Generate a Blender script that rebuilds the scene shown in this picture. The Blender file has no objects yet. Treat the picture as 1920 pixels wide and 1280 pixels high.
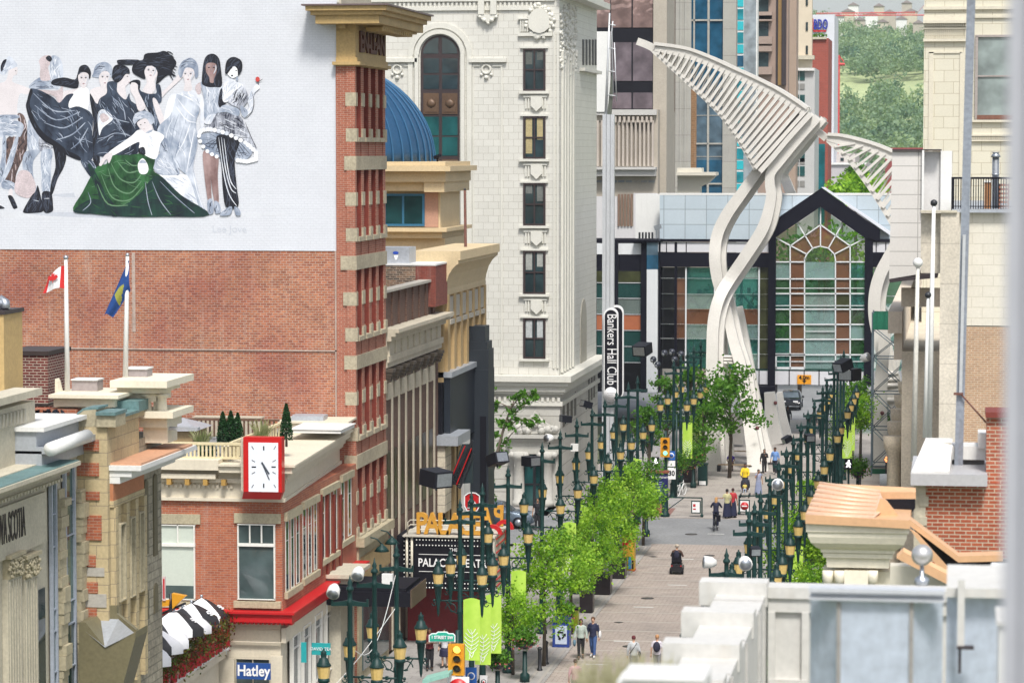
import bpy,math,random
from mathutils import Vector,Matrix
S=bpy.context.scene
COL=S.collection
R=math.radians
# ------------------------------------------------------------------ camera
F,HC=5500.0,21.5
TH=math.atan(355/F)
PSI=math.atan(840*math.cos(TH)/F)
FWD=Vector((-math.sin(PSI)*math.cos(TH),math.cos(PSI)*math.cos(TH),-math.sin(TH)))
RGT=Vector((math.cos(PSI),math.sin(PSI),0))
UPV=RGT.cross(FWD)
CAM=Vector((0,0,HC))
def ray(x,y):return FWD+RGT*((x-960)/F)+UPV*((640-y)/F)
def PY(x,y,Y):d=ray(x,y); return CAM+d*(Y/d.y)
def PX(x,y,X):d=ray(x,y); return CAM+d*(X/d.x)
def PZ(x,y,Z=0.0):d=ray(x,y); return CAM+d*((Z-HC)/d.z)
def pix(p):
 v=Vector(p)-CAM; k=v.dot(FWD)
 return(960+F*v.dot(RGT)/k,640-F*v.dot(UPV)/k)
cd=bpy.data.cameras.new('camera'); co=bpy.data.objects.new('camera',cd); COL.objects.link(co)
co.location=CAM; co.rotation_euler=(R(90)-TH,0,PSI)
cd.sensor_width=36; cd.lens=36*F/1920; cd.clip_start=.5; cd.clip_end=20000
cd.dof.use_dof=True; cd.dof.focus_distance=135; cd.dof.aperture_fstop=2.6
S.camera=co
# ------------------------------------------------------------------ mesh builder
class MB:
 def __init__(s):s.v=[]; s.f=[]; s.m=[]; s.s=[]; s.mi=0; s.smooth=False
 def add(s,vs,fs):
  b=len(s.v); s.v+=[tuple(p)for p in vs]
  for f in fs:s.f.append([b+i for i in f]); s.m.append(s.mi); s.s.append(s.smooth)
  return s
 def box(s,x0,x1,y0,y1,z0,z1):
  if x0>x1:x0,x1=x1,x0
  if y0>y1:y0,y1=y1,y0
  if z0>z1:z0,z1=z1,z0
  return s.add([(x0,y0,z0),(x1,y0,z0),(x1,y1,z0),(x0,y1,z0),(x0,y0,z1),(x1,y0,z1),(x1,y1,z1),(x0,y1,z1)],
[(0,3,2,1),(4,5,6,7),(0,1,5,4),(1,2,6,5),(2,3,7,6),(3,0,4,7)])
 def poly(s,pts):return s.add(pts,[list(range(len(pts)))])
 def prism(s,pts,vec):
  n=len(pts); v=Vector(vec); a=[Vector(p)for p in pts]
  return s.add(a+[p+v for p in a],[list(range(n))[::-1],list(range(n,2*n))]+
[(i,(i+1)%n,n+(i+1)%n,n+i)for i in range(n)])
 def tube(s,pts,r,n=8,cap=True):
  P=[Vector(p)for p in pts]; k=len(P)
  if not isinstance(r,(list,tuple)):r=[r]*k
  vs=[]; last=None
  for i in range(k):
   t=(P[min(i+1,k-1)]-P[max(i-1,0)])
   t=t.normalized()if t.length>1e-9 else Vector((0,0,1))
   a=last if last is not None else(Vector((1,0,0))if abs(t.x)<.9 else Vector((0,1,0)))
   a=(a-t*a.dot(t)); a.normalize(); b=t.cross(a); last=a
   for j in range(n):
    q=2*math.pi*j/n
    vs.append(P[i]+(a*math.cos(q)+b*math.sin(q))*r[i])
  fs=[(i*n+j,i*n+(j+1)%n,(i+1)*n+(j+1)%n,(i+1)*n+j)for i in range(k-1)for j in range(n)]
  if cap:fs+=[list(range(n))[::-1],list(range((k-1)*n,k*n))]
  sm=s.smooth; s.smooth=n>5; s.add(vs,fs); s.smooth=sm
  return s
 def lathe(s,c,prof,n=12,smooth=True,sx=1,sy=1,rot=0):
  vs=[]; c=Vector(c)
  for(r,z)in prof:
   for j in range(n):
    q=2*math.pi*j/n+rot
    vs.append(c+Vector((r*math.cos(q)*sx,r*math.sin(q)*sy,z)))
  k=len(prof)
  fs=[(i*n+j,i*n+(j+1)%n,(i+1)*n+(j+1)%n,(i+1)*n+j)for i in range(k-1)for j in range(n)]
  fs+=[list(range(n))[::-1],list(range((k-1)*n,k*n))]
  sm=s.smooth; s.smooth=smooth; s.add(vs,fs); s.smooth=sm
  return s
 def ball(s,c,r,n=12,k=8,sx=1,sy=1,sz=1):
  return s.lathe(c,[(max(r*math.sin(math.pi*i/k),r*.02),-r*sz*math.cos(math.pi*i/k))for i in range(k+1)],n,True,sx,sy)
 def beam(s,a,b,w,h,up=(0,0,1)):
  a,b=Vector(a),Vector(b); t=(b-a).normalized(); u=Vector(up)
  if abs(t.dot(u))>.98:u=Vector((0,1,0))
  sd=t.cross(u).normalized()*(w/2); u=sd.cross(t).normalized()*(h/2)
  return s.add([a-sd-u,a+sd-u,a+sd+u,a-sd+u,b-sd-u,b+sd-u,b+sd+u,b-sd+u],
[(0,3,2,1),(4,5,6,7),(0,1,5,4),(1,2,6,5),(2,3,7,6),(3,0,4,7)])
 def sweep(s,rings):
  n=len(rings[0]); k=len(rings)
  return s.add([p for r in rings for p in r],[(i*n+j,i*n+(j+1)%n,(i+1)*n+(j+1)%n,(i+1)*n+j)for i in range(k-1)for j in range(n)]
+[list(range(n))[::-1],list(range((k-1)*n,k*n))])
 def fr(s,x0,y0,x1,y1,Y,d=.1,back=0.0):
  a=PY(x0,y0,Y); b=PY(x1,y1,Y); return s.box(a.x,b.x,Y-d,Y+back,a.z,b.z)
 def ob(s,x0,y0,x1,y1,X,d=.1,back=0.0,ref=None):
  rx=x0 if ref is None else ref
  za=PX(rx,y0,X).z; zb=PX(rx,y1,X).z
  return s.box(X-back,X+d,PX(x0,640,X).y,PX(x1,640,X).y,za,zb)
 def leaves(s,c,rad,n,size,seed=0,sq=1.0,shell=.55):
  rnd=random.Random(seed)
  for i in range(n):
   while True:
    d=Vector((rnd.uniform(-1,1),rnd.uniform(-1,1),rnd.uniform(-1,1)))
    if .05<d.length<=1:break
   d=d.normalized()*(shell+(1-shell)*rnd.random())*rnd.uniform(.75,1.08)
   p=Vector(c)+Vector((d.x*rad[0],d.y*rad[1],d.z*rad[2]))
   s.leaf(p,size*rnd.uniform(.6,1.3),rnd)
  return s
 def leaf(s,p,z,rnd):
  a=Vector((rnd.gauss(0,1),rnd.gauss(0,1),rnd.gauss(0,1))).normalized()
  b=a.orthogonal().normalized(); q=rnd.uniform(0,6.28)
  b=(Matrix.Rotation(q,3,a)@b); c=a.cross(b)
  s.add([p-b*z,p+c*z*.55,p+b*z,p-c*z*.55],[(0,1,2,3)])
def org(o):
 v=Vector((0,0,0))
 while o is not None:v+=o.location; o=o.parent
 return v
def tag(o,label,cat,group=None,kind=None):
 o['label']=label
 o['category']=cat
 if group:o['group']=group
 if kind:o['kind']=kind
 return o
def T(name,label,cat,loc=(0,0,0),group=None):
 o=bpy.data.objects.new(name,None); COL.objects.link(o); o.location=loc; o.empty_display_size=.2
 return tag(o,label,cat,group)
def pieces(mb,tol=.03):
 par=list(range(len(mb.v)))
 def find(a):
  while par[a]!=a:par[a]=par[par[a]]; a=par[a]
  return a
 for f in mb.f:
  for k in f[1:]:par[find(k)]=find(f[0])
 comp={}
 for i,f in enumerate(mb.f):comp.setdefault(find(f[0]),[]).append(i)
 L=[]
 for fs in comp.values():
  P=[mb.v[k]for i in fs for k in mb.f[i]]
  L.append([fs,[min(p[c]for p in P)-tol for c in range(3)],[max(p[c]for p in P)+tol for c in range(3)]])
 go=True
 while go:
  go=False
  for i in range(len(L)):
   j=i+1
   while j<len(L):
    if all(L[i][1][c]<=L[j][2][c]and L[j][1][c]<=L[i][2][c]for c in range(3)):
     L[i][0]+=L[j][0]; L[i][1]=[min(a,b)for a,b in zip(L[i][1],L[j][1])]; L[i][2]=[max(a,b)for a,b in zip(L[i][2],L[j][2])]; L.pop(j); go=True
    else:j+=1
 out=[]
 for fs,_,_ in L:
  m=MB(); mp={}
  for i in fs:
   g=[]
   for k in mb.f[i]:
    if k not in mp:mp[k]=len(m.v); m.v.append(mb.v[k])
    g.append(mp[k])
   m.f.append(g); m.m.append(mb.m[i]); m.s.append(mb.s[i])
  out.append(m)
 return out
def OS(name,mb,mats,parent,label=None,tol=.03):
 return[O(name,m,mats,parent,label,False)for m in pieces(mb,tol)]
KEEP=('crown','foliage','flower','print','figure','graffiti','planting','lettering','bulb','garland','carved','hillside','fluting','glazing','emblem','slats')
def O(name,mb,mats,parent=None,label=None,split=True):
 if split and parent is not None and len(mb.f)<4000 and not any(k in name for k in KEEP):
  ps=pieces(mb)
  if 1<len(ps)<=60:return[O(name,m,mats,parent,label,False)for m in ps][0]
 if not isinstance(mats,(list,tuple)):mats=[mats]
 me=bpy.data.meshes.new(name)
 if parent is None:
  xs=[v[0]for v in mb.v]; ys=[v[1]for v in mb.v]
  og=Vector(((min(xs)+max(xs))/2,(min(ys)+max(ys))/2,min(v[2]for v in mb.v)))
 else:og=org(parent)
 me.from_pydata([(v[0]-og.x,v[1]-og.y,v[2]-og.z)for v in mb.v],[],mb.f)
 for m in mats:me.materials.append(m)
 me.polygons.foreach_set('material_index',mb.m); me.polygons.foreach_set('use_smooth',mb.s)
 me.update()
 o=bpy.data.objects.new(name,me); COL.objects.link(o)
 if parent is None:o.location=og
 else:o.parent=parent
 if label:o['label']=label
 return o
def dup(root,loc,rz=0,label=None,group=None,scale=None):
 r=root.copy(); COL.objects.link(r); r.location=loc; r.rotation_euler=(0,0,rz)
 if scale:r.scale=(scale,)*3
 if label:r['label']=label
 if group:r['group']=group
 for ch in list(root.children):
  c=ch.copy(); COL.objects.link(c); c.parent=r
  for g in list(ch.children):
   d=g.copy(); COL.objects.link(d); d.parent=c
 return r
def text_mesh(txt,size,ext,sx=1.0,space=1.0,bold=0.0):
 c=bpy.data.curves.new('lettering','FONT'); c.body=txt; c.size=size; c.extrude=ext; c.offset=bold
 c.align_x='CENTER'; c.align_y='CENTER'; c.space_character=space; c.resolution_u=3
 o=bpy.data.objects.new('lettering',c); me=bpy.data.meshes.new_from_object(o)
 bpy.data.objects.remove(o); bpy.data.curves.remove(c)
 for v in me.vertices:v.co.x*=sx
 return me
def lettering(txt,size,pos,mat,parent,ux=(1,0,0),uy=(0,0,1),ext=.02,sx=1.0,name='lettering',space=1.0,bold=0.0):
 me=text_mesh(txt,size,ext,sx,space,bold)
 ux=Vector(ux).normalized(); uy=Vector(uy).normalized(); uz=ux.cross(uy)
 M=Matrix((ux,uy,uz)).transposed(); og=org(parent)
 for v in me.vertices:v.co=M@v.co+Vector(pos)-og
 me.materials.append(mat); o=bpy.data.objects.new(name,me); COL.objects.link(o); o.parent=parent
 return o
 # ------------------------------------------------------------------ materials
def newmat(name):
 m=bpy.data.materials.new(name); m.use_nodes=True
 nt=m.node_tree; b=nt.nodes['Principled BSDF']
 return m,nt,b
def N(nt,t,**k):
 n=nt.nodes.new(t)
 for a,v in k.items():
  if a in n.inputs:n.inputs[a].default_value=v
  else:setattr(n,a,v)
 return n
def mixc(nt,fac,a,b,mode='MIX'):
 n=nt.nodes.new('ShaderNodeMix'); n.data_type='RGBA'; n.blend_type=mode
 for i,v in((0,fac),(6,a),(7,b)):
  if hasattr(v,'links'):nt.links.new(v,n.inputs[i])
  else:n.inputs[i].default_value=v if i==0 else(*v[:3],1)
 return n.outputs[2]
def ramp(nt,src,lo,hi):
 n=nt.nodes.new('ShaderNodeMapRange'); n.inputs[1].default_value=lo; n.inputs[2].default_value=hi
 nt.links.new(src,n.inputs[0]); return n.outputs[0]
def wallcoord(nt):
 tc=nt.nodes.new('ShaderNodeTexCoord'); sp=nt.nodes.new('ShaderNodeSeparateXYZ'); nt.links.new(tc.outputs['Object'],sp.inputs[0])
 ad=N(nt,'ShaderNodeMath',operation='ADD'); nt.links.new(sp.outputs[0],ad.inputs[0]); nt.links.new(sp.outputs[1],ad.inputs[1])
 cb=nt.nodes.new('ShaderNodeCombineXYZ'); nt.links.new(ad.outputs[0],cb.inputs[0]); nt.links.new(sp.outputs[2],cb.inputs[1])
 return tc.outputs['Object'],cb.outputs[0]
def weather(nt,col,obj,var,streak=.0,stain=(.25,.22,.18),sc=1.0):
 n1=N(nt,'ShaderNodeTexNoise',Scale=.7*sc,Detail=5,Roughness=.62); nt.links.new(obj,n1.inputs['Vector'])
 n2=N(nt,'ShaderNodeTexNoise',Scale=11.0*sc,Detail=3); nt.links.new(obj,n2.inputs['Vector'])
 ad=N(nt,'ShaderNodeMath',operation='ADD'); nt.links.new(n1.outputs[0],ad.inputs[0]); nt.links.new(n2.outputs[0],ad.inputs[1])
 f=ramp(nt,ad.outputs[0],.7,1.3)
 dk=mixc(nt,1.0,col,(1-var,)*3,'MULTIPLY'); lt=mixc(nt,1.0,col,(1+var*.55,)*3,'MULTIPLY')
 c=mixc(nt,f,dk,lt)
 if streak:
  mp=nt.nodes.new('ShaderNodeMapping'); mp.inputs['Scale'].default_value=(2.2,2.2,.16); nt.links.new(obj,mp.inputs[0])
  n3=N(nt,'ShaderNodeTexNoise',Scale=1.6,Detail=6,Roughness=.7); nt.links.new(mp.outputs[0],n3.inputs['Vector'])
  g=ramp(nt,n3.outputs[0],.55,.78)
  ml=N(nt,'ShaderNodeMath',operation='MULTIPLY'); ml.inputs[1].default_value=streak; nt.links.new(g,ml.inputs[0])
  c=mixc(nt,ml.outputs[0],c,stain)
 return c
MATS={}
def plain(name,col,rough=.6,metal=0.0,var=.18,streak=0.0,bump=.0,bs=30,sc=1.0,stain=(.25,.22,.18),spec=None):
 m,nt,b=newmat(name); obj=nt.nodes.new('ShaderNodeTexCoord').outputs['Object']
 c=weather(nt,mixc(nt,0.0,col,col),obj,var,streak,stain,sc)
 nt.links.new(c,b.inputs['Base Color']); b.inputs['Roughness'].default_value=rough; b.inputs['Metallic'].default_value=metal
 if spec is not None:b.inputs['Specular IOR Level'].default_value=spec
 if bump:
  n=N(nt,'ShaderNodeTexNoise',Scale=bs,Detail=4); nt.links.new(obj,n.inputs['Vector'])
  bp=N(nt,'ShaderNodeBump',Strength=bump,Distance=.02); nt.links.new(n.outputs[0],bp.inputs['Height']); nt.links.new(bp.outputs[0],b.inputs['Normal'])
 return m
def brick(name,c1,c2,mortar,bw=.24,bh=.085,ms=.012,var=.2,streak=.25,stain=(.5,.42,.36),bump=.4,rough=.85,offset=.5,tint=None,bias=0.0):
 m,nt,b=newmat(name); obj,uv=wallcoord(nt)
 t=nt.nodes.new('ShaderNodeTexBrick'); t.offset=offset; nt.links.new(uv,t.inputs['Vector'])
 t.inputs['Color1'].default_value=(*c1,1); t.inputs['Color2'].default_value=(*c2,1); t.inputs['Mortar'].default_value=(*mortar,1)
 t.inputs['Scale'].default_value=1; t.inputs['Brick Width'].default_value=bw; t.inputs['Row Height'].default_value=bh
 t.inputs['Mortar Size'].default_value=ms; t.inputs['Mortar Smooth'].default_value=.2; t.inputs['Bias'].default_value=bias
 c=t.outputs['Color']
 if tint:
  n=N(nt,'ShaderNodeTexNoise',Scale=.35,Detail=4); nt.links.new(obj,n.inputs['Vector'])
  c=mixc(nt,ramp(nt,n.outputs[0],.45,.65),c,mixc(nt,1.0,c,tint,'MULTIPLY'))
 c=weather(nt,c,obj,var,streak,stain)
 nt.links.new(c,b.inputs['Base Color']); b.inputs['Roughness'].default_value=rough
 if bump:
  bp=N(nt,'ShaderNodeBump',Strength=bump,Distance=.015); bp.invert=True
  nt.links.new(t.outputs['Fac'],bp.inputs['Height']); nt.links.new(bp.outputs[0],b.inputs['Normal'])
 return m
def glass(name,col,rough=.06,wob=.02,metal=0.0,spec=.8):
 m,nt,b=newmat(name); obj=nt.nodes.new('ShaderNodeTexCoord').outputs['Object']
 n1=N(nt,'ShaderNodeTexNoise',Scale=.9,Detail=3); nt.links.new(obj,n1.inputs['Vector'])
 c=mixc(nt,ramp(nt,n1.outputs[0],.35,.7),tuple(v*.62 for v in col),tuple(min(v*1.22,1)for v in col))
 nt.links.new(c,b.inputs['Base Color']); b.inputs['Roughness'].default_value=rough; b.inputs['Metallic'].default_value=metal
 b.inputs['Specular IOR Level'].default_value=spec
 n=N(nt,'ShaderNodeTexNoise',Scale=1.3,Detail=1); nt.links.new(obj,n.inputs['Vector'])
 bp=N(nt,'ShaderNodeBump',Strength=wob*4,Distance=.05); nt.links.new(n.outputs[0],bp.inputs['Height']); nt.links.new(bp.outputs[0],b.inputs['Normal'])
 return m
def seeglass(name,col,k=.66):
 m,nt,b=newmat(name); obj=nt.nodes.new('ShaderNodeTexCoord').outputs['Object']; out=nt.nodes['Material Output']
 n1=N(nt,'ShaderNodeTexNoise',Scale=.6,Detail=2,Roughness=.5); nt.links.new(obj,n1.inputs['Vector'])
 c=mixc(nt,ramp(nt,n1.outputs[0],.3,.7),tuple(v*.8 for v in col),tuple(min(v*1.15,1)for v in col)); nt.links.new(c,b.inputs['Base Color']); b.inputs['Roughness'].default_value=.05; b.inputs['Specular IOR Level'].default_value=.9
 t=nt.nodes.new('ShaderNodeBsdfTransparent'); t.inputs[0].default_value=(*[min(1,.35+v*2)for v in col],1); x=nt.nodes.new('ShaderNodeMixShader'); x.inputs[0].default_value=k
 nt.links.new(b.outputs[0],x.inputs[1]); nt.links.new(t.outputs[0],x.inputs[2]); nt.links.new(x.outputs[0],out.inputs[0]); return m
def foliage(name,ca,cb,sc=1.5,trans=.35):
 m,nt,b=newmat(name); nt.nodes.remove(b); out=nt.nodes['Material Output']
 obj=nt.nodes.new('ShaderNodeTexCoord').outputs['Object']
 n1=N(nt,'ShaderNodeTexNoise',Scale=sc,Detail=4); nt.links.new(obj,n1.inputs['Vector'])
 c=mixc(nt,ramp(nt,n1.outputs[0],.36,.64),ca,cb)
 d=N(nt,'ShaderNodeBsdfPrincipled',Roughness=.5); nt.links.new(c,d.inputs['Base Color']); d.inputs['Specular IOR Level'].default_value=.25
 t=nt.nodes.new('ShaderNodeBsdfTranslucent'); nt.links.new(mixc(nt,1.0,c,(1.3,1.35,.6),'MULTIPLY'),t.inputs[0])
 x=nt.nodes.new('ShaderNodeMixShader'); x.inputs[0].default_value=trans
 nt.links.new(d.outputs[0],x.inputs[1]); nt.links.new(t.outputs[0],x.inputs[2]); nt.links.new(x.outputs[0],out.inputs[0])
 return m
def emit(name,col,k):
 m,nt,b=newmat(name); b.inputs['Base Color'].default_value=(*col,1); b.inputs['Emission Color'].default_value=(*col,1); b.inputs['Emission Strength'].default_value=k
 return m
def paintfold(name,ca,cb,sc=9,dist=5,rot=0.4):
 m,nt,b=newmat(name); obj,uv=wallcoord(nt)
 mp=nt.nodes.new('ShaderNodeMapping'); mp.inputs['Rotation'].default_value=(0,0,rot); nt.links.new(uv,mp.inputs[0])
 mp.inputs['Scale'].default_value=(sc*.22,sc*.05,1)
 w=N(nt,'ShaderNodeTexNoise',Scale=1.0,Detail=6,Roughness=.6); w.inputs['Distortion'].default_value=dist*.12; nt.links.new(mp.outputs[0],w.inputs['Vector'])
 n=N(nt,'ShaderNodeTexNoise',Scale=1.4,Detail=4,Roughness=.6); nt.links.new(obj,n.inputs['Vector'])
 ml=N(nt,'ShaderNodeMath',operation='ADD'); nt.links.new(w.outputs[0],ml.inputs[0]); nt.links.new(n.outputs[0],ml.inputs[1])
 c=mixc(nt,ramp(nt,ml.outputs[0],.78,1.22),ca,cb)
 nt.links.new(c,b.inputs['Base Color']); b.inputs['Roughness'].default_value=.85
 return m
 # shared palette
M_cream=plain('cream_painted_trim',(.66,.60,.48),.65,var=.14,streak=.22)
M_white=plain('white_paint',(.70,.70,.68),.5,var=.08,streak=.14)
M_stone=plain('sandstone_block',(.42,.37,.25),.85,var=.28,streak=.35,stain=(.2,.18,.14),bump=.5,bs=18)
M_stonel=plain('pale_limestone',(.50,.46,.36),.85,var=.2,streak=.3,bump=.4,bs=14)
M_dark=plain('dark_metal',(.018,.02,.025),.45,var=.3)
M_black=plain('black_paint',(.006,.006,.011),.6,var=.3,spec=.25)
M_glassd=glass('dark_window_glass',(.03,.05,.055))
M_glassg=glass('green_window_glass',(.018,.09,.09))
M_frameb=plain('dark_bronze_frame',(.035,.025,.028),.5)
M_green=plain('dark_green_post_paint',(.005,.034,.031),.5,var=.35,spec=.35)
M_steel=plain('galvanised_steel',(.42,.45,.49),.38,.8,var=.2)
M_greym=plain('grey_sheet_metal',(.40,.43,.47),.45,.3,var=.15,streak=.2)
M_roofgrey=plain('grey_roof_membrane',(.22,.23,.24),.9)
M_red=plain('red_paint',(.48,.012,.015),.4,var=.12)
M_redbrick=brick('red_brick',(.42,.125,.055),(.31,.08,.04),(.36,.26,.19),ms=.008,var=.2)
M_leafdark=foliage('dark_evergreen_needles',(.008,.03,.010),(.02,.07,.018),3,.1)
M_skin=[plain('light_skin',(.55,.33,.23),.5,var=.08),plain('brown_skin',(.18,.085,.05),.5,var=.08),plain('tan_skin',(.38,.21,.13),.5,var=.08)]
# ================================================================== LEFT SIDE OF THE STREET
XL=-24.0
def win(parent,x0,y0,x1,y1,Y,fm,gm,cols=(),rows=(),fw=3.0,d=.10,name='window',label=None):
 """sash window in a wall facing the camera; frame is the part, pane its sub-part. px units; cols/rows are fractions"""
 f=MB()
 f.fr(x0,y0,x1,y0+fw,Y,d); f.fr(x0,y1-fw,x1,y1,Y,d)
 f.fr(x0,y0+fw,x0+fw,y1-fw,Y,d); f.fr(x1-fw,y0+fw,x1,y1-fw,Y,d)
 for c in cols:q=x0+(x1-x0)*c; f.fr(q-fw*.4,y0+fw,q+fw*.4,y1-fw,Y,d*.8)
 for c in rows:
  q=y0+(y1-y0)*c; xs=[x0+fw]+[x0+(x1-x0)*k+s*fw*.4 for k in cols for s in(-1,1)]+[x1-fw]
  for i in range(0,len(xs),2):f.fr(xs[i],q-fw*.35,xs[i+1],q+fw*.35,Y,d*.8)
 w=O(name,f,fm,parent,label)
 g=MB(); g.fr(x0+fw*.5,y0+fw*.5,x1-fw*.5,y1-fw*.5,Y,d*.3)
 O('pane',g,gm,w); return w
def owin(parent,x0,y0,x1,y1,X,fm,gm,fw=1.2,d=.08,rows=(),name='window',ref=None):
 f=MB(); r=x0 if ref is None else ref
 f.ob(x0,y0,x1,y0+fw*1.5,X,d,ref=r); f.ob(x0,y1-fw*1.5,x1,y1,X,d,ref=r)
 f.ob(x0,y0+fw*1.5,x0+fw,y1-fw*1.5,X,d,ref=r); f.ob(x1-fw,y0+fw*1.5,x1,y1-fw*1.5,X,d,ref=r)
 for c in rows:q=y0+(y1-y0)*c; f.ob(x0+fw,q-fw*.6,x1-fw,q+fw*.6,X,d*.8,ref=r)
 w=O(name,f,fm,parent); g=MB(); g.ob(x0+fw*.5,y0+fw,x1-fw*.5,y1-fw,X,d*.3,ref=r); O('pane',g,gm,w); return w
 # ---------------------------------------------------------------- tall brick building with the mural
YM=PX(667,483,XL).y; YM2=PX(723.5,483,XL).y
M_muralbrick=brick('orange_red_brick',(.44,.165,.078),(.29,.092,.048),(.42,.32,.26),.24,.1,.012,var=.3,streak=.5,stain=(.50,.37,.30),tint=(.74,.60,.66))
M_muralwhite=brick('white_painted_brick',(.61,.63,.675),(.595,.615,.66),(.555,.575,.62),.24,.1,.014,var=.07,streak=.12,stain=(.58,.60,.64),bump=.25)
M_pier=brick('orange_brick_pier',(.37,.12,.07),(.29,.085,.05),(.40,.28,.21),.24,.085,.008,var=.2,streak=.25,stain=(.45,.3,.24))
M_reveal=plain('oxblood_painted_reveal',(.17,.025,.014),.7,var=.3)
M_tan=plain('ochre_painted_cornice',(.42,.29,.12),.65,var=.22,streak=.35,stain=(.2,.13,.06))
M_cap=plain('brown_metal_flashing',(.14,.10,.10),.5)
mur=T('brick_building','tall red brick building with white upper wall and mural of women in gowns','building',(XL-9,YM+3,0))
zt=PY(300,-60,YM).z
zsplit=PY(300,469,YM).z
xw=PY(632,400,YM).x; xl=PY(-700,400,YM).x
b=MB(); b.box(xl,xw,YM+.12,YM2,0,zt-2); O('wall',b,M_muralbrick,mur)
# painted field: 120 mm in front, white
b=MB(); b.box(xl,xw,YM+.09,YM+.119,zsplit,zt); mw=O('painted_field',b,M_muralwhite,mur,'white painted upper wall carrying the mural')
b=MB(); q0=PY(0,652,YM); q1=PY(632,658,YM); b.box(xl,xw,YM+.07,YM+.119,q1.z-.03,q1.z+.03)
b.box(xw-.12,xw-.02,YM+.07,YM+.119,0,zsplit); b.box(PY(246,500,YM).x,PY(252,500,YM).x,YM+.1,YM+.119,PY(0,620,YM).z,zsplit-.1)
OS('mortar_patch',b,plain('smeared_mortar',(.42,.33,.28),.9,var=.3),mur)
# pier and stone
pb=MB(); st=MB(); rv=MB(); sp=MB()
zbot=0; zc=PX(667,124,XL).z
pxl=PY(630.5,400,YM).x
rec=.36
pb.box(pxl,XL-rec,YM,YM2,0,zc)
slots=[(669.8,678.6),(683.4,692.6),(697.0,706.0),(710.4,719.6)]
edges=[667]+[e for s in slots for e in s]+[723.5]
def zr(y):return PX(667,y,XL).z
for i in range(0,len(edges),2):
 pb.box(XL-rec,XL,PX(edges[i],640,XL).y,PX(edges[i+1],640,XL).y,0,zc)
for s in slots:rv.box(XL-rec-.02,XL-rec+.02,PX(s[0],640,XL).y,PX(s[1],640,XL).y,PX(667,1040,XL).z,zc)
rvd=MB()
for s in slots:
 y1=PX(s[1],640,XL).y; rvd.box(XL-rec+.02,XL-.02,y1-.012,y1-.002,PX(667,1040,XL).z,zc)
for k in range(-1,4):
 y0=294+187*k
 front=[(y0-1,y0+25,0),(y0+67,y0+92,1),(y0+134,y0+159,2)]
 for(a,c,kind)in front:
  if k==-1 and kind==0:continue
  w=[646,648,649][kind]if k!=1 else[639,644,648][kind]
  za,zb=zr(a),zr(c)
  st.box(PY(w,a,YM).x,XL+.05,YM-.06,YM,zb,za)
  if kind==0:
   st.box(XL,XL+.05,YM,YM2+.02,zb,za); st.box(XL-rec,XL,YM,YM2,zb+.02,za-.02)
  else:
   for i in range(0,len(edges),2):
    st.box(XL,XL+(.05 if kind==1 else .08),PX(edges[i],640,XL).y,PX(edges[i+1],640,XL).y,zb,za)
   for s in slots:
    ya,yb=PX(s[0],640,XL).y,PX(s[1],640,XL).y
    st.box(XL-rec,XL-.16,ya,yb,zb,za)
    if kind==2:st.box(XL-.16,XL+.12,ya-.05,yb+.05,zb,zb+.18)
 sp.box(XL-rec,XL-.03,YM+.05,YM2-.05,zr(y0+187),zr(y0+159))
M_band=plain('buff_sandstone_band',(.40,.35,.25),.85,var=.3,streak=.35,stain=(.22,.2,.16),bump=.5,bs=10)
O('pier',pb,M_pier,mur); OS('stone_band',st,M_band,mur); OS('window_reveal',rvd,M_reveal,mur); OS('window',rv,plain('dark_red_window_board',(.06,.012,.01),.5),mur)
OS('spandrel',sp,M_pier,mur)
# cornice
def zz(y):return PY(667,y,YM).z
cb=MB()
def ring(dx,y_top,y_bot,frm=630.5):cb.box(PY(frm,100,YM).x,XL+dx,YM-dx,YM2+.05,zz(y_bot),zz(y_top))
ring(.10,108,124); ring(.24,116,122,625); ring(.02,44,108)
O('frieze',cb,M_tan,mur)
cb=MB()
for(dx,a,c,fx)in((1.15,30,46,600),(1.32,22,30,592),(1.5,13,22,584)):cb.box(PY(fx,30,YM).x,XL+dx,YM-dx*.75,YM2+2.6,zz(c),zz(a))
cb.box(XL+.1,XL+.95,YM+1.0,YM2+2.2,zz(50),zz(46))
for i in range(16):cb.box(XL+.25,XL+.95,YM+.9+i*.42,YM+1.12+i*.42,zz(57),zz(50))
cb.box(PY(640,46,YM).x,PY(652,46,YM).x,YM-.5,YM-.1,zz(54),zz(46))
cb.mi=1; cb.box(PY(577,30,YM).x,XL+1.6,YM-1.22,YM2+2.7,zz(13),zz(10))
O('cornice',cb,[M_tan,M_cap],mur)
pl=MB(); pl.box(PY(634,0,YM).x,XL-.6,YM+.2,YM2,zz(8),zz(-60)); O('parapet',pl,M_stonel,mur)
lt=MB()
lettering('EN-LEAN',1.15,(XL+.05,YM+3.25,zz(79)),plain('weathered_brown_letter',(.10,.035,.02),.7),mur,ux=(0,1,0),ext=.05,sx=1.22,bold=.03,space=.9)
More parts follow.
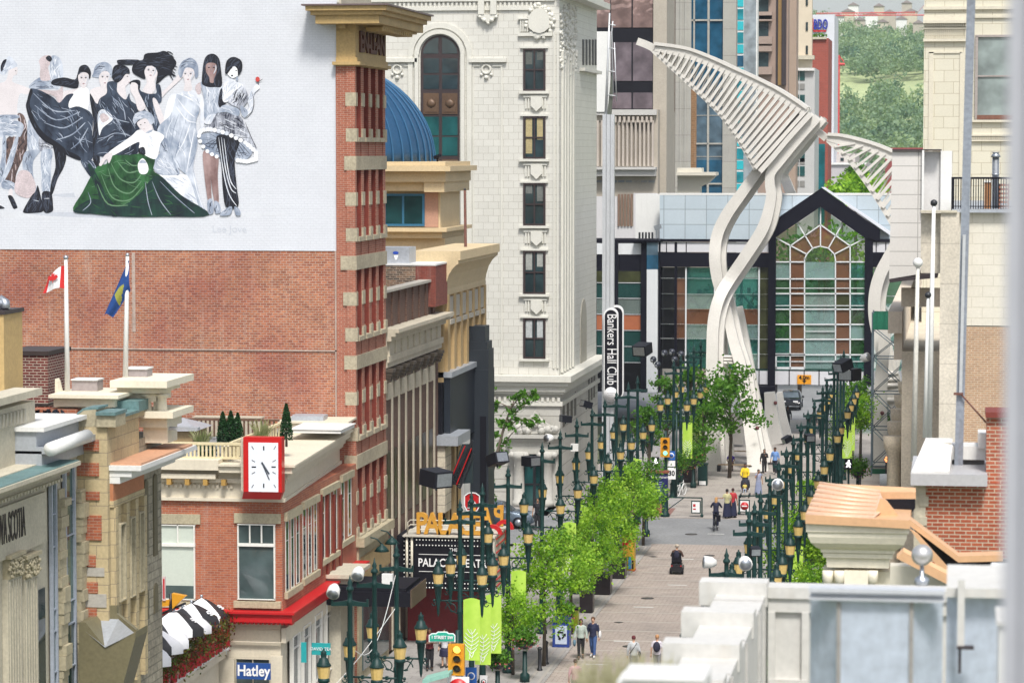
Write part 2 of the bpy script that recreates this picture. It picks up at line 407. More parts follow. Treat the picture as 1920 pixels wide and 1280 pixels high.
# ---- the painted figures
def crom(pts,k=4):
 n=len(pts); out=[]
 for i in range(n):
  p0,p1,p2,p3=[pts[(i+j-1)%n]for j in range(4)]
  for s in range(k):
   t=s/k
   out.append(tuple(.5*(2*p1[c]+(p2[c]-p0[c])*t+(2*p0[c]-5*p1[c]+4*p2[c]-p3[c])*t*t+(3*p1[c]-p0[c]-3*p2[c]+p3[c])*t**3)for c in(0,1)))
 return out
PAL={'navy':paintfold('mural_navy_paint',(.006,.010,.022),(.05,.07,.11),9,7,.9),'ink':plain('mural_ink_paint',(.006,.007,.014),.8,var=.3),
'grey':paintfold('mural_grey_paint',(.20,.25,.34),(.60,.64,.72),12,5,.25),'mid':paintfold('mural_slate_paint',(.14,.18,.26),(.42,.47,.56),10,6,-.5),
'pale':paintfold('mural_pale_paint',(.50,.54,.62),(.80,.81,.84),9,4,.5),'skin':plain('mural_pale_skin_paint',(.66,.62,.64),.8,var=.14,sc=2),'pink':plain('mural_pink_paint',(.56,.48,.50),.8,var=.3,sc=2),
'brown':paintfold('mural_brown_skin_paint',(.17,.10,.095),(.42,.30,.29),8,5,.1),'green':paintfold('mural_green_paint',(.003,.028,.010),(.035,.14,.045),9,9,.75),'deep':paintfold('mural_deep_green_paint',(.004,.010,.018),(.008,.045,.032),9,8,.6),
'white':plain('mural_white_paint',(.82,.83,.85),.8,var=.05),'red':plain('mural_red_paint',(.55,.06,.05),.8),'pat':paintfold('mural_figured_paint',(.02,.025,.05),(.55,.58,.66),34,14,.6),
'orna':paintfold('mural_ornament_paint',(.010,.010,.018),(.20,.13,.11),30,16,1.1),'haze':plain('mural_shadow_wash',(.50,.53,.59),.8,var=.12),'wash':plain('mural_light_wash',(.60,.62,.66),.8,var=.1),
'lip':plain('mural_lip_paint',(.34,.20,.22),.8),'ink2':plain('mural_soft_black_paint',(.045,.055,.085),.8,var=.3),'lt':plain('mural_green_highlight',(.11,.22,.12),.8,var=.2)}
class Fig:
 n=0
 def __init__(s,off):s.mb=MB(); s.off=off; s.keys=[]
 def P(s,c):return(s.off+c[0]/4,90+c[1]/4)
 def lay(s,key,pts,raw=False):
  Fig.n+=1
  if key not in s.keys:s.keys.append(key)
  s.mb.mi=s.keys.index(key); y=YM+.0885-Fig.n*.00003
  q=[s.P(c)for c in(pts if raw else crom(pts))]
  s.mb.poly([PY(a,c,y)for a,c in q])
  if not raw and key in s.SHADE:s.brush(key,crom(pts))
  return s
 SHADE={'navy':('mid','ink'),'grey':('mid','pale'),'mid':('grey','ink2'),'pale':('grey','white'),'green':('lt','deep'),'deep':('green','ink'),'ink':('ink2','ink2'),'pat':('ink','pale'),'orna':('pink','ink')}
 def brush(s,key,q):
  xs=[p[0]for p in q]; ys=[p[1]for p in q]; n=len(q)
  def inside(x,y):
   c=False
   for i in range(n):
    (x1,y1),(x2,y2)=q[i],q[i-1]
    if(y1>y)!=(y2>y)and x<(x2-x1)*(y-y1)/(y2-y1)+x1:c=not c
   return c
  area=abs(sum(q[i-1][0]*q[i][1]-q[i][0]*q[i-1][1]for i in range(n)))/2
  cx,cy=sum(xs)/n,sum(ys)/n; sxx=sum((x-cx)**2 for x in xs); syy=sum((y-cy)**2 for y in ys); sxy=sum((a-cx)*(b-cy)for a,b in zip(xs,ys)); th=.5*math.atan2(2*sxy,sxx-syy)
  rb=random.Random(int(area)); k=min(46,int(area/420)); L0=min(26+area**.5*.35,110)
  for _ in range(k*2):
   if k<=0:break
   x,y=rb.uniform(min(xs),max(xs)),rb.uniform(min(ys),max(ys)); a=th+rb.gauss(0,.28); l=L0*rb.uniform(.4,1.0); bend=rb.uniform(-.25,.25)
   p=[(x-l/2*math.cos(a),y-l/2*math.sin(a)),(x-bend*l*math.sin(a)*.5,y+bend*l*math.cos(a)*.5),(x+l/2*math.cos(a),y+l/2*math.sin(a))]
   if all(inside(*v)for v in p):s.line(s.SHADE[key][rb.random()<.45],p,rb.uniform(2.2,6.5)); k-=1
 def line(s,key,pts,w=6):
  ps=[Vector(p)for p in pts]; sm=[]
  for i in range(len(ps)-1):
   p0,p1,p2,p3=ps[max(i-1,0)],ps[i],ps[i+1],ps[min(i+2,len(ps)-1)]
   for k in range(5):
    t=k/5; sm.append(.5*(2*p1+(p2-p0)*t+(2*p0-5*p1+4*p2-p3)*t*t+(3*p1-p0-3*p2+p3)*t**3))
  sm.append(ps[-1]); L=[]; Rr=[]
  for i,p in enumerate(sm):
   t=(sm[min(i+1,len(sm)-1)]-sm[max(i-1,0)]); t=t.normalized()if t.length else Vector((1,0)); nn=Vector((-t.y,t.x))*w*.5*(1-abs(2*i/len(sm)-1)**2*.7)
   L.append(p+nn); Rr.append(p-nn)
  return s.lay(key,[tuple(p)for p in L+Rr[::-1]],True)
 def dot(s,key,x,y,a,b=None):
  b=b or a; return s.lay(key,[(x+a*math.cos(q),y+b*math.sin(q))for q in[i*math.pi/4 for i in range(8)]],True)
 def face(s,x,y,d=16,tilt=0,m=40):
  s.dot('ink',x-d,y+tilt,8,4.6).dot('ink',x+d,y-tilt,8,4.6).line('mid',[(x-d-9,y-10+tilt),(x-d+8,y-12+tilt)],4).line('mid',[(x+d-8,y-12-tilt),(x+d+9,y-10-tilt)],4)
  return s.line('mid',[(x+2,y+5),(x+3,y+m*.5)],3).dot('lip',x+tilt,y+m,9,4.5).line('haze',[(x+d+14,y-20),(x+d+16,y+10),(x+d,y+m+4)],9)
 def end(s,label=None):return O('painted_figure',s.mb,[PAL[k]for k in s.keys],mw,label)
f=Fig(0); f.lay('wash',[(-40,1235),(300,1225),(900,1240),(1500,1235),(2080,1235),(2120,1250),(1700,1275),(1000,1300),(300,1280),(-40,1270)]).lay('haze',[(400,1100),(560,1085),(640,1050),(640,1110),(520,1120),(420,1112)]).lay('wash',[(560,870),(650,840),(720,980),(660,1090),(560,1110)]).lay('wash',[(100,1100),(230,1120),(220,1200),(130,1200)])
f.lay('haze',[(200,1235),(700,1232),(1300,1250),(900,1275),(400,1262)]); f.end('painted ground shadow under the figures')
f=Fig(0)
f.lay('skin',[(70,165),(125,140),(130,190),(100,215),(95,255),(160,280),(225,310),(205,350),(150,345),(130,430),(120,515),(5,510),(-20,420),(-10,280),(40,250),(60,200)]).lay('grey',[(5,130),(40,85),(75,65),(120,110),(126,140),(60,170),(40,200),(5,195)]).lay('ink',[(5,140),(25,95),(50,88),(35,130),(12,180)])
f.lay('orna',[(130,500),(180,510),(205,620),(200,760),(140,900),(120,960),(105,1040),(30,1020),(45,930),(50,680),(150,660)]).lay('mid',[(-20,505),(130,503),(130,530),(-20,530)]).lay('grey',[(-20,535),(60,525),(160,560),(178,600),(150,668),(120,650),(90,668),(50,655),(20,672),(-20,650)])
f.lay('mid',[(20,680),(45,680),(42,860),(10,1010),(-10,950),(15,800)]).lay('grey',[(118,670),(138,680),(90,880),(20,1020),(-5,1060),(55,850)]).lay('mid',[(30,990),(110,1015),(105,1062),(15,1050)]).lay('skin',[(70,1062),(95,1062),(92,1115),(66,1110)]).lay('ink',[(60,1110),(92,1112),(130,1190),(120,1204),(100,1204),(75,1150)]).lay('ink',[(-10,1180),(20,1190),(34,1204),(-10,1206)]).dot('ink',118,172,5,3).line('pink',[(118,198),(128,198)],5).end('painted woman seen from behind in a grey ruffled dress')
f=Fig(0)
f.lay('mid',[(220,302),(290,225),(400,205),(430,300)]).lay('pink',[(292,95),(330,60),(385,62),(392,110),(362,140),(372,200),(380,240),(305,240),(302,140)]).lay('grey',[(385,65),(440,70),(470,130),(472,230),(440,310),(390,280),(375,180)]).lay('ink',[(345,72),(368,58),(390,80),(378,105),(352,92)])
f.lay('grey',[(215,540),(250,590),(310,660),(300,772),(215,765),(205,640)]).lay('pat',[(295,680),(390,740),(392,752),(310,777),(293,750)]).lay('mid',[(190,780),(300,770),(250,850),(250,960),(278,1080),(230,1100),(192,960),(168,880)]).lay('grey',[(310,777),(392,770),(382,880),(376,1088),(320,1088),(310,950)])
f.lay('pink',[(140,930),(220,930),(270,1040),(230,1120),(150,1112),(108,1060)]).lay('ink',[(178,1210),(235,1110),(268,1075),(284,1032),(312,1140),(328,1222),(240,1238),(180,1236)]).lay('ink',[(315,1088),(382,1085),(398,1180),(392,1226),(330,1228)]).line('grey',[(250,1140),(290,1150)],5).line('grey',[(330,1130),(370,1128)],5).end('painted woman with head thrown back and heavy black boots')
f=Fig(0)
f.lay('navy',[(605,840),(700,850),(770,1000),(830,1130),(800,1150),(720,1020),(650,930)]).lay('ink',[(398,715),(492,790),(480,890),(432,980),(396,1090),(374,1100),(386,1000),(415,900),(410,800)])
f.lay('skin',[(470,330),(560,310),(600,300),(560,360),(480,400)]).lay('white',[(545,345),(600,300),(650,298),(672,350),(664,430),(642,492),(600,440),(520,455),(512,410)]).lay('ink',[(672,350),(720,365),(762,420),(750,700),(745,895),(700,850),(690,700),(700,560)])
f.lay('pink',[(270,315),(430,320),(470,280),(470,380),(440,410),(400,360)]).lay('navy',[(230,305),(300,318),(400,372),(445,412),(500,355),(552,346),(520,400),(520,450),(590,440),(690,500),(692,650),(692,832),(600,832),(500,790),(440,742),(330,682),(250,580),(198,450),(205,390),(225,340)])
f.lay('ink',[(228,308),(245,330),(222,420),(260,540),(330,640),(440,715),(500,765),(590,810),(600,845),(500,805),(430,750),(320,690),(240,580),(196,450),(205,385)])
for a in([(250,340),(400,470),(560,470)],[(260,430),(420,540),(600,480)],[(330,560),(480,600),(620,520)],[(420,690),(540,650),(640,560)],[(530,760),(600,700),(660,600)]):f.line('mid',a,9)
f.lay('ink',[(580,200),(600,140),(650,130),(682,180),(672,235),(650,188),(602,188),(592,260),(575,305),(480,290),(390,275),(398,240),(480,222),(560,238)]).lay('skin',[(588,205),(628,184),(664,200),(660,250),(635,302),(605,290),(590,250)]).face(627,225,16,0,44); f.end('painted woman sweeping a dark blue cape')
f=Fig(160)
f.lay('skin',[(35,320),(110,290),(180,300),(200,260),(180,350),(95,420),(55,370)]).lay('mid',[(60,190),(80,130),(140,105),(190,130),(205,180),(190,225),(60,220)]).lay('skin',[(104,210),(130,178),(170,180),(190,220),(176,265),(150,302),(120,290),(105,250)]).face(147,218,18,0,45); f.end('painted woman with curled grey hair')
f=Fig(160)
f.lay('skin',[(268,240),(300,188),(326,200),(337,250),(312,280),(300,300),(308,350),(300,390),(240,335),(240,270)]).lay('navy',[(190,545),(400,530),(398,650),(380,800),(80,805),(98,660)]).lay('navy',[(165,260),(235,258),(240,330),(300,388),(330,340),(345,400),(455,470),(400,545),(390,600),(300,690),(200,560),(150,470),(92,470),(105,385),(160,340)]).lay('pale',[(93,500),(140,462),(208,530),(130,600),(104,655)]).lay('pink',[(110,510),(140,490),(180,530),(130,560)])
f.lay('ink',[(200,200),(215,140),(265,125),(322,150),(332,192),(300,200),(270,242),(235,262),(205,235)]).dot('ink',316,214,6,3).dot('pink',326,258,6,4).line('mid',[(120,420),(200,520),(330,560)],7).line('mid',[(250,370),(290,470),(300,540)],7).line('mid',[(110,700),(220,640),(340,660)],6).end('painted woman in profile wearing a dark wrap')
f=Fig(160)
f.lay('skin',[(560,350),(640,270),(705,195),(730,220),(620,325),(562,385)]).lay('ink',[(240,112),(250,90),(370,88),(405,95),(372,126),(262,126)]).lay('navy',[(400,300),(430,332),(530,342),(528,282),(562,284),(572,400),(522,440),(562,600),(520,625),(480,490),(440,410),(395,355)]).lay('skin',[(445,190),(460,140),(500,122),(536,150),(541,200),(520,250),(526,300),(500,345),(430,325),(460,262)])
f.lay('ink',[(350,150),(380,100),(430,90),(450,45),(540,35),(600,25),(665,80),(682,120),(650,180),(682,215),(620,205),(550,262),(528,272),(541,185),(510,140),(470,135),(442,170),(450,232),(410,222),(360,190)])
for i in range(9):f.line('ink',[(540,60+i*12),(620,30+i*20),(690-abs(i-4)*8,50+i*24)],8)
f.lay('ink',[(330,262),(370,240),(412,250),(402,315),(362,285)]).lay('skin',[(345,262),(390,272),(400,330),(452,442),(400,472),(370,380),(338,320)]).lay('skin',[(505,380),(540,400),(600,560),(570,590),(520,460)]).face(492,168,18,-2,38); f.end('painted woman in a feathered black hat')
f=Fig(320)
f.lay('pale',[(-160,965),(135,963),(152,1010),(235,1242),(100,1180),(-60,1060)]).lay('white',[(-140,952),(140,952),(146,968),(-130,970)]).lay('pale',[(-10,365),(60,345),(110,315),(160,315),(242,368),(252,560),(235,605),(220,560),(212,440),(60,390),(40,460),(-50,560)])
f.lay('skin',[(85,180),(115,148),(165,158),(178,200),(152,252),(160,318),(100,322),(106,262)]).lay('grey',[(38,375),(62,350),(212,440),(190,560),(202,720),(170,880),(182,960),(232,1160),(272,1232),(230,1246),(150,1000),(80,920),(0,850),(-60,780),(-100,610),(0,500)])
for a in([(50,380),(120,470),(180,520)],[(40,440),(120,540),(190,560)],[(150,560),(100,700),(20,840)],[(180,600),(150,760),(120,930)],[(20,520),(-30,640),(-40,780)],[(160,900),(200,1080),(250,1220)]):f.line('pale',a,8)
for a in([(60,500),(20,620),(0,760)],[(190,640),(180,800),(140,900)],[(100,580),(60,720),(30,830)]):f.line('mid',a,7)
f.lay('mid',[(56,185),(80,110),(150,75),(200,120),(208,205),(185,225),(170,162),(112,152),(80,225)]).face(130,195,20,0,42); f.end('painted woman in a pale draped gown')
f=Fig(160)
f.lay('mid',[(580,668),(622,700),(632,780),(705,920),(680,955),(600,860),(545,740)]).lay('grey',[(520,830),(600,780),(660,900),(690,950),(560,950),(505,890)])
f.lay('green',[(180,808),(300,803),(405,790),(440,735),(465,790),(522,832),(512,920),(580,970),(700,1090),(910,1245),(700,1255),(400,1262),(120,1245),(-90,1225),(-20,1080),(60,930),(105,880),(160,868)]).lay('deep',[(-90,1225),(60,1130),(250,1190),(400,1100),(480,1000),(560,960),(720,1105),(930,1252),(600,1266),(300,1266),(60,1245)]).lay('deep',[(20,880),(60,900),(150,1080),(260,1240),(180,1250),(90,1080)])
for a in([(170,900),(220,1040),(330,1090),(420,1000)],[(190,860),(260,980),(360,1010),(420,950)],[(120,950),(200,1120),(330,1140),(430,1040)],[(90,1020),(170,1170),(320,1180)],[(240,850),(310,930),(380,930)],[(300,840),(350,880),(400,880)]):f.line('lt',a,10)
for a in([(560,1000),(680,1120),(820,1240)],[(500,1000),(560,1140),(640,1250)],[(450,1010),(470,1150),(500,1255)],[(20,1080),(40,1160),(-20,1220)]):f.line('mid',a,6)
f.lay('white',[(388,620),(430,618),(470,642),(510,620),(592,660),(562,720),(530,832),(440,800),(402,755),(395,705),(220,802),(170,800),(190,770),(340,665)]).lay('pale',[(450,650),(560,690),(530,760),(470,760)]).lay('ink',[(400,755),(440,745),(450,800),(405,792)]).lay('skin',[(104,870),(150,800),(205,788),(178,866),(160,835),(120,884)]).lay('skin',[(390,558),(450,528),(492,570),(502,612),(460,642),(428,622),(400,592)]).lay('grey',[(356,540),(380,490),(450,472),(502,500),(517,550),(490,575),(455,528),(400,540),(370,572)])
f.line('mid',[(455,640),(500,620)],16).dot('ink',415,577,7,3).dot('ink',446,562,7,3).dot('pink',440,608,9,4).lay('white',[(394,872),(430,828),(466,872),(472,920),(450,946),(408,938)]).lay('mid',[(402,862),(430,838),(458,862)]).line('grey',[(405,905),(460,905)],4).end('painted seated woman in a spreading green skirt')
f=Fig(320)
f.lay('pink',[(185,290),(225,260),(225,340),(200,345)]).lay('grey',[(225,258),(290,265),(340,265),(388,270),(392,420),(360,480),(258,535),(250,380)]).lay('ink',[(380,300),(400,380),(412,420),(370,450),(356,400)]).lay('ink',[(233,255),(245,120),(270,60),(320,45),(362,80),(377,160),(384,285),(330,295),(285,295),(248,282)]).lay('brown',[(265,130),(290,112),(340,122),(344,180),(325,232),(320,262),(295,258),(290,222),(266,180)])
f.lay('brown',[(243,780),(300,790),(300,950),(306,1150),(280,1152),(250,930)]).lay('brown',[(303,800),(358,820),(353,960),(361,1162),(330,1162),(300,955)]).lay('mid',[(275,1150),(310,1135),(322,1230),(285,1242)]).lay('mid',[(325,1152),(360,1160),(377,1228),(335,1238)]).lay('pale',[(250,560),(290,500),(345,505),(300,570)]).face(305,148,18,0,42); f.end('painted woman with long dark hair and short dress')
f=Fig(320)
f.lay('pale',[(405,255),(450,230),(500,258),(542,290),(430,402),(388,385)]).lay('pale',[(575,385),(600,330),(640,275),(668,300),(625,350),(612,470),(560,524),(528,485),(588,455)]).lay('white',[(425,170),(470,118),(517,160),(512,200),(465,227),(430,200)]).lay('pat',[(430,395),(532,288),(585,380),(530,455),(500,445)]).lay('mid',[(525,430),(580,480),(560,524),(530,490)])
f.lay('mid',[(230,650),(400,640),(560,715),(612,780),(560,840),(480,840),(370,820),(290,795),(235,720)])
for i in range(14):q=i/13; f.line('ink',[(330+170*q,690),(262+330*q,720+110*math.sin(q*2.4))],4)
f.lay('ink',[(345,660),(512,690),(480,830),(497,1050),(507,1182),(420,1197),(393,1080),(378,860)])
for a in([(360,670),(400,950),(440,1100),(495,1185)],[(380,670),(410,900),(450,1050),(490,1090)],[(400,680),(425,880),(450,1000),(492,1060)]):f.line('pale',a,8)
f.lay('pat',[(358,490),(512,508),(565,600),(645,755),(560,725),(430,652),(225,615),(300,570)]).lay('grey',[(352,485),(400,428),(512,460),(502,512),(420,482)])
rim=[(215,640),(235,615),(300,608),(420,640),(560,710),(640,780),(640,835),(570,852),(480,840)]
for i in range(len(rim)-1):
 for k in range(4):
  a,c=rim[i],rim[i+1]; f.dot('white' if k%2 else 'pale',a[0]+(c[0]-a[0])*k/4,a[1]+(c[1]-a[1])*k/4,17)
for i,(x,y)in enumerate(((212,660),(222,700),(245,740),(275,775),(310,798),(345,815))):f.dot('white',x,y,15)
f.lay('ink',[(408,185),(420,100),(470,68),(530,98),(535,165),(505,205),(500,160),(470,138),(428,192)]).dot('mid',498,232,9,18).line('ink',[(610,330),(625,400),(610,475),(560,522)],4).line('ink',[(560,560),(600,660),(645,755)],5)
f.dot('ink',457,152,8,3).dot('ink',492,172,8,3).dot('ink',460,208,9,6).dot('red',652,236,17,20).line('ink',[(640,265),(690,235)],4).line('ink',[(655,255),(660,280)],4)
f.lay('mid',[(365,1252),(440,1190),(462,1202),(442,1252)]).lay('mid',[(478,1190),(515,1210),(524,1252),(490,1252)]).end('painted woman holding a rose in a lampshade tunic')
lettering('Lee Jove',.42,PY(430,430,YM+.085),PAL['haze'],mw,ext=.001,name='signature')
# ---------------------------------------------------------------- red brick corner building with the clock
YC=PX(529,1000,XL).y; YC2=YM-.05
xcl=PY(150,1000,YC).x
clk=T('corner_building','two storey red brick corner building with cream cornice and red trim','building',(XL-5,YC+5,0))
zroof=PY(400,885,YC).z
def tap(b):b.v=[(x-max(0,y-YC)*.055 if x>XL-2.25 else x,y,z)for x,y,z in b.v]
b=MB(); zb=PY(400,1150,YC).z; b.box(xcl,XL,YC,YC2,zb,PY(400,938,YC).z); O('brick_wall',b,M_redbrick,clk)
M_stuc=plain('cream_painted_stucco',(.62,.56,.44),.7,var=.1,streak=.2)
b=MB(); b.box(xcl,XL-.1,YC+.1,YC2,0,zb); O('shopfront_wall',b,M_stuc,clk)
def Z(y,Y=None):return PY(500,y,Y or YC).z
b=MB()
for(y0,y1,d)in((905,938,.05),(934,940,.14),(897,905,.2)):b.box(xcl,XL+d,YC-d,YC2,Z(y1),Z(y0))
b.box(xcl,XL+.05,YC-.05,YC2,Z(897),Z(880)); b.box(xcl,XL-2.2,YC-.55,YC+.1,Z(880),Z(861)); b.box(XL-2.2,XL+.5,YC-.5,YC2,Z(884),Z(872))
b.box(XL-2.2,XL+.62,YC-.6,YC2,Z(872),Z(868)); b.box(XL-.5,XL+.3,YC-.3,YC2,Z(897),Z(884))
b.box(XL-2.3,XL-2.05,YC+.2,YC+9,Z(868),Z(840)); b.box(xcl,XL-2.35,YC-.42,YC+.05,Z(897),Z(888))
for i in range(16):
 x=PY(304+i*8.6,910,YC).x; b.box(x,x+.09,YC-.12,YC-.05,Z(916),Z(909))
tap(b); O('cornice',b,M_stuc,clk)
b=MB()
for i in range(4):x=PY(318+i*34,910,YC).x; b.box(x,x+.16,YC-.42,YC-.06,Z(909),Z(898))
OS('bracket',b,plain('ochre_bracket',(.40,.24,.06),.6),clk)
b=MB(); b.box(xcl,XL-2.4,YC+.15,YC2,Z(872)-.3,Z(868)); b.box(XL-2.0,XL+.1,YC+.1,YC2,Z(872),Z(869)); tap(b); O('roof',b,M_roofgrey,clk)
b=MB(); b.box(XL-2.0,XL+.55,YC2-2.2,YC2,Z(869),Z(846)); b.box(XL-2.1,XL+.75,YC2-2.3,YC2,Z(846),Z(842)); tap(b); O('roof_parapet',b,M_stuc,clk)
b=MB(); b.box(XL-1.6,XL-.3,YC2-2.0,YC2-.9,Z(842),Z(832)); tap(b); O('flashing_box',b,M_greym,clk)
# deck railing
b=MB(); y=YC+.1
for px in[306+i*7.4 for i in range(20)]:
 x=PY(px,850,y).x; b.box(x-.035,x+.035,y-.03,y+.03,Z(861),Z(834))
b.box(PY(304,850,y).x,PY(456,850,y).x,y-.06,y+.06,Z(836),Z(831)); b.box(PY(304,850,y).x,PY(456,850,y).x,y-.05,y+.05,Z(862),Z(858))
xr=XL-1.9
for i in range(18):b.box(xr-.03,xr+.03,y+.3+i*.45,y+.37+i*.45,Z(862),Z(834))
b.box(xr-.06,xr+.06,y,y+8.5,Z(834),Z(830))
O('deck_railing',b,plain('pale_yellow_painted_wood',(.62,.54,.34),.6),clk)
b=MB()
for i in range(24):
 x=PY(330+i*8,850,y+8).x; b.box(x-.03,x+.03,y+7.97,y+8.03,Z(862),Z(828))
b.box(PY(328,850,y+8).x,PY(524,850,y+8).x,y+7.94,y+8.06,Z(829),Z(825)); O('back_railing',b,plain('brown_stained_wood',(.12,.06,.035),.7),clk)
# windows on the camera-facing wall
M_fw=plain('white_sash_frame',(.72,.71,.66),.5,var=.08)
M_blind=plain('pale_green_blind',(.50,.55,.48),.8,var=.06); M_shopglass=glass('shop_glass',(.07,.10,.10))
win(clk,446,981,517,1124,YC,M_fw,M_shopglass,(),(),3.2)
b=MB(); b.fr(447,1017,516,1024,YC,.12); b.fr(468,983,470.5,1017,YC,.1); b.fr(490,983,492.5,1017,YC,.1); b.fr(333,983,335.5,1017,YC,.1); b.fr(305,1017,367,1024,YC,.12); OS('transom_bar',b,M_fw,clk)
win(clk,296,982,367,1124,YC,M_fw,M_blind,(),(),3.2)
b=MB(); b.fr(299,1096,364,1121,YC,.05); OS('lower_pane',b,M_shopglass,clk)
b=MB(); b.fr(440,961,527,981,YC,.1); b.fr(290,962,376,982,YC,.1); b.fr(440,1125,528,1139,YC,.18); b.fr(290,1125,372,1138,YC,.18); OS('stone_lintel',b,M_stone,clk)
for(x0,x1,y0,y1)in((533,539.5,978,1112),(543,549,972,1104),(553,559,965,1096),(565.5,572,955,1087),(576,582,948,1078),(586.5,592,942,1070),(601,607,930,1052),(612,618,922,1042),(624,630,914,1032),(638,644,905,1018),(651,657,896,1006)):
 owin(clk,x0,y0,x1,y1,XL,M_fw,M_glassd,.55,.02,(.28,))
b=MB()
for(x0,x1,y0,y1)in((531,561,962,978),(563.5,594,942,956),(531,561,1112,1124),(563.5,594,1087,1099),(599,632,918,931),(636,659,892,905),(599,632,1052,1062),(636,659,1018,1028)):b.ob(x0,y0,x1,y1,XL,.12)
OS('side_lintel',b,M_stone,clk)
b=MB()
for x in(597,609.5,621.5,634):b.ob(x,928,x+2.6,1080,XL,.1)
OS('red_mullion',b,M_reveal,clk)
b=MB(); b.box(PY(300,1150,YC).x,XL+.45,YC-.45,YC2,Z(1163),Z(1147)); b.box(PY(300,1150,YC).x,XL+.55,YC-.55,YC2,Z(1147),Z(1143))
for i in range(34):x=XL+.35-i*.16; b.box(x,x+.09,YC-.4,YC,Z(1167),Z(1163))
for i in range(60):yy=YC-.3+i*.2; b.box(XL,XL+.4,yy,yy+.1,Z(1167),Z(1163))
O('red_string_course',b,M_red,clk)
b=MB(); b.fr(365,1175,529,1179,YC,.06); b.fr(365,1199,529,1204,YC,.1); b.box(XL-.05,XL+.12,YC,YC2,Z(1204),Z(1176)); b.fr(366,1234,381,1300,YC,.12); b.fr(402,1232,441,1300,YC,.08); b.fr(508,1228,531,1300,YC,.12); OS('shopfront_trim',b,M_stuc,clk)
win(clk,442,1233,508,1300,YC,M_stonel,M_shopglass,(.5,),(),2.5,name='shop_window'); win(clk,382,1236,402,1300,YC,M_stonel,M_glassd,(),(),2.0,name='shop_window')
for x0 in(540,560,582,604,626):owin(clk,x0,1195-(x0-540)*.95,x0+14,1320-(x0-540)*.9,XL,M_fw,M_glassd,1.2,.15,(.2,),'shop_window')
b=MB(); b.ob(611,1085,641,1095,XL,.9); b.ob(613,1095,639,1300,XL,.5); b.ob(609,1078,642,1085,XL,1.1); O('side_pilaster',b,M_stonel,clk)
# sheds and things on its roof
t=T('roof_shed','small grey roofed wooden shed on the roof deck behind the cream railing','shed',PY(335,860,YC+6))
b=MB(); y=YC+6; b.fr(304,805,362,862,y,.1,2.0); O('wall',b,plain('weathered_cedar',(.28,.20,.10),.8),t)
b=MB(); a=PY(298,808,y-.3); c=PY(368,808,y-.3); d_=PY(318,783,y+1.2); e=PY(345,783,y+1.2); b.add([a,c,e,d_,a+Vector((0,2.6,0)),c+Vector((0,2.6,0))],[(0,1,2,3),(3,2,5,4),(0,3,4),(1,5,2)]); O('roof',b,M_greym,t)
b=MB(); y=YC+9.5; b.fr(365,783,490,830,y,.1,.4); b.fr(363,780,492,784,y,.15,.45); tag(O('roof_wall',b,plain('beige_stucco_wall',(.45,.39,.30),.85),None),'low beige wall on the roof deck behind the cypress shrubs','wall')
b=MB(); y=YC+8.5; b.fr(545,806,640,812,y,.1,2.5); b.fr(543,803,642,806,y,.15,2.6); tag(O('roof_curb',b,M_white,None),'white low roof curb at the foot of the mural wall','wall')
def cypress(px,y0,y1,label):
 p=PY(px,y1,YC+2.2); h=PY(px,y0,YC+2.2).z-p.z
 t=T('cypress_shrub',label,'shrub',(p.x,p.y,p.z-.3),'cypress shrubs on the roof deck')
 b=MB(); rnd=random.Random(int(px))
 for i in range(1100):
  q=rnd.random()**.8; r=.21*(1-q**2.0)+.015; a=rnd.uniform(0,6.28); k=rnd.uniform(.55,1.1)
  b.leaf(Vector((p.x+r*k*math.cos(a),p.y+r*k*math.sin(a),p.z-.05+q*(h+.05))),.055,rnd)
 O('foliage',b,M_leafdark,t); b=MB(); b.tube([(p.x,p.y,p.z-.3),(p.x,p.y,p.z+h*.8)],[.05,.02],6); O('stem',b,plain('dark_bark',(.05,.03,.02)),t)
cypress(418,772,832,'leftmost of the three dark cypress shrubs close together behind the railing'); cypress(433,770,832,'middle one of the three dark cypress shrubs standing close together'); cypress(446,774,832,'third dark cypress shrub, right of the middle one beside the clock'); cypress(537,757,822,'lone tall dark cypress shrub standing right of the red clock')
def plume(px,py,h,label,n=70):
 p=PY(px,py,YC+3.4); b=MB(); rnd=random.Random(int(px))
 for i in range(n):
  a=rnd.uniform(0,6.28); k=rnd.uniform(.1,.55); q=p+Vector((math.cos(a)*.12,math.sin(a)*.12,0)); e=p+Vector((math.cos(a)*k,math.sin(a)*k,h*rnd.uniform(.6,1)))
  m_=(q+e)/2+Vector((0,0,h*.16)); b.tube([q,m_,e],[.012,.018,.006],3)
 tag(O('ornamental_grass',b,foliage('straw_green_grass_blades',(.18,.22,.08),(.40,.40,.22),3),None),label,'plant','grasses on the roof deck')
plume(490,835,1.0,'pale feathery ornamental grass between the cypresses and the lone cypress'); plume(378,842,.8,'pale feathery ornamental grass left of the cypresses near the shed')
b=MB(); b.leaves(PY(388,846,YC+1.2),(.42,.42,.34),420,.06,3); tag(O('round_shrub',b,M_leafdark,None),'round dark shrub behind the cream deck railing','shrub')
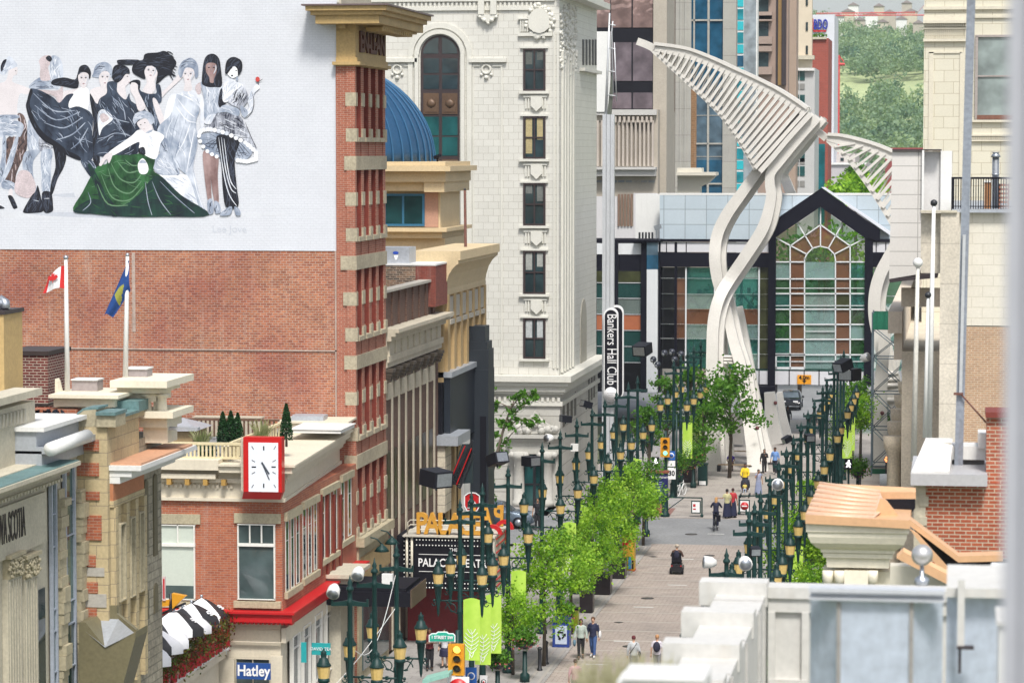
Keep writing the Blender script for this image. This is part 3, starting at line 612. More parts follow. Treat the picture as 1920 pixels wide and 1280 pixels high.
# clock
ck=T('wall_clock','large rectangular red clock with white face on the corner of the brick building','clock',PY(491,937,YC-.5))
yf=YC-1.05
a=PY(456,819,yf); c=PY(528,819,yf); zc0=PY(490,922,yf).z; zc1=PY(490,937,yf).z
b=MB(); b.box(a.x,c.x,yf,YC-.6,zc0,a.z); b.add([(a.x,yf,zc0),(c.x,yf,zc0),(c.x,YC-.6,zc0),(a.x,YC-.6,zc0),(a.x-.12,yf+.25,zc1),(c.x-.12,yf+.25,zc1),(c.x-.12,YC-.6,zc1),(a.x-.12,YC-.6,zc1)],[(0,1,5,4),(1,2,6,5),(3,0,4,7),(4,5,6,7),(2,3,7,6)])
O('case',b,plain('glossy_red_enamel',(.50,.012,.012),.3,var=.06),ck)
b=MB(); b.box(a.x-.13,a.x-.005,yf+.15,YC-.5,zc0,a.z-.05); b.box(c.x-.9,c.x-.5,YC-.6,YC-.05,zc0+.3,a.z-.3); O('mounting',b,M_stonel,ck)
b=MB(); b.fr(466,829,522,922,yf,.02); fc=O('face',b,plain('clock_white',(.74,.77,.82),.35,var=.03),ck)
b=MB(); cx,cy=494.5,875.0
for h in range(12):
 an=h*math.pi/6; dx,dy=math.sin(an),-math.cos(an); k=min(22.5/max(abs(dx),1e-6),39/max(abs(dy),1e-6)); k2=k-(7 if h%3 else 8)
 p,q=PY(cx+dx*k,cy+dy*k,yf-.024),PY(cx+dx*k2,cy+dy*k2,yf-.024); b.beam(p,q,.022 if h%3 else .045,.008,up=(0,1,0))
O('hour_mark',b,M_black,fc)
b=MB(); b.beam(PY(491,867,yf-.03),PY(505,899,yf-.03),.035,.01,up=(0,1,0)); b.beam(PY(490.5,866,yf-.04),PY(504.5,888,yf-.04),.055,.01,up=(0,1,0)); O('clock_hand',b,plain('steel_grey_hand',(.06,.07,.09),.4),fc)
# shop signs and small things on the shopfront
def board(name,label,cat,x0,y0,x1,y1,Y,mat,txt=None,tm=None,ts=.3,sx=1.0,d=.06,thick=.05,space=1.0,bold=0.0,**k):
 t=T(name,label,cat,PY((x0+x1)/2,y1,Y),**k); b=MB(); b.fr(x0,y0,x1,y1,Y,thick); O('panel',b,mat,t)
 if txt:lettering(txt,ts,PY((x0+x1)/2,(y0+y1)/2,Y)+Vector((0,-thick-.012,0)),tm,t,ext=.006,sx=sx,space=space,bold=bold)
 return t
M_ltr=plain('white_lettering',(.80,.80,.80),.5,var=.03)
board('shop_sign','blue rectangular sign reading Hatley in white on the cream shopfront','sign',444,1241,508,1273,YC-.5,plain('royal_blue_panel',(.015,.07,.27),.4,var=.1),'Hatley',M_ltr,.55,.84,bold=.012)
board('hanging_sign','small teal sign reading DAVIDsTEA projecting beside the green lamp post','sign',585,1204,620,1227,YC-8,plain('teal_panel',(.02,.32,.33),.4,var=.08),'DAVIDsTEA',M_ltr,.145,.95)
board('hanging_sign','teal sign seen edge on against the cream corner below the red string course','sign',565,1203,575,1241,YC-.7,plain('teal_panel_side',(.02,.32,.33),.4,var=.08))
t=T('security_camera','white security camera on the cream wall left of the blue sign','camera',PY(413,1225,YC)); b=MB(); b.tube([PY(402,1222,YC-.5),PY(430,1215,YC-.3)],.07,8); O('body',b,M_white,t); b=MB(); b.tube([PY(424,1228,YC),PY(424,1217,YC-.3)],.035,6); O('bracket',b,M_white,t)
# ---------------------------------------------------------------- sandstone building
YS=PX(203,1000,XL).y; YS2=PX(306,1000,XL).y
sb=T('sandstone_building','buff sandstone building with red brick quoins and cream classical parapet','building',(XL-3,YS+3,0))
def ZS(y):return PY(203,y,YS).z
M_ash=brick('ashlar_sandstone',(.50,.405,.235),(.45,.365,.215),(.27,.22,.15),.7,.38,.012,var=.2,streak=.35,stain=(.25,.22,.17),bump=.3)
M_rubble=brick('rock_faced_rubble',(.40,.36,.27),(.28,.25,.19),(.22,.2,.15),.42,.26,.02,var=.4,streak=.3,stain=(.2,.19,.15),bump=1.0)
b=MB(); b.box(PY(120,1000,YS).x,XL,YS,PX(262,1000,XL).y,0,ZS(800)); O('wall',b,M_ash,sb)
b=MB(); b.box(PY(60,1000,YS).x,XL-.05,PX(262,1000,XL).y,YS2,0,ZS(845)); O('rubble_wall',b,M_rubble,sb)
b=MB();
for(y0,y1,x1)in((824,845,186),(867,892,186),(920,937,187),(965,1012,191),(1040,1062,180),(1090,1111,184),(1139,1162,182)):b.fr(140,y0,x1,y1,YS,.05)
OS('brick_quoin',b,M_redbrick,sb)
b=MB(); b.fr(160,1063,196,1080,YS,.03); b.fr(150,1112,200,1138,YS,.03); OS('cement_patch',b,plain('grey_cement',(.40,.38,.34),.9),sb)
b=MB(); b.ob(203.4,893,309,906,XL,.3,.45,ref=206); b.ob(203.2,881,309,893,XL,.65,.5,ref=206); b.ob(202,872,310,881,XL,.95,.55,ref=206); O('cornice',b,M_white,sb)
b=MB(); b.ob(203.6,906,262,940,XL,.1,.4,ref=206); b.mi=1; b.ob(205,868,306,872,XL,.9,ref=206); O('painted_frieze',b,[plain('orange_brick_frieze',(.42,.17,.08),.8),plain('terracotta_roof_edge',(.50,.27,.16),.8)],sb)
b=MB(); b.ob(203,940,262,952,XL,.12);
for x in(206,227,244,260):b.ob(x-2,952,x+3,1300,XL,.16,ref=206)
OS('pilaster',b,M_ash,sb)
for(x0,x1,y0,y1)in((211,222,984,1130),(231,240,972,1122),(248,257,962,1112)):owin(sb,x0,y0,x1,y1,XL,M_stone,M_glassd,1.4,.2,(),'tall_window')
def arch_ob(mb,x0,x1,y0,y1,X,d):
 pts=[]; ya,yb=PX(x0,640,X).y,PX(x1,640,X).y; zt_,z0_=PX(x0,y0,X).z,PX(x0,y1,X).z; r=(yb-ya)/2
 for i in range(9):q=math.pi*i/8; pts.append((X,ya+r-r*math.cos(q),zt_-r+r*math.sin(q)))
 pts+=[(X,yb,z0_),(X,ya,z0_)]; mb.prism(pts,(d,0,0))
b=MB()
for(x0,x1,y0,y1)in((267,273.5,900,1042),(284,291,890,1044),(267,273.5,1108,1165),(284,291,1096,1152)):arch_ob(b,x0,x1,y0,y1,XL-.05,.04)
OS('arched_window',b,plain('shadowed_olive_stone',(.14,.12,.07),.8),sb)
M_teal=plain('verdigris_copper',(.13,.23,.23),.55,.2,var=.3,streak=.3)
# brick and copper parapet at the corner, cream pediment behind
b=MB(); pts=[PY(px,py,YS)for px,py in((142,800),(142,786),(147,776),(157,769),(180,767),(183,800))]; b.prism(pts,(0,.9,0)); b.fr(183,778,219,800,YS,.12,.9); O('parapet_block',b,M_stone,sb)
b=MB(); b.ob(203,800,268,786,XL,.06,.5,ref=203); O('side_parapet',b,M_ash,sb)
b=MB(); b.fr(183,771,220,778,YS,.2,1.0); b.ob(219,778,252,783,XL,.15,.6); b.ob(252,752,270,772,XL,.12,.7)
pts=[PY(px,py,YS)for px,py in((139,800),(139,784),(145,773),(156,765),(184,763),(184,767),(158,769),(148,776),(143,786),(143,800))]; b.prism(pts,(0,1.0,0)); O('copper_capping',b,M_teal,sb)
YP=YS+3.2
b=MB(); a0=PY(108,735,YP)
b.fr(116,760,214,772,YP,.3,1.2); b.fr(112,742,226,760,YP,.6,1.5); b.fr(108,735,238,743,YP,.9,1.8)
b.prism([PY(px,py,YP)for px,py in((103,765),(103,710),(106,716),(118,765))],(0,.4,0))
YP2=YP+1.0
b.fr(232,734,296,752,YP2,.2,1.5); b.fr(228,722,308,735,YP2,.5,1.8); b.fr(222,709,328,723,YP2,.9,2.2)
b.fr(266,780,318,800,YP2,.3,1.4); b.fr(266,768,334,781,YP2,.6,1.8); b.fr(270,800,316,830,YP2,.1,1.0)
for px in(275,304):
 p=PY(px,785,YP2-.1); z1=PY(px,738,YP2-.1).z; hh=z1-p.z
 b.lathe((p.x,p.y,p.z),[(.22,0),(.22,hh*.08),(.15,hh*.12),(.17,hh*.3),(.15,hh*.6),(.13,hh*.85),(.2,hh*.9),(.24,hh)],12)
b.fr(288,752,293,785,YP2,.02,.3)
O('cream_pediment',b,plain('ivory_painted_pediment',(.72,.66,.52),.6,var=.1,streak=.15),sb)
b=MB(); pts=[PY(px,py,YP2)for px,py in((268,822),(272,812),(282,800),(300,796),(318,784),(312,800),(300,812),(288,830),(268,832))]; b.prism(crom_:=pts,(0,.7,0)); O('scroll_bracket',b,plain('orange_brown_scroll',(.38,.14,.04),.6),sb)
b=MB(); b.fr(298,800,372,806,YP2+.1,.1,.2); O('gutter',b,M_greym,sb)
# olive metal hood
hd=T('entrance_hood','olive sheet metal hood with pale sloping top on the sandstone wall','canopy',PX(203,1290,XL+.5))
b=MB(); Yh=79.6
pts=[PY(px,py,Yh)for px,py in((148,1300),(148,1166),(160,1166),(197,1212),(254,1184),(254,1196),(226,1300))]; b.prism(pts,(0,1.25,0)); O('hood_body',b,plain('olive_painted_metal',(.17,.15,.085),.5,.1),hd)
b=MB(); b.add([PY(160,1183,Yh),PY(197,1213,Yh-.05),PY(252,1186,Yh),PY(222,1160,Yh+1.25),PY(166,1158,Yh+1.25)],[(0,1,2,3,4)]); O('hood_top',b,M_greym,hd)
b=MB(); pts=[PY(px,py,Yh+1.25)for px,py in((196,1135),(219,1135),(219,1150),(255,1180),(255,1192),(196,1170))]; b.prism(pts,(0,.2,0)); O('back_fin',b,plain('olive_painted_metal_fin',(.17,.15,.085),.5,.1),hd)
# roof boxes, flagpoles and flags
for(x0,y0,x1,y1,Y,l)in((140,709,188,736,YP+.8,'grey metal vent box on the lower cream slab beside the first flagpole'),(240,688,281,711,YP2+.9,'grey metal vent box on the higher cream slab right of the second flagpole')):
 t=T('vent_box',l,'vent',PY((x0+x1)/2,y1,Y),'roof vent boxes'); b=MB(); b.fr(x0,y0+3,x1,y1,Y,.3,.3); O('body',b,plain('mauve_grey_metal',(.33,.29,.29),.5,.2),t); b=MB(); b.fr(x0-1,y0,x1+1,y0+3,Y,.35,.35); O('lid',b,M_white,t)
def flagpole(name,x0,y0,x1,y1,Y,label,r=.06,ball=.09,bm=None,mat=None,**k):
 p,q=PY(x1,y1,Y),PY(x0,y0,Y); t=T(name,label,'flagpole',p,**k)
 b=MB(); b.tube([p,q],[r*1.15,r*.7],10); O('pole',b,mat or M_white,t)
 b=MB(); b.ball(q+Vector((0,0,ball*.8)),ball,12,8); O('finial',b,bm or M_steel,t); return p,q
flagpole('flagpole',123.5,487,126.5,738,YP+.4,'white flagpole carrying the red and white flag, left one of two',.075,.075)
flagpole('flagpole',239,481,235,712,YP2+.5,'white flagpole carrying the blue flag, right one of two',.075,.06)
def flag(name,label,quadpts,Y,mats,cells,wave=.12,nu=14,nv=10):
 """cloth patch: quadpts = four px corners (hoist top, fly top, fly bottom, hoist bottom)"""
 b=MB(); A,B,C,D=[Vector(PY(x,y,Y))for x,y in quadpts]; vs=[]
 for j in range(nv+1):
  for i in range(nu+1):
   u,v=i/nu,j/nv; p=A.lerp(B,u).lerp(D.lerp(C,u),v); p.y+=wave*math.sin(u*7+v*2.2)*(.3+u); p.z+=.05*math.sin(u*5); vs.append(p)
 for j in range(nv):
  for i in range(nu):
   b.mi=cells((i+.5)/nu,(j+.5)/nv); b.smooth=True; o=j*(nu+1)+i; b.add([vs[o],vs[o+1],vs[o+nu+2],vs[o+nu+1]],[(0,1,2,3)])
 return O(name,b,mats,None)
M_flagred=plain('red_flag_cloth',(.55,.02,.02),.8,var=.1); M_flagwhite=plain('white_flag_cloth',(.75,.75,.76),.8,var=.08)
leafp=[(0,1),(.1,.62),(.35,.72),(.28,.3),(.62,.5),(.66,.36),(.95,.36),(.82,.12),(.98,0),(.55,-.3),(.6,-.46),(.06,-.38),(.06,-.85)]
leafp=leafp+[(-x,y)for x,y in leafp[::-1]if x>0]
YFl=YP+.35
fl=flag('national_flag','',((120.5,498),(90,517),(80,547),(120.5,541)),YFl,[M_flagred,M_flagwhite],lambda u,v:0 if u<.2 or u>.86 else 1,.05,28,8)
tag(fl,'red and white flag with maple leaf flying from the left white pole','flag')
b=MB(); b.prism([PY(99+x*10,521-y*11-x*2,YFl-.09)for x,y in leafp],(0,.008,0)); O('maple_leaf',b,M_flagred,fl)
fl=flag('blue_flag','',((241,487),(244,541),(212,592),(195,591)),YP2+.45,[plain('blue_flag_cloth',(.01,.055,.22),.8,var=.2),plain('yellow_green_flag_patch',(.30,.30,.05),.8,var=.2)],lambda u,v:1 if .25<v<.62 and .18<u<.72+.2*(v>.4)and u+v>.75 and u-v<.35 else 0,.06,20,24)
tag(fl,'limp blue flag with yellow green crest hanging on the right white pole','flag')
# ---------------------------------------------------------------- chimneys behind
t=T('chimney','dark red brick chimney with dark cap behind the flagpole','chimney',PY(60,757,YS+5)); b=MB(); b.fr(20,664,102,790,YS+5,.6,1.6); O('stack',b,brick('dark_red_brick',(.16,.022,.016),(.09,.014,.012),(.40,.33,.27),.24,.085,.014,var=.2,streak=.0),t); b=MB(); b.fr(19,655,103,664,YS+5,.65,1.65); b.fr(20,752,102,757,YS+5,.64,1.6); O('cap',b,plain('dark_brown_cap',(.035,.022,.02),.6),t)
t=T('chimney','ochre rendered chimney with metal pipe at the left picture edge','chimney',PY(5,740,YS+1)); b=MB(); b.fr(-40,588,19,760,YS+1,.5,1.2); O('stack',b,plain('ochre_render',(.50,.35,.15),.75,var=.15,streak=.25),t); b=MB(); b.fr(-40,580,20,588,YS+1,.55,1.25); O('cap',b,M_frameb,t)
b=MB(); p=PY(-2,580,YS+1); b.tube([p,p+Vector((0,0,.18)),p+Vector((.1,0,.3)),p+Vector((.2,0,.22)),p+Vector((.24,-.1,.02))],.13,12); O('pipe',b,M_steel,t)
t=T('roof_tarpaulin','black plastic sheet draped over a low brick wall between the roofs','tarpaulin',PY(100,800,YS+2.4)); b=MB(); rnd=random.Random(4); vs=[]
A,B,C,D=[PY(x,y,YS+2.4)for x,y in((62,768),(118,768),(142,800),(62,802))]
for j in range(9):
 for i in range(15):p=A.lerp(B,i/14).lerp(D.lerp(C,i/14),j/8); vs.append(p+Vector((0,rnd.uniform(-.12,.12)-.02*j,rnd.uniform(-.03,.03))))
b.add(vs,[(j*15+i,j*15+i+1,j*15+i+16,j*15+i+15)for j in range(8)for i in range(14)]); O('sheet',b,plain('black_plastic_sheet',(.006,.009,.018),.25,var=.3),t)
b=MB(); b.fr(60,766,146,830,YS+2.5,.05,.5); O('brick_wall',b,M_redbrick,t)
# ---------------------------------------------------------------- narrow glass fronted building
XG=XL-.85
gb=T('narrow_building','narrow glass fronted building between rock faced piers','building',(XG-3,YS-1.5,0))
Yg=PX(86,1000,XG).y
b=MB(); b.box(XG-6,XG-.05,Yg,YS-.02,0,PX(90,868,XG).z); O('wall',b,M_stonel,gb)
rnd=random.Random(7)
for(x0,x1)in((99,113),(135,148)):
 b=MB(); z=0.0; ya,yb=PX(x0,640,XG).y,PX(x1,640,XG).y; ztop=PX(x0,920,XG).z
 while z<ztop:
  h=rnd.uniform(.2,.45); b.box(XG,XG+rnd.uniform(.12,.3),ya+rnd.uniform(0,.1),yb-rnd.uniform(0,.1),z+.01,min(z+h,ztop)); z+=h
 O('rock_faced_pier',b,M_stone,gb)
for(x0,x1,y0)in((88,98,905),(114,133,878)):owin(gb,x0,y0,x1,1420,XG,plain('pale_blue_grey_frame',(.36,.40,.47),.5),glass('curtain_glass',(.05,.10,.08)),2.0,.1,(.12,.24,.47,.55,.7),'curtain_window')
b=MB(); b.ob(66,845,165,877,XG,.15,2.0,ref=70); b.ob(66,838,167,850,XG,.5,2.0,ref=70); b.ob(66,808,150,838,XG,.0,2.0,ref=70); O('metal_cornice',b,M_greym,gb)
b=MB(); b.ob(64,800,152,808,XG,.25,2.2,ref=70); O('coping',b,M_white,gb)
b=MB(); b.tube([PX(94,842,XG+.55),PX(163,817,XG+.55)],.19,14); O('white_pipe',b,M_white,gb)
# ---------------------------------------------------------------- bank with carved name
Yn=PX(-60,1000,XG).y
nb=T('bank_building','pale stone bank with carved name on the frieze and fluted pilasters','building',(XG-3,Yn,0))
def ZN(y):return PX(40,y,XG).z
b=MB(); b.box(XG-8,XG,Yn,Yg-.02,0,ZN(880)); b.box(XG-7,XG-.6,Yn,PX(66,800,XG-.6).y,ZN(880),PX(60,752,XG-.6).z); O('wall',b,M_stonel,nb)
b=MB(); b.box(XG-1,XG+.75,Yn-.09,PX(103,880,XG).y,ZN(892),ZN(884)); b.box(XG-1,XG+.45,Yn-.07,PX(103,880,XG).y,ZN(905),ZN(892)); b.box(XG-1,XG+.2,Yn-.05,PX(100,880,XG).y,ZN(918),ZN(905)); b.box(XG-1.2,XG-.4,Yn-.05,PX(67,800,XG-.6).y,ZN(758),ZN(744))
for i in range(26):y=Yn+.1+i*.27; b.box(XG+.1,XG+.32,y,y+.15,ZN(922),ZN(916))
O('cornice',b,M_stonel,nb)
b=MB(); b.box(XG-1.0,XG+.7,Yn-.08,PX(103,880,XG).y,ZN(884),ZN(882)); O('copper_gutter',b,M_teal,nb)
b=MB()
for i in range(20):y=Yn+.5+i*.3; b.box(XG-.6,XG-.5,y,y+.12,PX(50,800,XG).z,PX(50,775,XG).z)
O('carved_fluting',b,plain('grey_carved_stone',(.36,.34,.28),.85),nb)
b=MB(); b.box(XG,XG+.12,Yn+.02,PX(80,960,XG).y,ZN(1032),ZN(935)); O('frieze',b,M_stonel,nb)
pN=PX(44,985,XG)
yA,yB=PX(0,985,XG).y,PX(44,985,XG).y; Ln=(yB-yA)*11/8.8
lettering('NOVA SCOTIA',1.15,(XG+.135,yB-Ln/2-.38,PX(22,985,XG).z),plain('bronze_letter',(.035,.03,.028),.5),nb,ux=(0,1,0),ext=.012,sx=Ln/6.9,bold=.0)
b=MB()
for px in(3,34):
 ya=PX(px,1000,XG).y; b.box(XG,XG+.16,ya,ya+1.15,0,PX(px+4,1085,XG).z)
 for k in range(5):b.box(XG+.16,XG+.19,ya+.08+k*.22,ya+.19+k*.22,0,PX(px+4,1090,XG).z)
OS('pilaster',b,M_stonel,nb)
b=MB(); rnd=random.Random(2)
for px in(3,34):
 ya=PX(px,1000,XG).y; z0=PX(px+4,1085,XG).z
 b.box(XG,XG+.2,ya+.05,ya+1.1,z0,z0+.55)
 for i in range(90):b.ball((XG+.2+rnd.uniform(0,.04),ya+rnd.uniform(0,1.15),z0+rnd.uniform(.03,.52)),rnd.uniform(.03,.065),6,4)
 b.box(XG,XG+.28,ya-.05,ya+1.2,z0+.55,z0+.64)
OS('capital',b,M_stone,nb)
b=MB()
for px in(20,60):ya=PX(px,1000,XG).y; b.box(XG+.02,XG+.05,ya,ya+.95,0,PX(px,1110,XG).z)
OS('window',b,M_glassd,nb)
# ================================================================== LEFT SIDE, FURTHER ALONG
def yx(px,X=None):return PX(px,640,XL if X is None else X).y
# ground floor of the mural building
b=MB(); b.ob(661,1023,731,1007,XL,.0,ref=661); b=MB()
z=PX(664,1022,XL).z
b.box(XL,XL+.35,YM-.15,YM2,z-.12,z+.25); b.box(XL,XL+.08,YM,YM2,0,z-.12)
O('shopfront_wall',b,M_stone,mur)
b=MB(); b.box(XL+.08,XL+.2,YM+.4,YM2-.2,z-1.6,z-.6); O('shop_fascia',b,plain('faded_ochre_fascia',(.38,.27,.13),.8,var=.3),mur)
for k in range(2):b=MB(); b.box(XL+.08,XL+.14,YM+.6+k*2.9,YM+3.1+k*2.9,.4,z-1.8); O('shop_window',b,M_shopglass,mur)
def awning_light(px,py,Y,label):
 p=PY(px,py,Y); t=T('gooseneck_lamp',label,'lamp',p,'green shop lamps')
 b=MB(); b.tube([p+Vector((-1.3,.2,.5)),p+Vector((-.8,.1,.62)),p+Vector((-.2,0,.5)),p+Vector((0,0,.28))],.03,6); O('arm',b,M_green,t)
 b=MB(); b.lathe(p,[(.32,0),(.2,.16),(.07,.26),(.05,.32)],12); O('shade',b,M_green,t)
awning_light(716,1033,YM+1.0,'nearer green gooseneck lamp over the sandstone shopfront'); awning_light(735,1019,YM+3.2,'farther green gooseneck lamp over the sandstone shopfront')
t=T('shop_awning','dark flat awning over the entrance left of the theatre marquee','awning',PY(720,1160,111)); b=MB(); b.box(XL+.1,XL+3.4,109.4,112.6,4.15,4.7); b.box(XL+.1,XL+3.2,109.5,112.5,4.7,4.85); O('roof',b,M_black,t)
b=MB(); b.box(XL+3.4,XL+3.43,109.4,112.6,4.1,4.8); O('fascia',b,plain('brown_fascia_edge',(.12,.08,.05),.6),t)
rnd_=random.Random(5)
# ---------------------------------------------------------------- brown brick building
YB2=yx(826)
bb=T('brown_brick_building','brown brick building with cream cornice, dark brackets and slim pilasters','building',(XL-5,(YM2+YB2)/2,0))
M_brown=brick('dark_brown_brick',(.115,.055,.035),(.08,.038,.026),(.14,.10,.08),.24,.085,.01,var=.25,streak=.2,stain=(.16,.11,.08))
def zb_(y):return PX(724,y,XL).z
b=MB(); b.box(XL-8,XL-.12,YM2+.01,YB2,0,zb_(690)); b.box(XL-.5,XL-.2,YM2+.01,YB2-.3,zb_(625),zb_(550)); O('brick_wall',b,M_brown,bb)
b=MB()
for i in range(8):y=YM2+.5+i*1.62; b.box(XL-.2,XL-.12,y,y+.35,zb_(616),zb_(552))
OS('parapet_pier',b,M_brown,bb)
b=MB(); b.box(XL-.6,XL-.05,YM2+.01,YB2-.2,zb_(550),zb_(545)); O('parapet_coping',b,plain('pale_stone_coping',(.45,.42,.36),.8),bb)
M_corn=plain('weathered_ivory_cornice',(.50,.45,.35),.8,var=.2,streak=.35,stain=(.22,.2,.16))
b=MB(); b.box(XL-.5,XL+.55,YM2+.01,YB2+.6,zb_(624),zb_(617)); b.box(XL-.5,XL+.4,YM2+.01,YB2+.45,zb_(631),zb_(624)); b.box(XL-.5,XL+.22,YM2+.01,YB2+.25,zb_(640),zb_(631))
b.box(XL-.5,XL+.02,YM2+.01,YB2+.01,zb_(668),zb_(640)); b.box(XL-.5,XL+.12,YM2+.01,YB2+.12,zb_(680),zb_(668)); b.box(XL-.5,XL+.05,YM2+.01,YB2+.05,zb_(690),zb_(680))
for i in range(9):y=YM2+.3+i*1.45; b.box(XL+.02,XL+.1,y,y+.12,zb_(668),zb_(640))
O('cornice',b,M_corn,bb)
pil=[724.5,738,751,764,778,791,804,817]
b=MB(); c=MB(); pn=MB(); wn=MB()
for i,px in enumerate(pil):
 y=yx(px)
 b.box(XL-.12,XL-.07,y,y+.26,0,zb_(716))
 for k in range(4):c.box(XL-.12,XL+.32-k*.05,y-.18+k*.04,y+.5-k*.04,zb_(692+k*6+6),zb_(692+k*6))
 if i<7:
  y2=yx(pil[i+1]); pn.box(XL-.12,XL-.04,y+.5,y2-.16,zb_(752),zb_(722));
  wn.box(XL-.12,XL-.1,y+.62,y2-.28,zb_(985),zb_(850))
OS('pilaster',b,M_corn,bb); OS('bracket',c,plain('dark_carved_bracket',(.07,.055,.04),.8),bb); OS('relief_panel',pn,M_corn,bb)
OS('window',wn,plain('dark_arched_pane',(.03,.018,.014),.3),bb)
b=MB(); b.box(XL-8,XL-.6,YM2+.05,YB2-.1,zb_(600),zb_(596)); O('roof',b,M_roofgrey,bb)
# mixed old brick wall on its roof
t=T('rooftop_wall','old patched brick penthouse wall above the brown brick parapet','wall',PY(770,545,YB2-2)); b=MB(); Yq=YB2-2
b.fr(700,498,780,575,Yq,.1,3); O('patched_brick',b,brick('patched_sooty_brick',(.30,.17,.10),(.05,.04,.035),(.34,.27,.2),.3,.1,.02,var=.4,streak=.3),t)
b=MB(); b.fr(780,498,818,575,Yq,.12,3); O('red_brick',b,brick('plum_red_brick',(.22,.05,.035),(.16,.035,.025),(.2,.09,.06),.24,.08,.006,var=.2,streak=.2),t)
b=MB(); b.fr(700,494,819,498,Yq,.14,3); O('flashing',b,M_white,t)
t=T('air_handler','grey metal rooftop unit with small blue emblem beneath the blue dome','roof unit',PY(745,498,Yq+1)); b=MB(); b.fr(690,463,771,496,Yq+1,.5,1.2); O('casing',b,M_greym,t)
b=MB(); p=PY(742,474,Yq+.48); b.lathe(p,[(.01,0),(.01,0)],4); q=MB(); q.prism([p+Vector((.14*math.cos(a),0,.07*math.sin(a)))for a in[i*math.pi/6 for i in range(12)]],(0,-.01,0)); O('emblem',q,plain('blue_emblem',(.02,.07,.4),.5),t)
q=MB(); q.prism([PY(x,y,Yq+.48)for x,y in((738,478),(747,478),(744,487),(741,487))],(0,-.01,0)); O('emblem_mark',q,M_ltr,t)
# ---------------------------------------------------------------- tan building with deep cavetto cornice
YT2=yx(906); YT=YB2+.8
M_tanst=plain('tan_stucco',(.44,.31,.15),.75,var=.14,streak=.25,stain=(.25,.17,.09))
M_tanlt=plain('pale_tan_stucco',(.58,.46,.28),.75,var=.12,streak=.2)
tb=T('tan_building','tan stucco building with a deep curved cornice beyond the brown brick one','building',(XL-5,(YT+YT2)/2,0))
def zt_(y):return PX(826,y,XL).z
b=MB(); b.box(XL-6,XL,YT,YT2,0,zt_(530)); O('wall',b,M_tanst,tb)
prof=[(.05,556),(.10,556),(.10,549),(.08,545),(.14,532),(.26,517),(.44,505),(.62,498),(.72,496),(.72,489),(.82,489),(.82,472),(-1.5,472)]
b=MB(); rA=[(XL+dx,YT-.05,zt_(y))for dx,y in prof]+[(XL-1.5,YT-.05,zt_(556))]; b.prism(rA,(0,YT2-YT+.3,0)); O('cornice',b,M_tanlt,tb)
b=MB(); c=MB(); n=7
for i in range(n):
 y=YT+.3+(YT2-YT-.8)*i/(n-1); b.box(XL,XL+.16,y,y+.55,0,zt_(556))
 if i<n-1:
  y2=YT+.3+(YT2-YT-.8)*(i+1)/(n-1); c.box(XL+.02,XL+.12,y+.6,y2-.05,zt_(600),zt_(560)); c.box(XL+.02,XL+.2,y+.6,y2-.05,zt_(612),zt_(603))
OS('pilaster',b,M_tanst,tb); OS('panel',c,plain('greige_panel',(.40,.37,.31),.8),tb)
b=MB(); b.box(XL-6,XL-1.2,YT+.1,YT2,zt_(540),zt_(536)); O('roof',b,M_roofgrey,tb)
# ---------------------------------------------------------------- blue domed building
YD=YT2+1.5
dm=T('domed_building','tan building topped by a ribbed blue metal dome behind the brick tower','building',PY(760,700,YD))
M_dome=plain('blue_standing_seam_metal',(.022,.085,.18),.4,.25,var=.2,streak=.1)
b=MB(); b.fr(560,345,826,700,YD,.0,6); b.fr(560,445,836,700,YD,.25,6); O('wall',b,M_tanlt,dm)
b=MB(); b.fr(560,340,826,358,YD,.5,7); b.fr(560,320,841,341,YD,.9,7); b.fr(560,311,853,321,YD,1.4,7); b.fr(560,303,840,311,YD,.8,7); b.fr(800,341,838,360,YD,.8,7)
b.fr(560,433,832,446,YD,.6,7); b.fr(560,426,843,434,YD,.9,7); O('cornice',b,M_tanlt,dm)
win(dm,690,363,797,424,YD,plain('blue_window_frame',(.03,.14,.25),.4),glass('deep_teal_glass',(.012,.06,.065)),(.3,.62,),(),4.5,.15)
b=MB(); b.fr(797,360,822,426,YD,.1); O('pink_pier',b,plain('pink_stucco',(.42,.24,.17),.8),dm)
c=PY(590,303,YD+3.6); rr=PY(812,303,YD+3.6).x-c.x; hh=PY(590,112,YD+3.6).z-c.z
prof=[(rr*math.cos(a),hh*math.sin(a))for a in[i*math.pi/2/16 for i in range(17)]]; prof[-1]=(.02,hh)
b=MB(); b.lathe(c,prof,64,True); O('dome',b,M_dome,dm)
b=MB()
for i in range(56):
 a=2*math.pi*i/56; b.tube([(c.x+r*1.004*math.cos(a),c.y+r*1.004*math.sin(a),c.z+z)for r,z in prof[:-2]],.05,4)
O('dome_seam',b,plain('blue_seam_metal',(.035,.12,.23),.4,.25),dm)
t=T('security_camera','black camera on the corner of the blue domed building','camera',PY(820,303,YD-.6)); b=MB(); p=PY(820,296,YD-.6); b.beam(p+Vector((-.15,0,0)),p+Vector((.2,-.2,.12)),.16,.16); b.tube([p,p-Vector((0,0,.2))],.05,6); O('body',b,M_black,t)
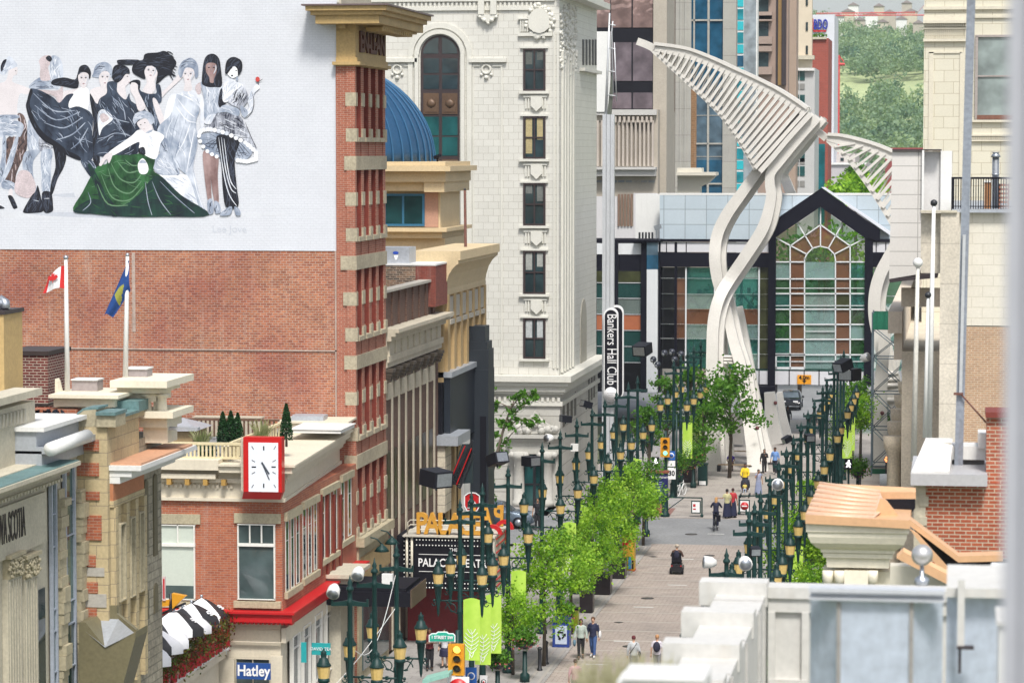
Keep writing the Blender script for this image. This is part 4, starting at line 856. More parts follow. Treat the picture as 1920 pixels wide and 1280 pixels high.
# ---------------------------------------------------------------- black theatre front with fin
YK=YB2+.3; YF=yx(879)
kb=T('black_building','black clad shopfront with tall stepped fin and graffiti on its brick side','building',(XL-3,YK+4,0))
b=MB(); b.box(XL-6,XL+.0,YK,YF,0,PY(818,718,YK).z); O('wall',b,M_black,kb)
b=MB(); b.box(XL,XL+.3,YK+.6,YF,PX(866,815,XL).z,PX(845,700,XL).z); O('side_panel',b,plain('blue_black_cladding',(.014,.02,.03),.45,var=.2),kb)
b=MB(); b.box(XL-.6,XL+.4,YK+.5,YF,PX(845,702,XL).z,PX(845,692,XL).z); O('coping',b,M_greym,kb)
b=MB(); Yw=YF-.3; b.fr(770,655,876,740,Yw,.1,.4); O('graffiti_wall',b,brick('sooty_old_brick',(.30,.18,.12),(.17,.11,.09),(.40,.34,.28),.3,.1,.02,var=.35,streak=.3),kb)
b=MB(); b.fr(770,647,876,655,Yw,.12,.5); b.fr(770,632,874,640,Yw-.2,.1,.5); O('wall_coping',b,M_stonel,kb)
gf=MB(); ps=[]
for i in range(25):a=i/24*5.4-1.0; ps.append(PY(828+14*math.cos(a),690+24*math.sin(a),Yw-.13))
gf.tube(ps,.09,5); gf.tube([PY(x,y,Yw-.13)for x,y in((822,668),(834,662),(842,670),(852,664),(862,674),(872,668))],.08,5); gf.tube([PY(x,y,Yw-.13)for x,y in((846,690),(852,676),(858,690),(866,682))],.06,5)
O('graffiti',gf,plain('blue_spray_paint',(.03,.12,.35),.6,var=.3),kb)
gf=MB(); gf.prism([PY(820+11*math.cos(a*.314),690+20*math.sin(a*.314),Yw-.115)for a in range(20)],(0,-.01,0)); O('graffiti_fill',gf,plain('pale_blue_spray_paint',(.40,.42,.50),.7,var=.2),kb)
b=MB(); b.fr(880,655,917,700,YF+.2,.2,1.5); b.fr(878,692,917,1010,YF+.1,.2,1.7); b.fr(880,640,915,656,YF+.25,.2,1.3); b.fr(880,611,911,641,YF+.3,.2,1.1); O('fin',b,plain('blue_black_fin',(.016,.022,.03),.5,var=.15),kb)
b=MB(); b.fr(900,780,912,1010,YF-.12,.02); O('fin_recess',b,M_black,kb)
b=MB(); b.ob(860,820,872,985,XL+.05,.25); O('white_panel',b,M_white,kb)
b=MB(); b.fr(815,815,862,834,YK-.2,.5,3); O('ledge',b,M_greym,kb); b=MB(); b.fr(816,834,836,960,YK-.3,.2,1.5); O('tile_pier',b,brick('cream_tile',(.60,.54,.42),(.57,.51,.4),(.3,.27,.22),1.2,.45,.02),kb)
b=MB(); a,c=PY(842,905,YK-.5),PY(886,825,YK-.5); d,e=PY(862,915,YK-.5),PY(888,850,YK-.5)
b.beam(a,c,.1,.1); b.beam(d,e,.1,.1)
for i in range(9):q=i/9; b.beam(a.lerp(c,q),d.lerp(e,min(q+.08,1)),.05,.05); b.beam(d.lerp(e,q),a.lerp(c,min(q+.1,1)),.05,.05)
O('steel_truss',b,M_dark,kb); b=MB(); b.prism([PY(x,y,YK-.4)for x,y in((842,908),(866,832),(886,832),(886,905))],(0,.08,0)); O('sloping_panel',b,plain('dark_teal_panel',(.02,.035,.04),.4),kb)
b=MB(); b.tube([PY(842,906,YK-.62),PY(872,835,YK-.62)],.03,5); b.tube([PY(856,908,YK-.62),PY(884,840,YK-.62)],.03,5); OS('red_cable',b,M_red,kb)
p,q=flagpole('rusty_mast',871.5,357,876,660,YF-.8,'tall rusty brown mast rising beside the black fin',.085,.06,M_dark,plain('rusty_steel',(.13,.05,.035),.8,var=.4))
# ---------------------------------------------------------------- white terracotta corner bank
YW=yx(1048); YW2=yx(1118)
wb=T('terracotta_building','tall white terracotta clad corner building with arched windows and ornament','building',(XL-8,YW+8,0))
M_terra=brick('white_terracotta_tile',(.62,.61,.56),(.58,.57,.52),(.40,.38,.33),.62,.42,.012,var=.07,streak=.14,stain=(.48,.45,.38),bump=.3,rough=.45)
M_terrap=plain('white_terracotta',(.62,.61,.55),.5,var=.1,streak=.2,stain=(.40,.37,.30),bump=.3,bs=9)
M_base=plain('grey_limestone_base',(.47,.46,.42),.75,var=.12,streak=.25,bump=.3,bs=12)
def zw(y):return PY(1000,y,YW).z
xr_=PX(1048,640,XL).x
b=MB(); b.box(PY(600,400,YW).x,XL,YW,YW2,zw(712),zw(-140)); O('tiled_wall',b,M_terra,wb)
b=MB(); b.box(PY(600,400,YW).x,XL+.1,YW-.1,YW2,0,zw(735)); O('base_wall',b,brick('limestone_course',(.47,.46,.42),(.44,.43,.39),(.28,.27,.24),3.2,.78,.03,var=.12,streak=.25,bump=.6),wb)
b=MB()
for(y0,y1,d)in((703,714,.85),(714,722,.65),(722,733,.45),(733,738,.3),(752,760,.25)):b.box(PY(600,400,YW).x,XL+d,YW-d,YW2,zw(y1),zw(y0))
for i in range(44):x=XL+.1-i*.33; b.box(x-.16,x,YW-.28,YW-.1,zw(752),zw(744))
O('belt_cornice',b,M_terrap,wb)
M_bron=plain('bronze_window_frame',(.045,.03,.03),.5,.2)
# big arched window: frame outline, panes, bronze panels
ax0,ax1,cx_,yt=789,862,825.5,103
b=MB()
pts=[PY(cx_+36.5*math.cos(a),yt-36.5*math.sin(a),YW)for a in[i*math.pi/16 for i in range(17)]]+[PY(ax0,700,YW),PY(ax1,700,YW)]
b.prism(pts,(0,-.06,0)); wa=O('arched_window',b,M_bron,wb)
for(x0,x1)in((794,823),(829,858)):
 g=MB(); s=1 if x0>810 else-1
 arc=[(cx_+s*3.5,yt-2),(cx_+s*3.5,yt-32)]+[(cx_+s*32.5*math.sin(a),yt-32.5*math.cos(a))for a in[.25,.5,.75,1.0,1.25,1.5]]
 g.prism([PY(x,y,YW-.06)for x,y in arc],(0,-.02,0)); g.fr(x0,110,x1,137,YW-.06,.02); g.fr(x0,141,x1,167,YW-.06,.02); O('pane',g,M_glassd,wa)
 g=MB(); g.fr(x0,219,x1,254,YW-.06,.02); g.fr(x0,257,x1,292,YW-.06,.02); O('pane',g,M_glassg,wa)
 g=MB(); g.fr(x0,345,x1,384,YW-.06,.02); O('pane',g,plain('pale_blind_pane',(.32,.42,.40),.4),wa)
 g=MB(); g.fr(x0,386,x1,420,YW-.06,.02); O('pane',g,M_glassd,wa)
 for(y0,y1)in((175,214),(299,338),(427,462)):
  g=MB(); g.fr(x0,y0,x1,y1,YW-.06,.05); g.fr(x0+3,y0+5,x1-3,y1-4,YW-.1,.05); p=PY((x0+x1)/2,(y0+y1)/2,YW-.15); g.lathe((p.x,p.y,p.z),[(.01,-.3),(.28,-.1),(.28,.1),(.01,.3)],8,True,1,.3); O('bronze_panel',g,plain('brown_bronze_panel',(.12,.07,.04),.5,.2,var=.3),wa)
b=MB()
for r0,r1,d in((39,47,.22),(50,60,.12)):
 n=24; o1=[(cx_+r1*math.cos(i*math.pi/n),yt-r1*math.sin(i*math.pi/n))for i in range(n+1)]; i1=[(cx_+r0*math.cos(i*math.pi/n),yt-r0*math.sin(i*math.pi/n))for i in range(n,-1,-1)]
 for i in range(n):b.prism([PY(*o1[i],YW),PY(*o1[i+1],YW),PY(*i1[n-i-1],YW),PY(*i1[n-i],YW)],(0,-d,0))
 b.fr(cx_+r0,yt,cx_+r1,704,YW,d); b.fr(cx_-r1,yt,cx_-r0,704,YW,d)
O('arch_surround',b,M_terrap,wb)
b=MB()
for px in(745,912):
 p=PY(px,130,YW); n=14
 b.sweep([[p+Vector(((.26+.07*math.cos(q))*math.cos(a),-.06+.07*math.sin(q),(.26+.07*math.cos(q))*math.sin(a)))for q in[k*math.pi/3 for k in range(6)]]for a in[i*2*math.pi/n for i in range(n+1)]])
 b.ball(p+Vector((0,-.05,-.5)),.14,8,6); b.ball(p+Vector((-.3,-.05,-.33)),.1,8,6); b.ball(p+Vector((.3,-.05,-.33)),.1,8,6)
 b.fr(px-32,110,px+38,117,YW,.22); b.fr(px-26,122,px-23,700,YW,.06); b.fr(px+27,122,px+30,700,YW,.06); b.fr(px-26,122,px-12,125,YW,.08); b.fr(px+12,122,px+30,125,YW,.08)
OS('medallion',b,M_terrap,wb)
b=MB(); b.fr(600,-30,1048,-12,YW,.3); b.fr(600,-4,1040,2,YW,.16); b.fr(600,15,1020,19,YW,.12)
for i in range(34):x=740+i*8.2; b.fr(x,4,x+4,14,YW,.1)
O('upper_frieze',b,M_terrap,wb)
b=MB()
for cxs in(915,):
 b.fr(898,0,909,28,YW,.35); b.fr(921,0,932,28,YW,.35); b.prism([PY(x,y,YW)for x,y in((895,28),(935,28),(930,34),(918,42),(912,42),(900,34))],(0,-.3,0))
 for(x,y,r)in((900,32,.12),(930,32,.12),(915,44,.1),(908,38,.14),(922,38,.14)):b.ball(PY(x,y,YW-.25),r,8,6)
O('cartouche_bracket',b,M_terrap,wb)
b=MB()
b.prism([PY(x,y,YW)for x,y in((992,32),(1001,20),(1012,16),(1023,20),(1031,32),(1031,52),(1022,60),(1012,63),(1001,60),(992,52))],(0,-.28,0))
for k in range(60):a=rnd_.uniform(0,6.28); r=rnd_.uniform(.75,1.12); b.ball(PY(1012+24*r*math.cos(a),40+29*r*math.sin(a),YW-.08),rnd_.uniform(.08,.17),6,4)
for i in range(4):b.fr(976+i*4,38,978.5+i*4,60,YW,.15)
b.fr(972,62,1036,68,YW,.2); b.fr(972,34,992,37,YW,.2); O('crest',b,M_terrap,wb)
for(y0,y1)in((91,171),(218,298),(343,423),(470,551),(596,672)):
 w_=win(wb,981.5,y0,1023,y1,YW,M_bron,M_glassd,(.5,),(.5,),3.6,.12)
 b=MB(); h_={91:(30,22),218:(70,44),343:(20,34),470:(36,30),596:(38,40)}[y0]; b.fr(986,y0+4,998,y0+h_[0],YW,.045); b.fr(1007,y0+4,1018,y0+h_[1],YW,.045); O('blind',b,plain('cream_blind',[(.10,.11,.10),(.40,.33,.17),(.14,.15,.14),(.30,.31,.29),(.40,.42,.42)][(91,218,343,470,596).index(y0)],.8,var=.3),w_)
 b=MB(); b.fr(976,y0-4,1028,y0,YW,.15); b.fr(974,y1,1030,y1+5,YW,.25); O('sill',b,M_terrap,w_)
 b=MB()
 if y0<590:
  b.fr(982,y1+8,1026,y1+12,YW,.14)
  for i in range(3):b.fr(985+i*5,y1+13,988+i*5,y1+33,YW,.1); b.fr(1011+i*5,y1+13,1014+i*5,y1+33,YW,.1)
  b.prism([PY(x,y1+y,YW)for x,y in((996,11),(1017,11),(1017,28),(1006.5,38),(996,28))],(0,-.22,0))
  O('shield_panel',b,M_terrap,wb)
b=MB()
for px in(1046,1039):b.fr(px-1.2,60,px+1.2,690,YW,.1)
for px in(1052,1057,1062,1067,1072):y=yx(px); b.box(XL,XL+.14,y,y+.5,zw(700),zw(95))
OS('fluting',b,M_terrap,wb)
b=MB(); rnd=random.Random(9)
for i in range(230):y=rnd.uniform(YW+.2,yx(1080)); q=rnd.random()**.6; b.ball((XL+.02,y,zw(0)-(1-q)*4.4-rnd.random()*.5),rnd.uniform(.07,.17),6,4)
b.box(XL,XL+.9,YW-.5,YW2,zw(-20),zw(-8)); b.box(XL,XL+.5,yx(1090),YW2-.3,PX(1095,2,XL).z,PX(1095,-8,XL).z); O('garland',b,M_terrap,wb)
b=MB()
for px in(1091,1097,1103,1109,1114):y=yx(px); b.box(XL,XL+.05,y,y+.7,PX(px,122,XL).z,PX(px,74,XL).z)
OS('slot_window',b,plain('dark_slot',(.06,.06,.055),.6),wb)
b=MB(); b.box(XL,XL+.35,yx(1086),YW2,PX(1086,133,XL).z,PX(1086,127,XL).z); O('side_belt',b,M_terrap,wb)
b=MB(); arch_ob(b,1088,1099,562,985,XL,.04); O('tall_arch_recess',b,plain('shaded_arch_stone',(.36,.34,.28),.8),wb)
b=MB()
for(x0,x1)in((1055,1058.5),(1063,1066.5),(1070,1073.5),(1077,1080),(1103,1105.5),(1108,1110.5),(1113,1115)):arch_ob(b,x0,x1,757-(x0-1055)*1.05,800-(x0-1055)*.95,XL+.1,.03)
OS('side_window',b,plain('deep_brown_slot',(.10,.09,.075),.6),wb)
# doorway
b=MB(); b.fr(958,846,975,985,YW-.1,.3); b.fr(1020,846,1046,985,YW-.1,.3); b.fr(958,825,1050,850,YW-.1,.5); b.fr(954,812,1054,820,YW-.1,.9); b.fr(956,820,1052,826,YW-.1,.7)
b.prism([PY(x,y,YW-.3)for x,y in((960,812),(966,800),(985,790),(1003,770),(1022,790),(1042,802),(1048,812))],(0,-.4,0))
rnd=random.Random(11)
for i in range(40):x=rnd.uniform(968,1042); b.ball(PY(x,810-rnd.random()*max(3,34-abs(x-1004)*.75),YW-.72),rnd.uniform(.12,.26),6,5)
O('door_surround',b,M_base,wb)
for px in(973,1026):
 p=PY(px,985,YW-.8); h=PY(px,846,YW-.8).z; b=MB(); b.lathe((p.x,p.y,0),[(.42,0),(.42,.3),(.33,.4),(.34,h*.4),(.29,h-.5),(.42,h-.4),(.45,h)],14); b.tube([(p.x-.42,p.y-.3,h-.2),(p.x-.42,p.y+.3,h-.2)],.2,10); b.tube([(p.x+.42,p.y-.3,h-.2),(p.x+.42,p.y+.3,h-.2)],.2,10); O('column',b,M_base,wb)
b=MB(); b.fr(981,850,1019,990,YW-.1,.05); dr=O('door',b,M_glassg,wb); b=MB(); b.fr(1000,850,1005,990,YW-.1,.12); b.fr(981,905,1019,909,YW-.1,.1); b.fr(981,850,984,990,YW-.1,.12); O('frame',b,M_dark,dr)
# ---------------------------------------------------------------- theatre marquee
mq=T('theatre_marquee','black theatre marquee with ochre PALACE letters on top and white lettering','marquee',(-21.7,125.5,3.0))
x0,x1,y0,y1=PY(777,1050,124).x,PY(924,1050,124).x,124.0,127.6
zt,zb=PY(850,1007,124).z,PY(850,1104,124).z
b=MB(); b.box(x0,x1,y0,y1,zb,zt); b.box(XL,x0,y0+.3,y1,zb,zt); O('body',b,M_black,mq)
b=MB(); b.box(x0-.5,x1+.1,y0-.1,y1+.1,zt,zt+.07); b.box(x1,x1+.08,y0,y1,zb,zt); O('trim',b,plain('cream_marquee_trim',(.55,.52,.45),.5),mq)
b=MB()
for dx in(-.12,-.34):b.tube([(x0+dx,y0+.05,zb),(x0+dx,y0+.05,zt)],.055,8)
for dz in(.2,.4,.6):b.tube([(x0-.35,y0+.2,zt),(x0-.32,y0+.2,zt+dz),(x0-.2,y0+.2,zt+dz+.1),(x1-.4,y0+.2,zt+dz+.1)],.025,6)
OS('neon_tube',b,plain('cream_tube',(.62,.58,.48),.4),mq)
M_bulb=plain('white_bulb',(.85,.85,.82),.3,var=.02)
for zz_,k in((zt-.13,24),(zt-.36,24),(zb+.25,24),(zb+.05,24)):
 b=MB()
 for i in range(k):b.ball((x0+.1+(x1-x0-.2)*i/(k-1),y0-.02,zz_),.033,6,4)
 O('bulb_row',b,M_bulb,mq)
b=MB()
for i in range(12):b.ball((x0-.23,y0+.2,zb+.05+(zt-zb-.1)*i/11),.035,6,4); b.ball((x0-.5,y0+.27,zb+.05+(zt-zb-.1)*i/11),.035,6,4);
O('bulb_row',b,M_bulb,mq)
b=MB()
for i in range(8):z_=zb+.1+(zt-zb-.2)*i/7; b.beam((x1+.09,y0+.4,z_),(x1+.09,y1-.3,z_+.02),.05,.05)
b.box(x1+.08,x1+.1,y1-.7,y1,zb,zt); O('side_stripe',b,M_red,mq)
xm=(x0+x1)/2
lettering('PALACE THEATRE',.50,(xm+.05,y0-.03,zb+(zt-zb)*.5),M_ltr,mq,ext=.01,sx=.80,bold=.008)
lettering('THE',.20,(xm,y0-.03,zb+(zt-zb)*.76),M_ltr,mq,ext=.01); lettering('EST. 1921',.18,(xm,y0-.03,zb+(zt-zb)*.26),M_ltr,mq,ext=.01)
b=MB(); b.box(x0+.2,x1-.2,y0-.03,y0,zb+(zt-zb)*.66,zb+(zt-zb)*.66+.02); b.box(x0+.2,x1-.2,y0-.03,y0,zb+(zt-zb)*.33,zb+(zt-zb)*.33+.02); OS('white_rule',b,M_ltr,mq)
M_och=plain('ochre_sign_letter',(.56,.28,.035),.5,var=.15)
for i,chh in enumerate('PALACE'):
 px=(791,811,831,853,874,894)[i]; p=PY(px,987,124.3)
 lettering(chh,1.25,(p.x,124.3,zt+.07+.44),M_och,mq,ext=.13,sx=.8,name='roof_letter',bold=.035)
 if i<3:lettering(chh,1.25,(x1-.25-i*.62,127.4,zt+.07+.44),M_och,mq,ux=(-1,0,0),ext=.1,sx=.7,name='roof_letter',bold=.03)
b=MB()
for(cx,cy,cyy)in((x1-.1,124.5,0),(x1+.15,126.2,0)):
 n=12
 for i in range(n):
  a0,a1=math.pi*i/n,math.pi*(i+1)/n
  b.prism([(cx+.42*math.cos(a0),cy,zt+.1+.42*math.sin(a0)),(cx+.42*math.cos(a1),cy,zt+.1+.42*math.sin(a1)),(cx+.25*math.cos(a1),cy,zt+.1+.25*math.sin(a1)),(cx+.25*math.cos(a0),cy,zt+.1+.25*math.sin(a0))],(0,.2,0))
OS('red_arch',b,M_red,mq)
b=MB(); b.box(-23.9,-20.6,126.2,126.4,0,3.0); O('red_entrance',b,plain('dark_red_entrance',(.20,.015,.02),.5),mq)
# pub shield sign and black lamps about the marquee
t=T('pub_sign','red shield shaped sign with white horse above the marquee','sign',PY(885,956,134)); b=MB(); sh=[(871,929),(878,924),(885,923),(892,924),(899,929),(899,948),(894,957),(876,957),(871,948)]
b.prism([PY(x,y,134)for x,y in sh],(0,.1,0)); O('shield',b,M_red,t)
b=MB(); b.prism([PY(x,y,133.98)for x,y in((876,952),(879,944),(878,939),(881,935),(883,931),(884,935),(889,938),(893,944),(889,943),(887,946),(890,953))],(0,-.02,0)); O('horse',b,M_ltr,t)
b=MB();
for i in range(len(sh)):b.beam(PY(*sh[i],133.97),PY(*sh[(i+1)%len(sh)],133.97),.05,.02,up=(0,1,0))
O('rim',b,M_ltr,t)
b=MB(); b.tube([PY(885,940,134.1),PY(872,940,136)],.04,5); O('bracket',b,M_dark,t)
b=MB(); b.ob(700,1110,775,1300,XL+.01,.0)
tr=T('climbing_tree','slim leaning young tree with sparse leaves in front of the white bank wall','tree',PY(912,985,162))
b=MB(); st_=[PY(x,y,162)for x,y in((912,990),(918,900),(932,850),(945,800),(958,765),(968,740))]; b.tube(st_,[.14,.12,.1,.07,.05,.02],7)
for(i,tx,ty)in((2,985,790),(3,1008,785),(3,1003,745),(2,905,850),(4,920,760),(1,900,880),(4,990,735)):b.tube([st_[i],st_[i].lerp(PY(tx,ty,162),.5)+Vector((0,0,.2)),PY(tx,ty,162)],[.05,.03,.01],5)
O('trunk',b,plain('grey_bark',(.16,.13,.10),.9),tr)
b=MB()
for(x,y,r)in((915,895,.35),(925,870,.4),(938,850,.45),(948,830,.5),(930,815,.35),(955,800,.5),(940,790,.45),(968,785,.4),(960,770,.5),(975,760,.45),(990,750,.4),(1003,745,.3),(985,790,.35),(1005,785,.45),(996,795,.3),(925,770,.3),(930,758,.3),(965,745,.35),(980,738,.3),(1000,735,.25),(918,930,.4),(908,855,.25),(905,920,.3),(922,730,.25)):b.leaves(PY(x,y,162),(r*1.2,r,r*.8),40,.15,int(x+y),shell=.1)
O('crown',b,foliage('fresh_leaf',(.05,.16,.015),(.12,.27,.03),2),tr)
# ================================================================== GROUND
def struct(o,label,cat):return tag(o,label,cat,None,'structure')
def paving(name,c1,c2,mort,w,h,ms,xy=True,var=.18,offset=.5):
 m,nt,b=newmat(name); obj=nt.nodes.new('ShaderNodeTexCoord').outputs['Object']
 t=nt.nodes.new('ShaderNodeTexBrick'); t.offset=offset; nt.links.new(obj,t.inputs['Vector'])
 t.inputs['Color1'].default_value=(*c1,1); t.inputs['Color2'].default_value=(*c2,1); t.inputs['Mortar'].default_value=(*mort,1)
 t.inputs['Scale'].default_value=1; t.inputs['Brick Width'].default_value=w; t.inputs['Row Height'].default_value=h; t.inputs['Mortar Size'].default_value=ms
 c=weather(nt,t.outputs[0],obj,var,0,sc=.6)
 n=N(nt,'ShaderNodeTexNoise',Scale=.22,Detail=6,Roughness=.7); nt.links.new(obj,n.inputs['Vector'])
 c=mixc(nt,ramp(nt,n.outputs[0],.5,.78),c,(.15,.135,.125)); nt.links.new(c,b.inputs['Base Color']); b.inputs['Roughness'].default_value=.8
 return m
def sheet(name,x0,x1,y0,y1,z,mat,label,cat='ground'):
 b=MB(); b.poly([(x0,y0,z),(x1,y0,z),(x1,y1,z),(x0,y1,z)]); return struct(O(name,b,mat),label,cat)
M_asph=plain('worn_grey_asphalt',(.22,.225,.23),.85,var=.25,sc=.5)
M_walk=paving('grey_pavers',(.34,.325,.31),(.315,.30,.29),(.21,.195,.185),.9,.6,.012)
M_road=paving('pink_grey_road_pavers',(.40,.34,.30),(.365,.31,.275),(.23,.195,.17),.42,.21,.016,var=.26)
sheet('ground',-850,850,-120,2500,-.15,plain('dry_grassy_ground',(.10,.12,.06),.95,var=.3,sc=.05),'wide flat ground beyond and under the streets')
def slab(name,x0,x1,y0,y1,mat,label,z=.0,cat='pavement'):
 b=MB(); b.box(x0,x1,y0,y1,z-.14,z); return struct(O(name,b,mat),label,cat)
KL,KR=-16.5,-11.4
sheet('road',KL-.1,KR+.1,106,160,-.03,M_road,'pinkish grey paved street roadway with pale cross bands','road')
slab('left_pavement',XL,KL,105,159,M_walk,'grey paved left hand pavement beside the kerb line')
slab('right_pavement',KR,-1.5,60,157,M_walk,'grey paved right hand pavement beneath the right lamp posts')
b=MB()
for i in range(19):
 y=109.1+i*2.65; b.poly([(KL+.02,y,-.022),(KR-.02,y,-.022),(KR-.02,y+.16,-.022),(KL+.02,y+.16,-.022)])
struct(O('road_band',b,plain('pale_stone_band',(.43,.39,.35),.8,var=.15)),'pale stone bands laid across the paved roadway','road marking')
b=MB()
for dx,w_,in((.18,.12),(.62,.10),(1.05,.12)):b.poly([(KL-dx-w_,105,.004),(KL-dx,105,.004),(KL-dx,158.5,.004),(KL-dx-w_,158.5,.004)])
struct(O('kerb_strip',b,plain('pale_kerb_stone',(.36,.33,.30),.8,var=.15)),'pale stone strips running along the left kerb','kerb')
b=MB();
for i,y in enumerate((121.5,127.5,137.3,144.6,154,164.5)):x=(-15.4,-14.9,-15.1,-14.2,-14.7,-13.9)[i]; b.poly([(x,y,-.018),(x+.95,y,-.018),(x+.95,y+.18,-.018),(x,y+.18,-.018)])
struct(O('lane_dash',b,plain('white_road_paint',(.62,.62,.60),.7,var=.15)),'short white painted dashes on the roadway','road marking')
sheet('cross_street',-80,40,158.8,171.5,-.035,M_asph,'grey asphalt cross street at the intersection','road')
sheet('near_cross_street',-80,40,89,105,-.035,M_asph,'grey asphalt cross street below the lamp posts','road')
slab('plaza_pavement',XL-.5,-2,171.5,236,paving('warm_grey_plaza_pavers',(.38,.345,.31),(.355,.32,.29),(.26,.235,.21),1.2,.6,.015),'warm grey paved mall beyond the intersection')
slab('corner_pavement',XL,KL-.4,171.6,236,M_walk,'red edged pavement corner by the map kiosk',.004)
slab('side_pavement',-60,XL,171.5,176,M_walk,'grey pavement along the white bank on the cross street')
M_redpave=paving('red_brick_pavers',(.26,.12,.10),(.22,.1,.085),(.2,.15,.13),.24,.12,.008)
for k,(x0,x1,y0,y1)in enumerate(((KL-3.0,KL-.3,171.7,176),(KL-3.0,KL-1.3,153,158.3))):sheet('brick_corner',x0,x1,y0,y1,.008,M_redpave,('red brick paved corner in front of the map kiosk','red brick paved patch at the near corner of the intersection')[k],'pavement')
sheet('far_cross_street',-80,40,236,262,-.035,M_asph,'grey asphalt street under the glass skywalk','road')
sheet('far_road',-30,4,262,420,-.03,M_asph,'grey road continuing beyond the glass skywalk','road')
# ================================================================== LAMP POSTS
M_lant=plain('amber_lantern_glass',(.66,.47,.17),.25,var=.12)
def lamp_proto():
 t=T('street_lamp','','street lamp')
 b=MB(); b.lathe((0,0,0),[(.24,0),(.24,.12),(.20,.18),(.19,.75),(.22,.8),(.14,.95),(.115,1.6),(.13,1.66),(.11,1.72),(.095,4.3),(.12,4.36),(.12,4.42),(.09,4.5),(.08,7.7),(.10,7.74),(.10,7.82),(.075,7.86),(.075,8.12),(.12,8.16),(.12,8.22),(.06,8.3),(.085,8.38),(.04,8.47),(.01,8.62)],12)
 O('pole',b,M_green,t)
 b=MB()
 for s in(-1,1):
  b.prism([(0,-.045,7.86),(s*.28,-.045,7.80),(s*.52,-.045,7.78),(s*.52,-.045,7.88),(s*.58,-.045,7.88),(s*.58,-.045,7.66),(s*.45,-.045,7.66),(0,-.045,7.68)],(0,.09,0))
 O('crossbar',b,M_green,t)
 for s in(-1,1):
  b=MB(); b.tube([(s*.07,0,4.78),(s*.88,0,4.78)],.035,7); b.ball((s*.98,0,4.78),.055,8,6); b.box(s*.40-.04,s*.40+.04,-.06,.06,4.72,4.84)
  for(cx,cz,r,d)in((.32,4.48,.24,1),(.98,4.66,.09,-1)):
   ps=[(s*(cx+r*math.cos(a)*(1-a/9)),0,cz+d*r*math.sin(a)*(1-a/9))for a in[i*.45 for i in range(13)]]; b.tube(ps,.02,5)
  b.tube([(s*.09,0,4.3),(s*.35,0,4.42),(s*.55,0,4.76)],.022,5)
  a_=O('lamp_arm',b,M_green,t)
  x=s*.83
  b=MB(); b.lathe((x,0,0),[(.165,5.42),(.17,5.46),(.215,5.78),(.215,5.80)],10,False); O('lantern_glass',b,M_lant,a_)
  b=MB(); b.lathe((x,0,0),[(.235,5.79),(.235,5.83),(.17,5.92),(.14,6.02),(.085,6.06),(.10,6.12),(.085,6.18),(.10,6.22),(.03,6.27),(.035,6.3),(.01,6.34)],10); O('lantern_cap',b,M_green,a_)
  b=MB(); b.lathe((x,0,0),[(.01,4.16),(.035,4.24),(.05,4.3),(.06,4.55),(.11,4.9),(.14,5.28),(.19,5.32),(.19,5.36),(.175,5.42),(.16,5.425)],10); O('lantern_bracket',b,M_green,a_)
 return t
lampP=lamp_proto(); first=True
XLL,XRR=-18.3,-7.4
LY=[87.2,91,94.7,107.2,109.8,112.4,119,129,135,141,147,152.4,157.7,163.5,168.3]
LYF=[181.7,186.4,191.5,195.8,201]
RY=[80,86.2,95,105.4,108.2,111.6,117.2,123,128.5,134,140.5,147,153.5,163,168,178,183,188,193]
near=['first green lamp post of the left row, cut off by the bottom edge','second green lamp post of the left row, carrying a white round floodlight','third green lamp post of the left row, with a white box on its mast',
'fourth green lamp post of the left row, in front of the theatre marquee','fifth green lamp post of the left row, crossing the marquee lettering','sixth green lamp post of the left row, with long lime banner at its right','seventh green lamp post of the left row, right of the marquee beside the lime banner',
'eighth green lamp post of the left row, before the white bank door','ninth green lamp post of the left row, right of the white bank door','tenth green lamp post of the left row, with a small white box on its crossbar','eleventh green lamp post of the left row, with black spotlights at the top','twelfth green lamp post of the left row, below the tall black banner sign','thirteenth green lamp post of the left row, below the round end of the sign','fourteenth green lamp post of the left row, near the intersection','fifteenth and last green lamp post of the left row before the intersection']
def put_lamp(x,y,label,group):
 global first
 if first:lampP.location=(x,y,0); lampP['label']=label; lampP['group']=group; first=False; return lampP
 return dup(lampP,(x,y,0),.09*math.sin(y*1.7),label,group)
for y,l in zip(LY,near):put_lamp(XLL,y,l,'green lamp posts along the left side')
ordn=['nearest','second','third','fourth','fifth','sixth','seventh','eighth','ninth','tenth','eleventh','twelfth','thirteenth','fourteenth','fifteenth','sixteenth','seventeenth','eighteenth','farthest']
for i,y in enumerate(LYF):put_lamp(-17.5,y,ordn[i]+' green lamp post beyond the intersection beside the white steel sculpture','green lamp posts beyond the intersection')
for i,y in enumerate(RY):put_lamp(XRR,y,ordn[i]+' green lamp post in the right hand row','green lamp posts along the right side')
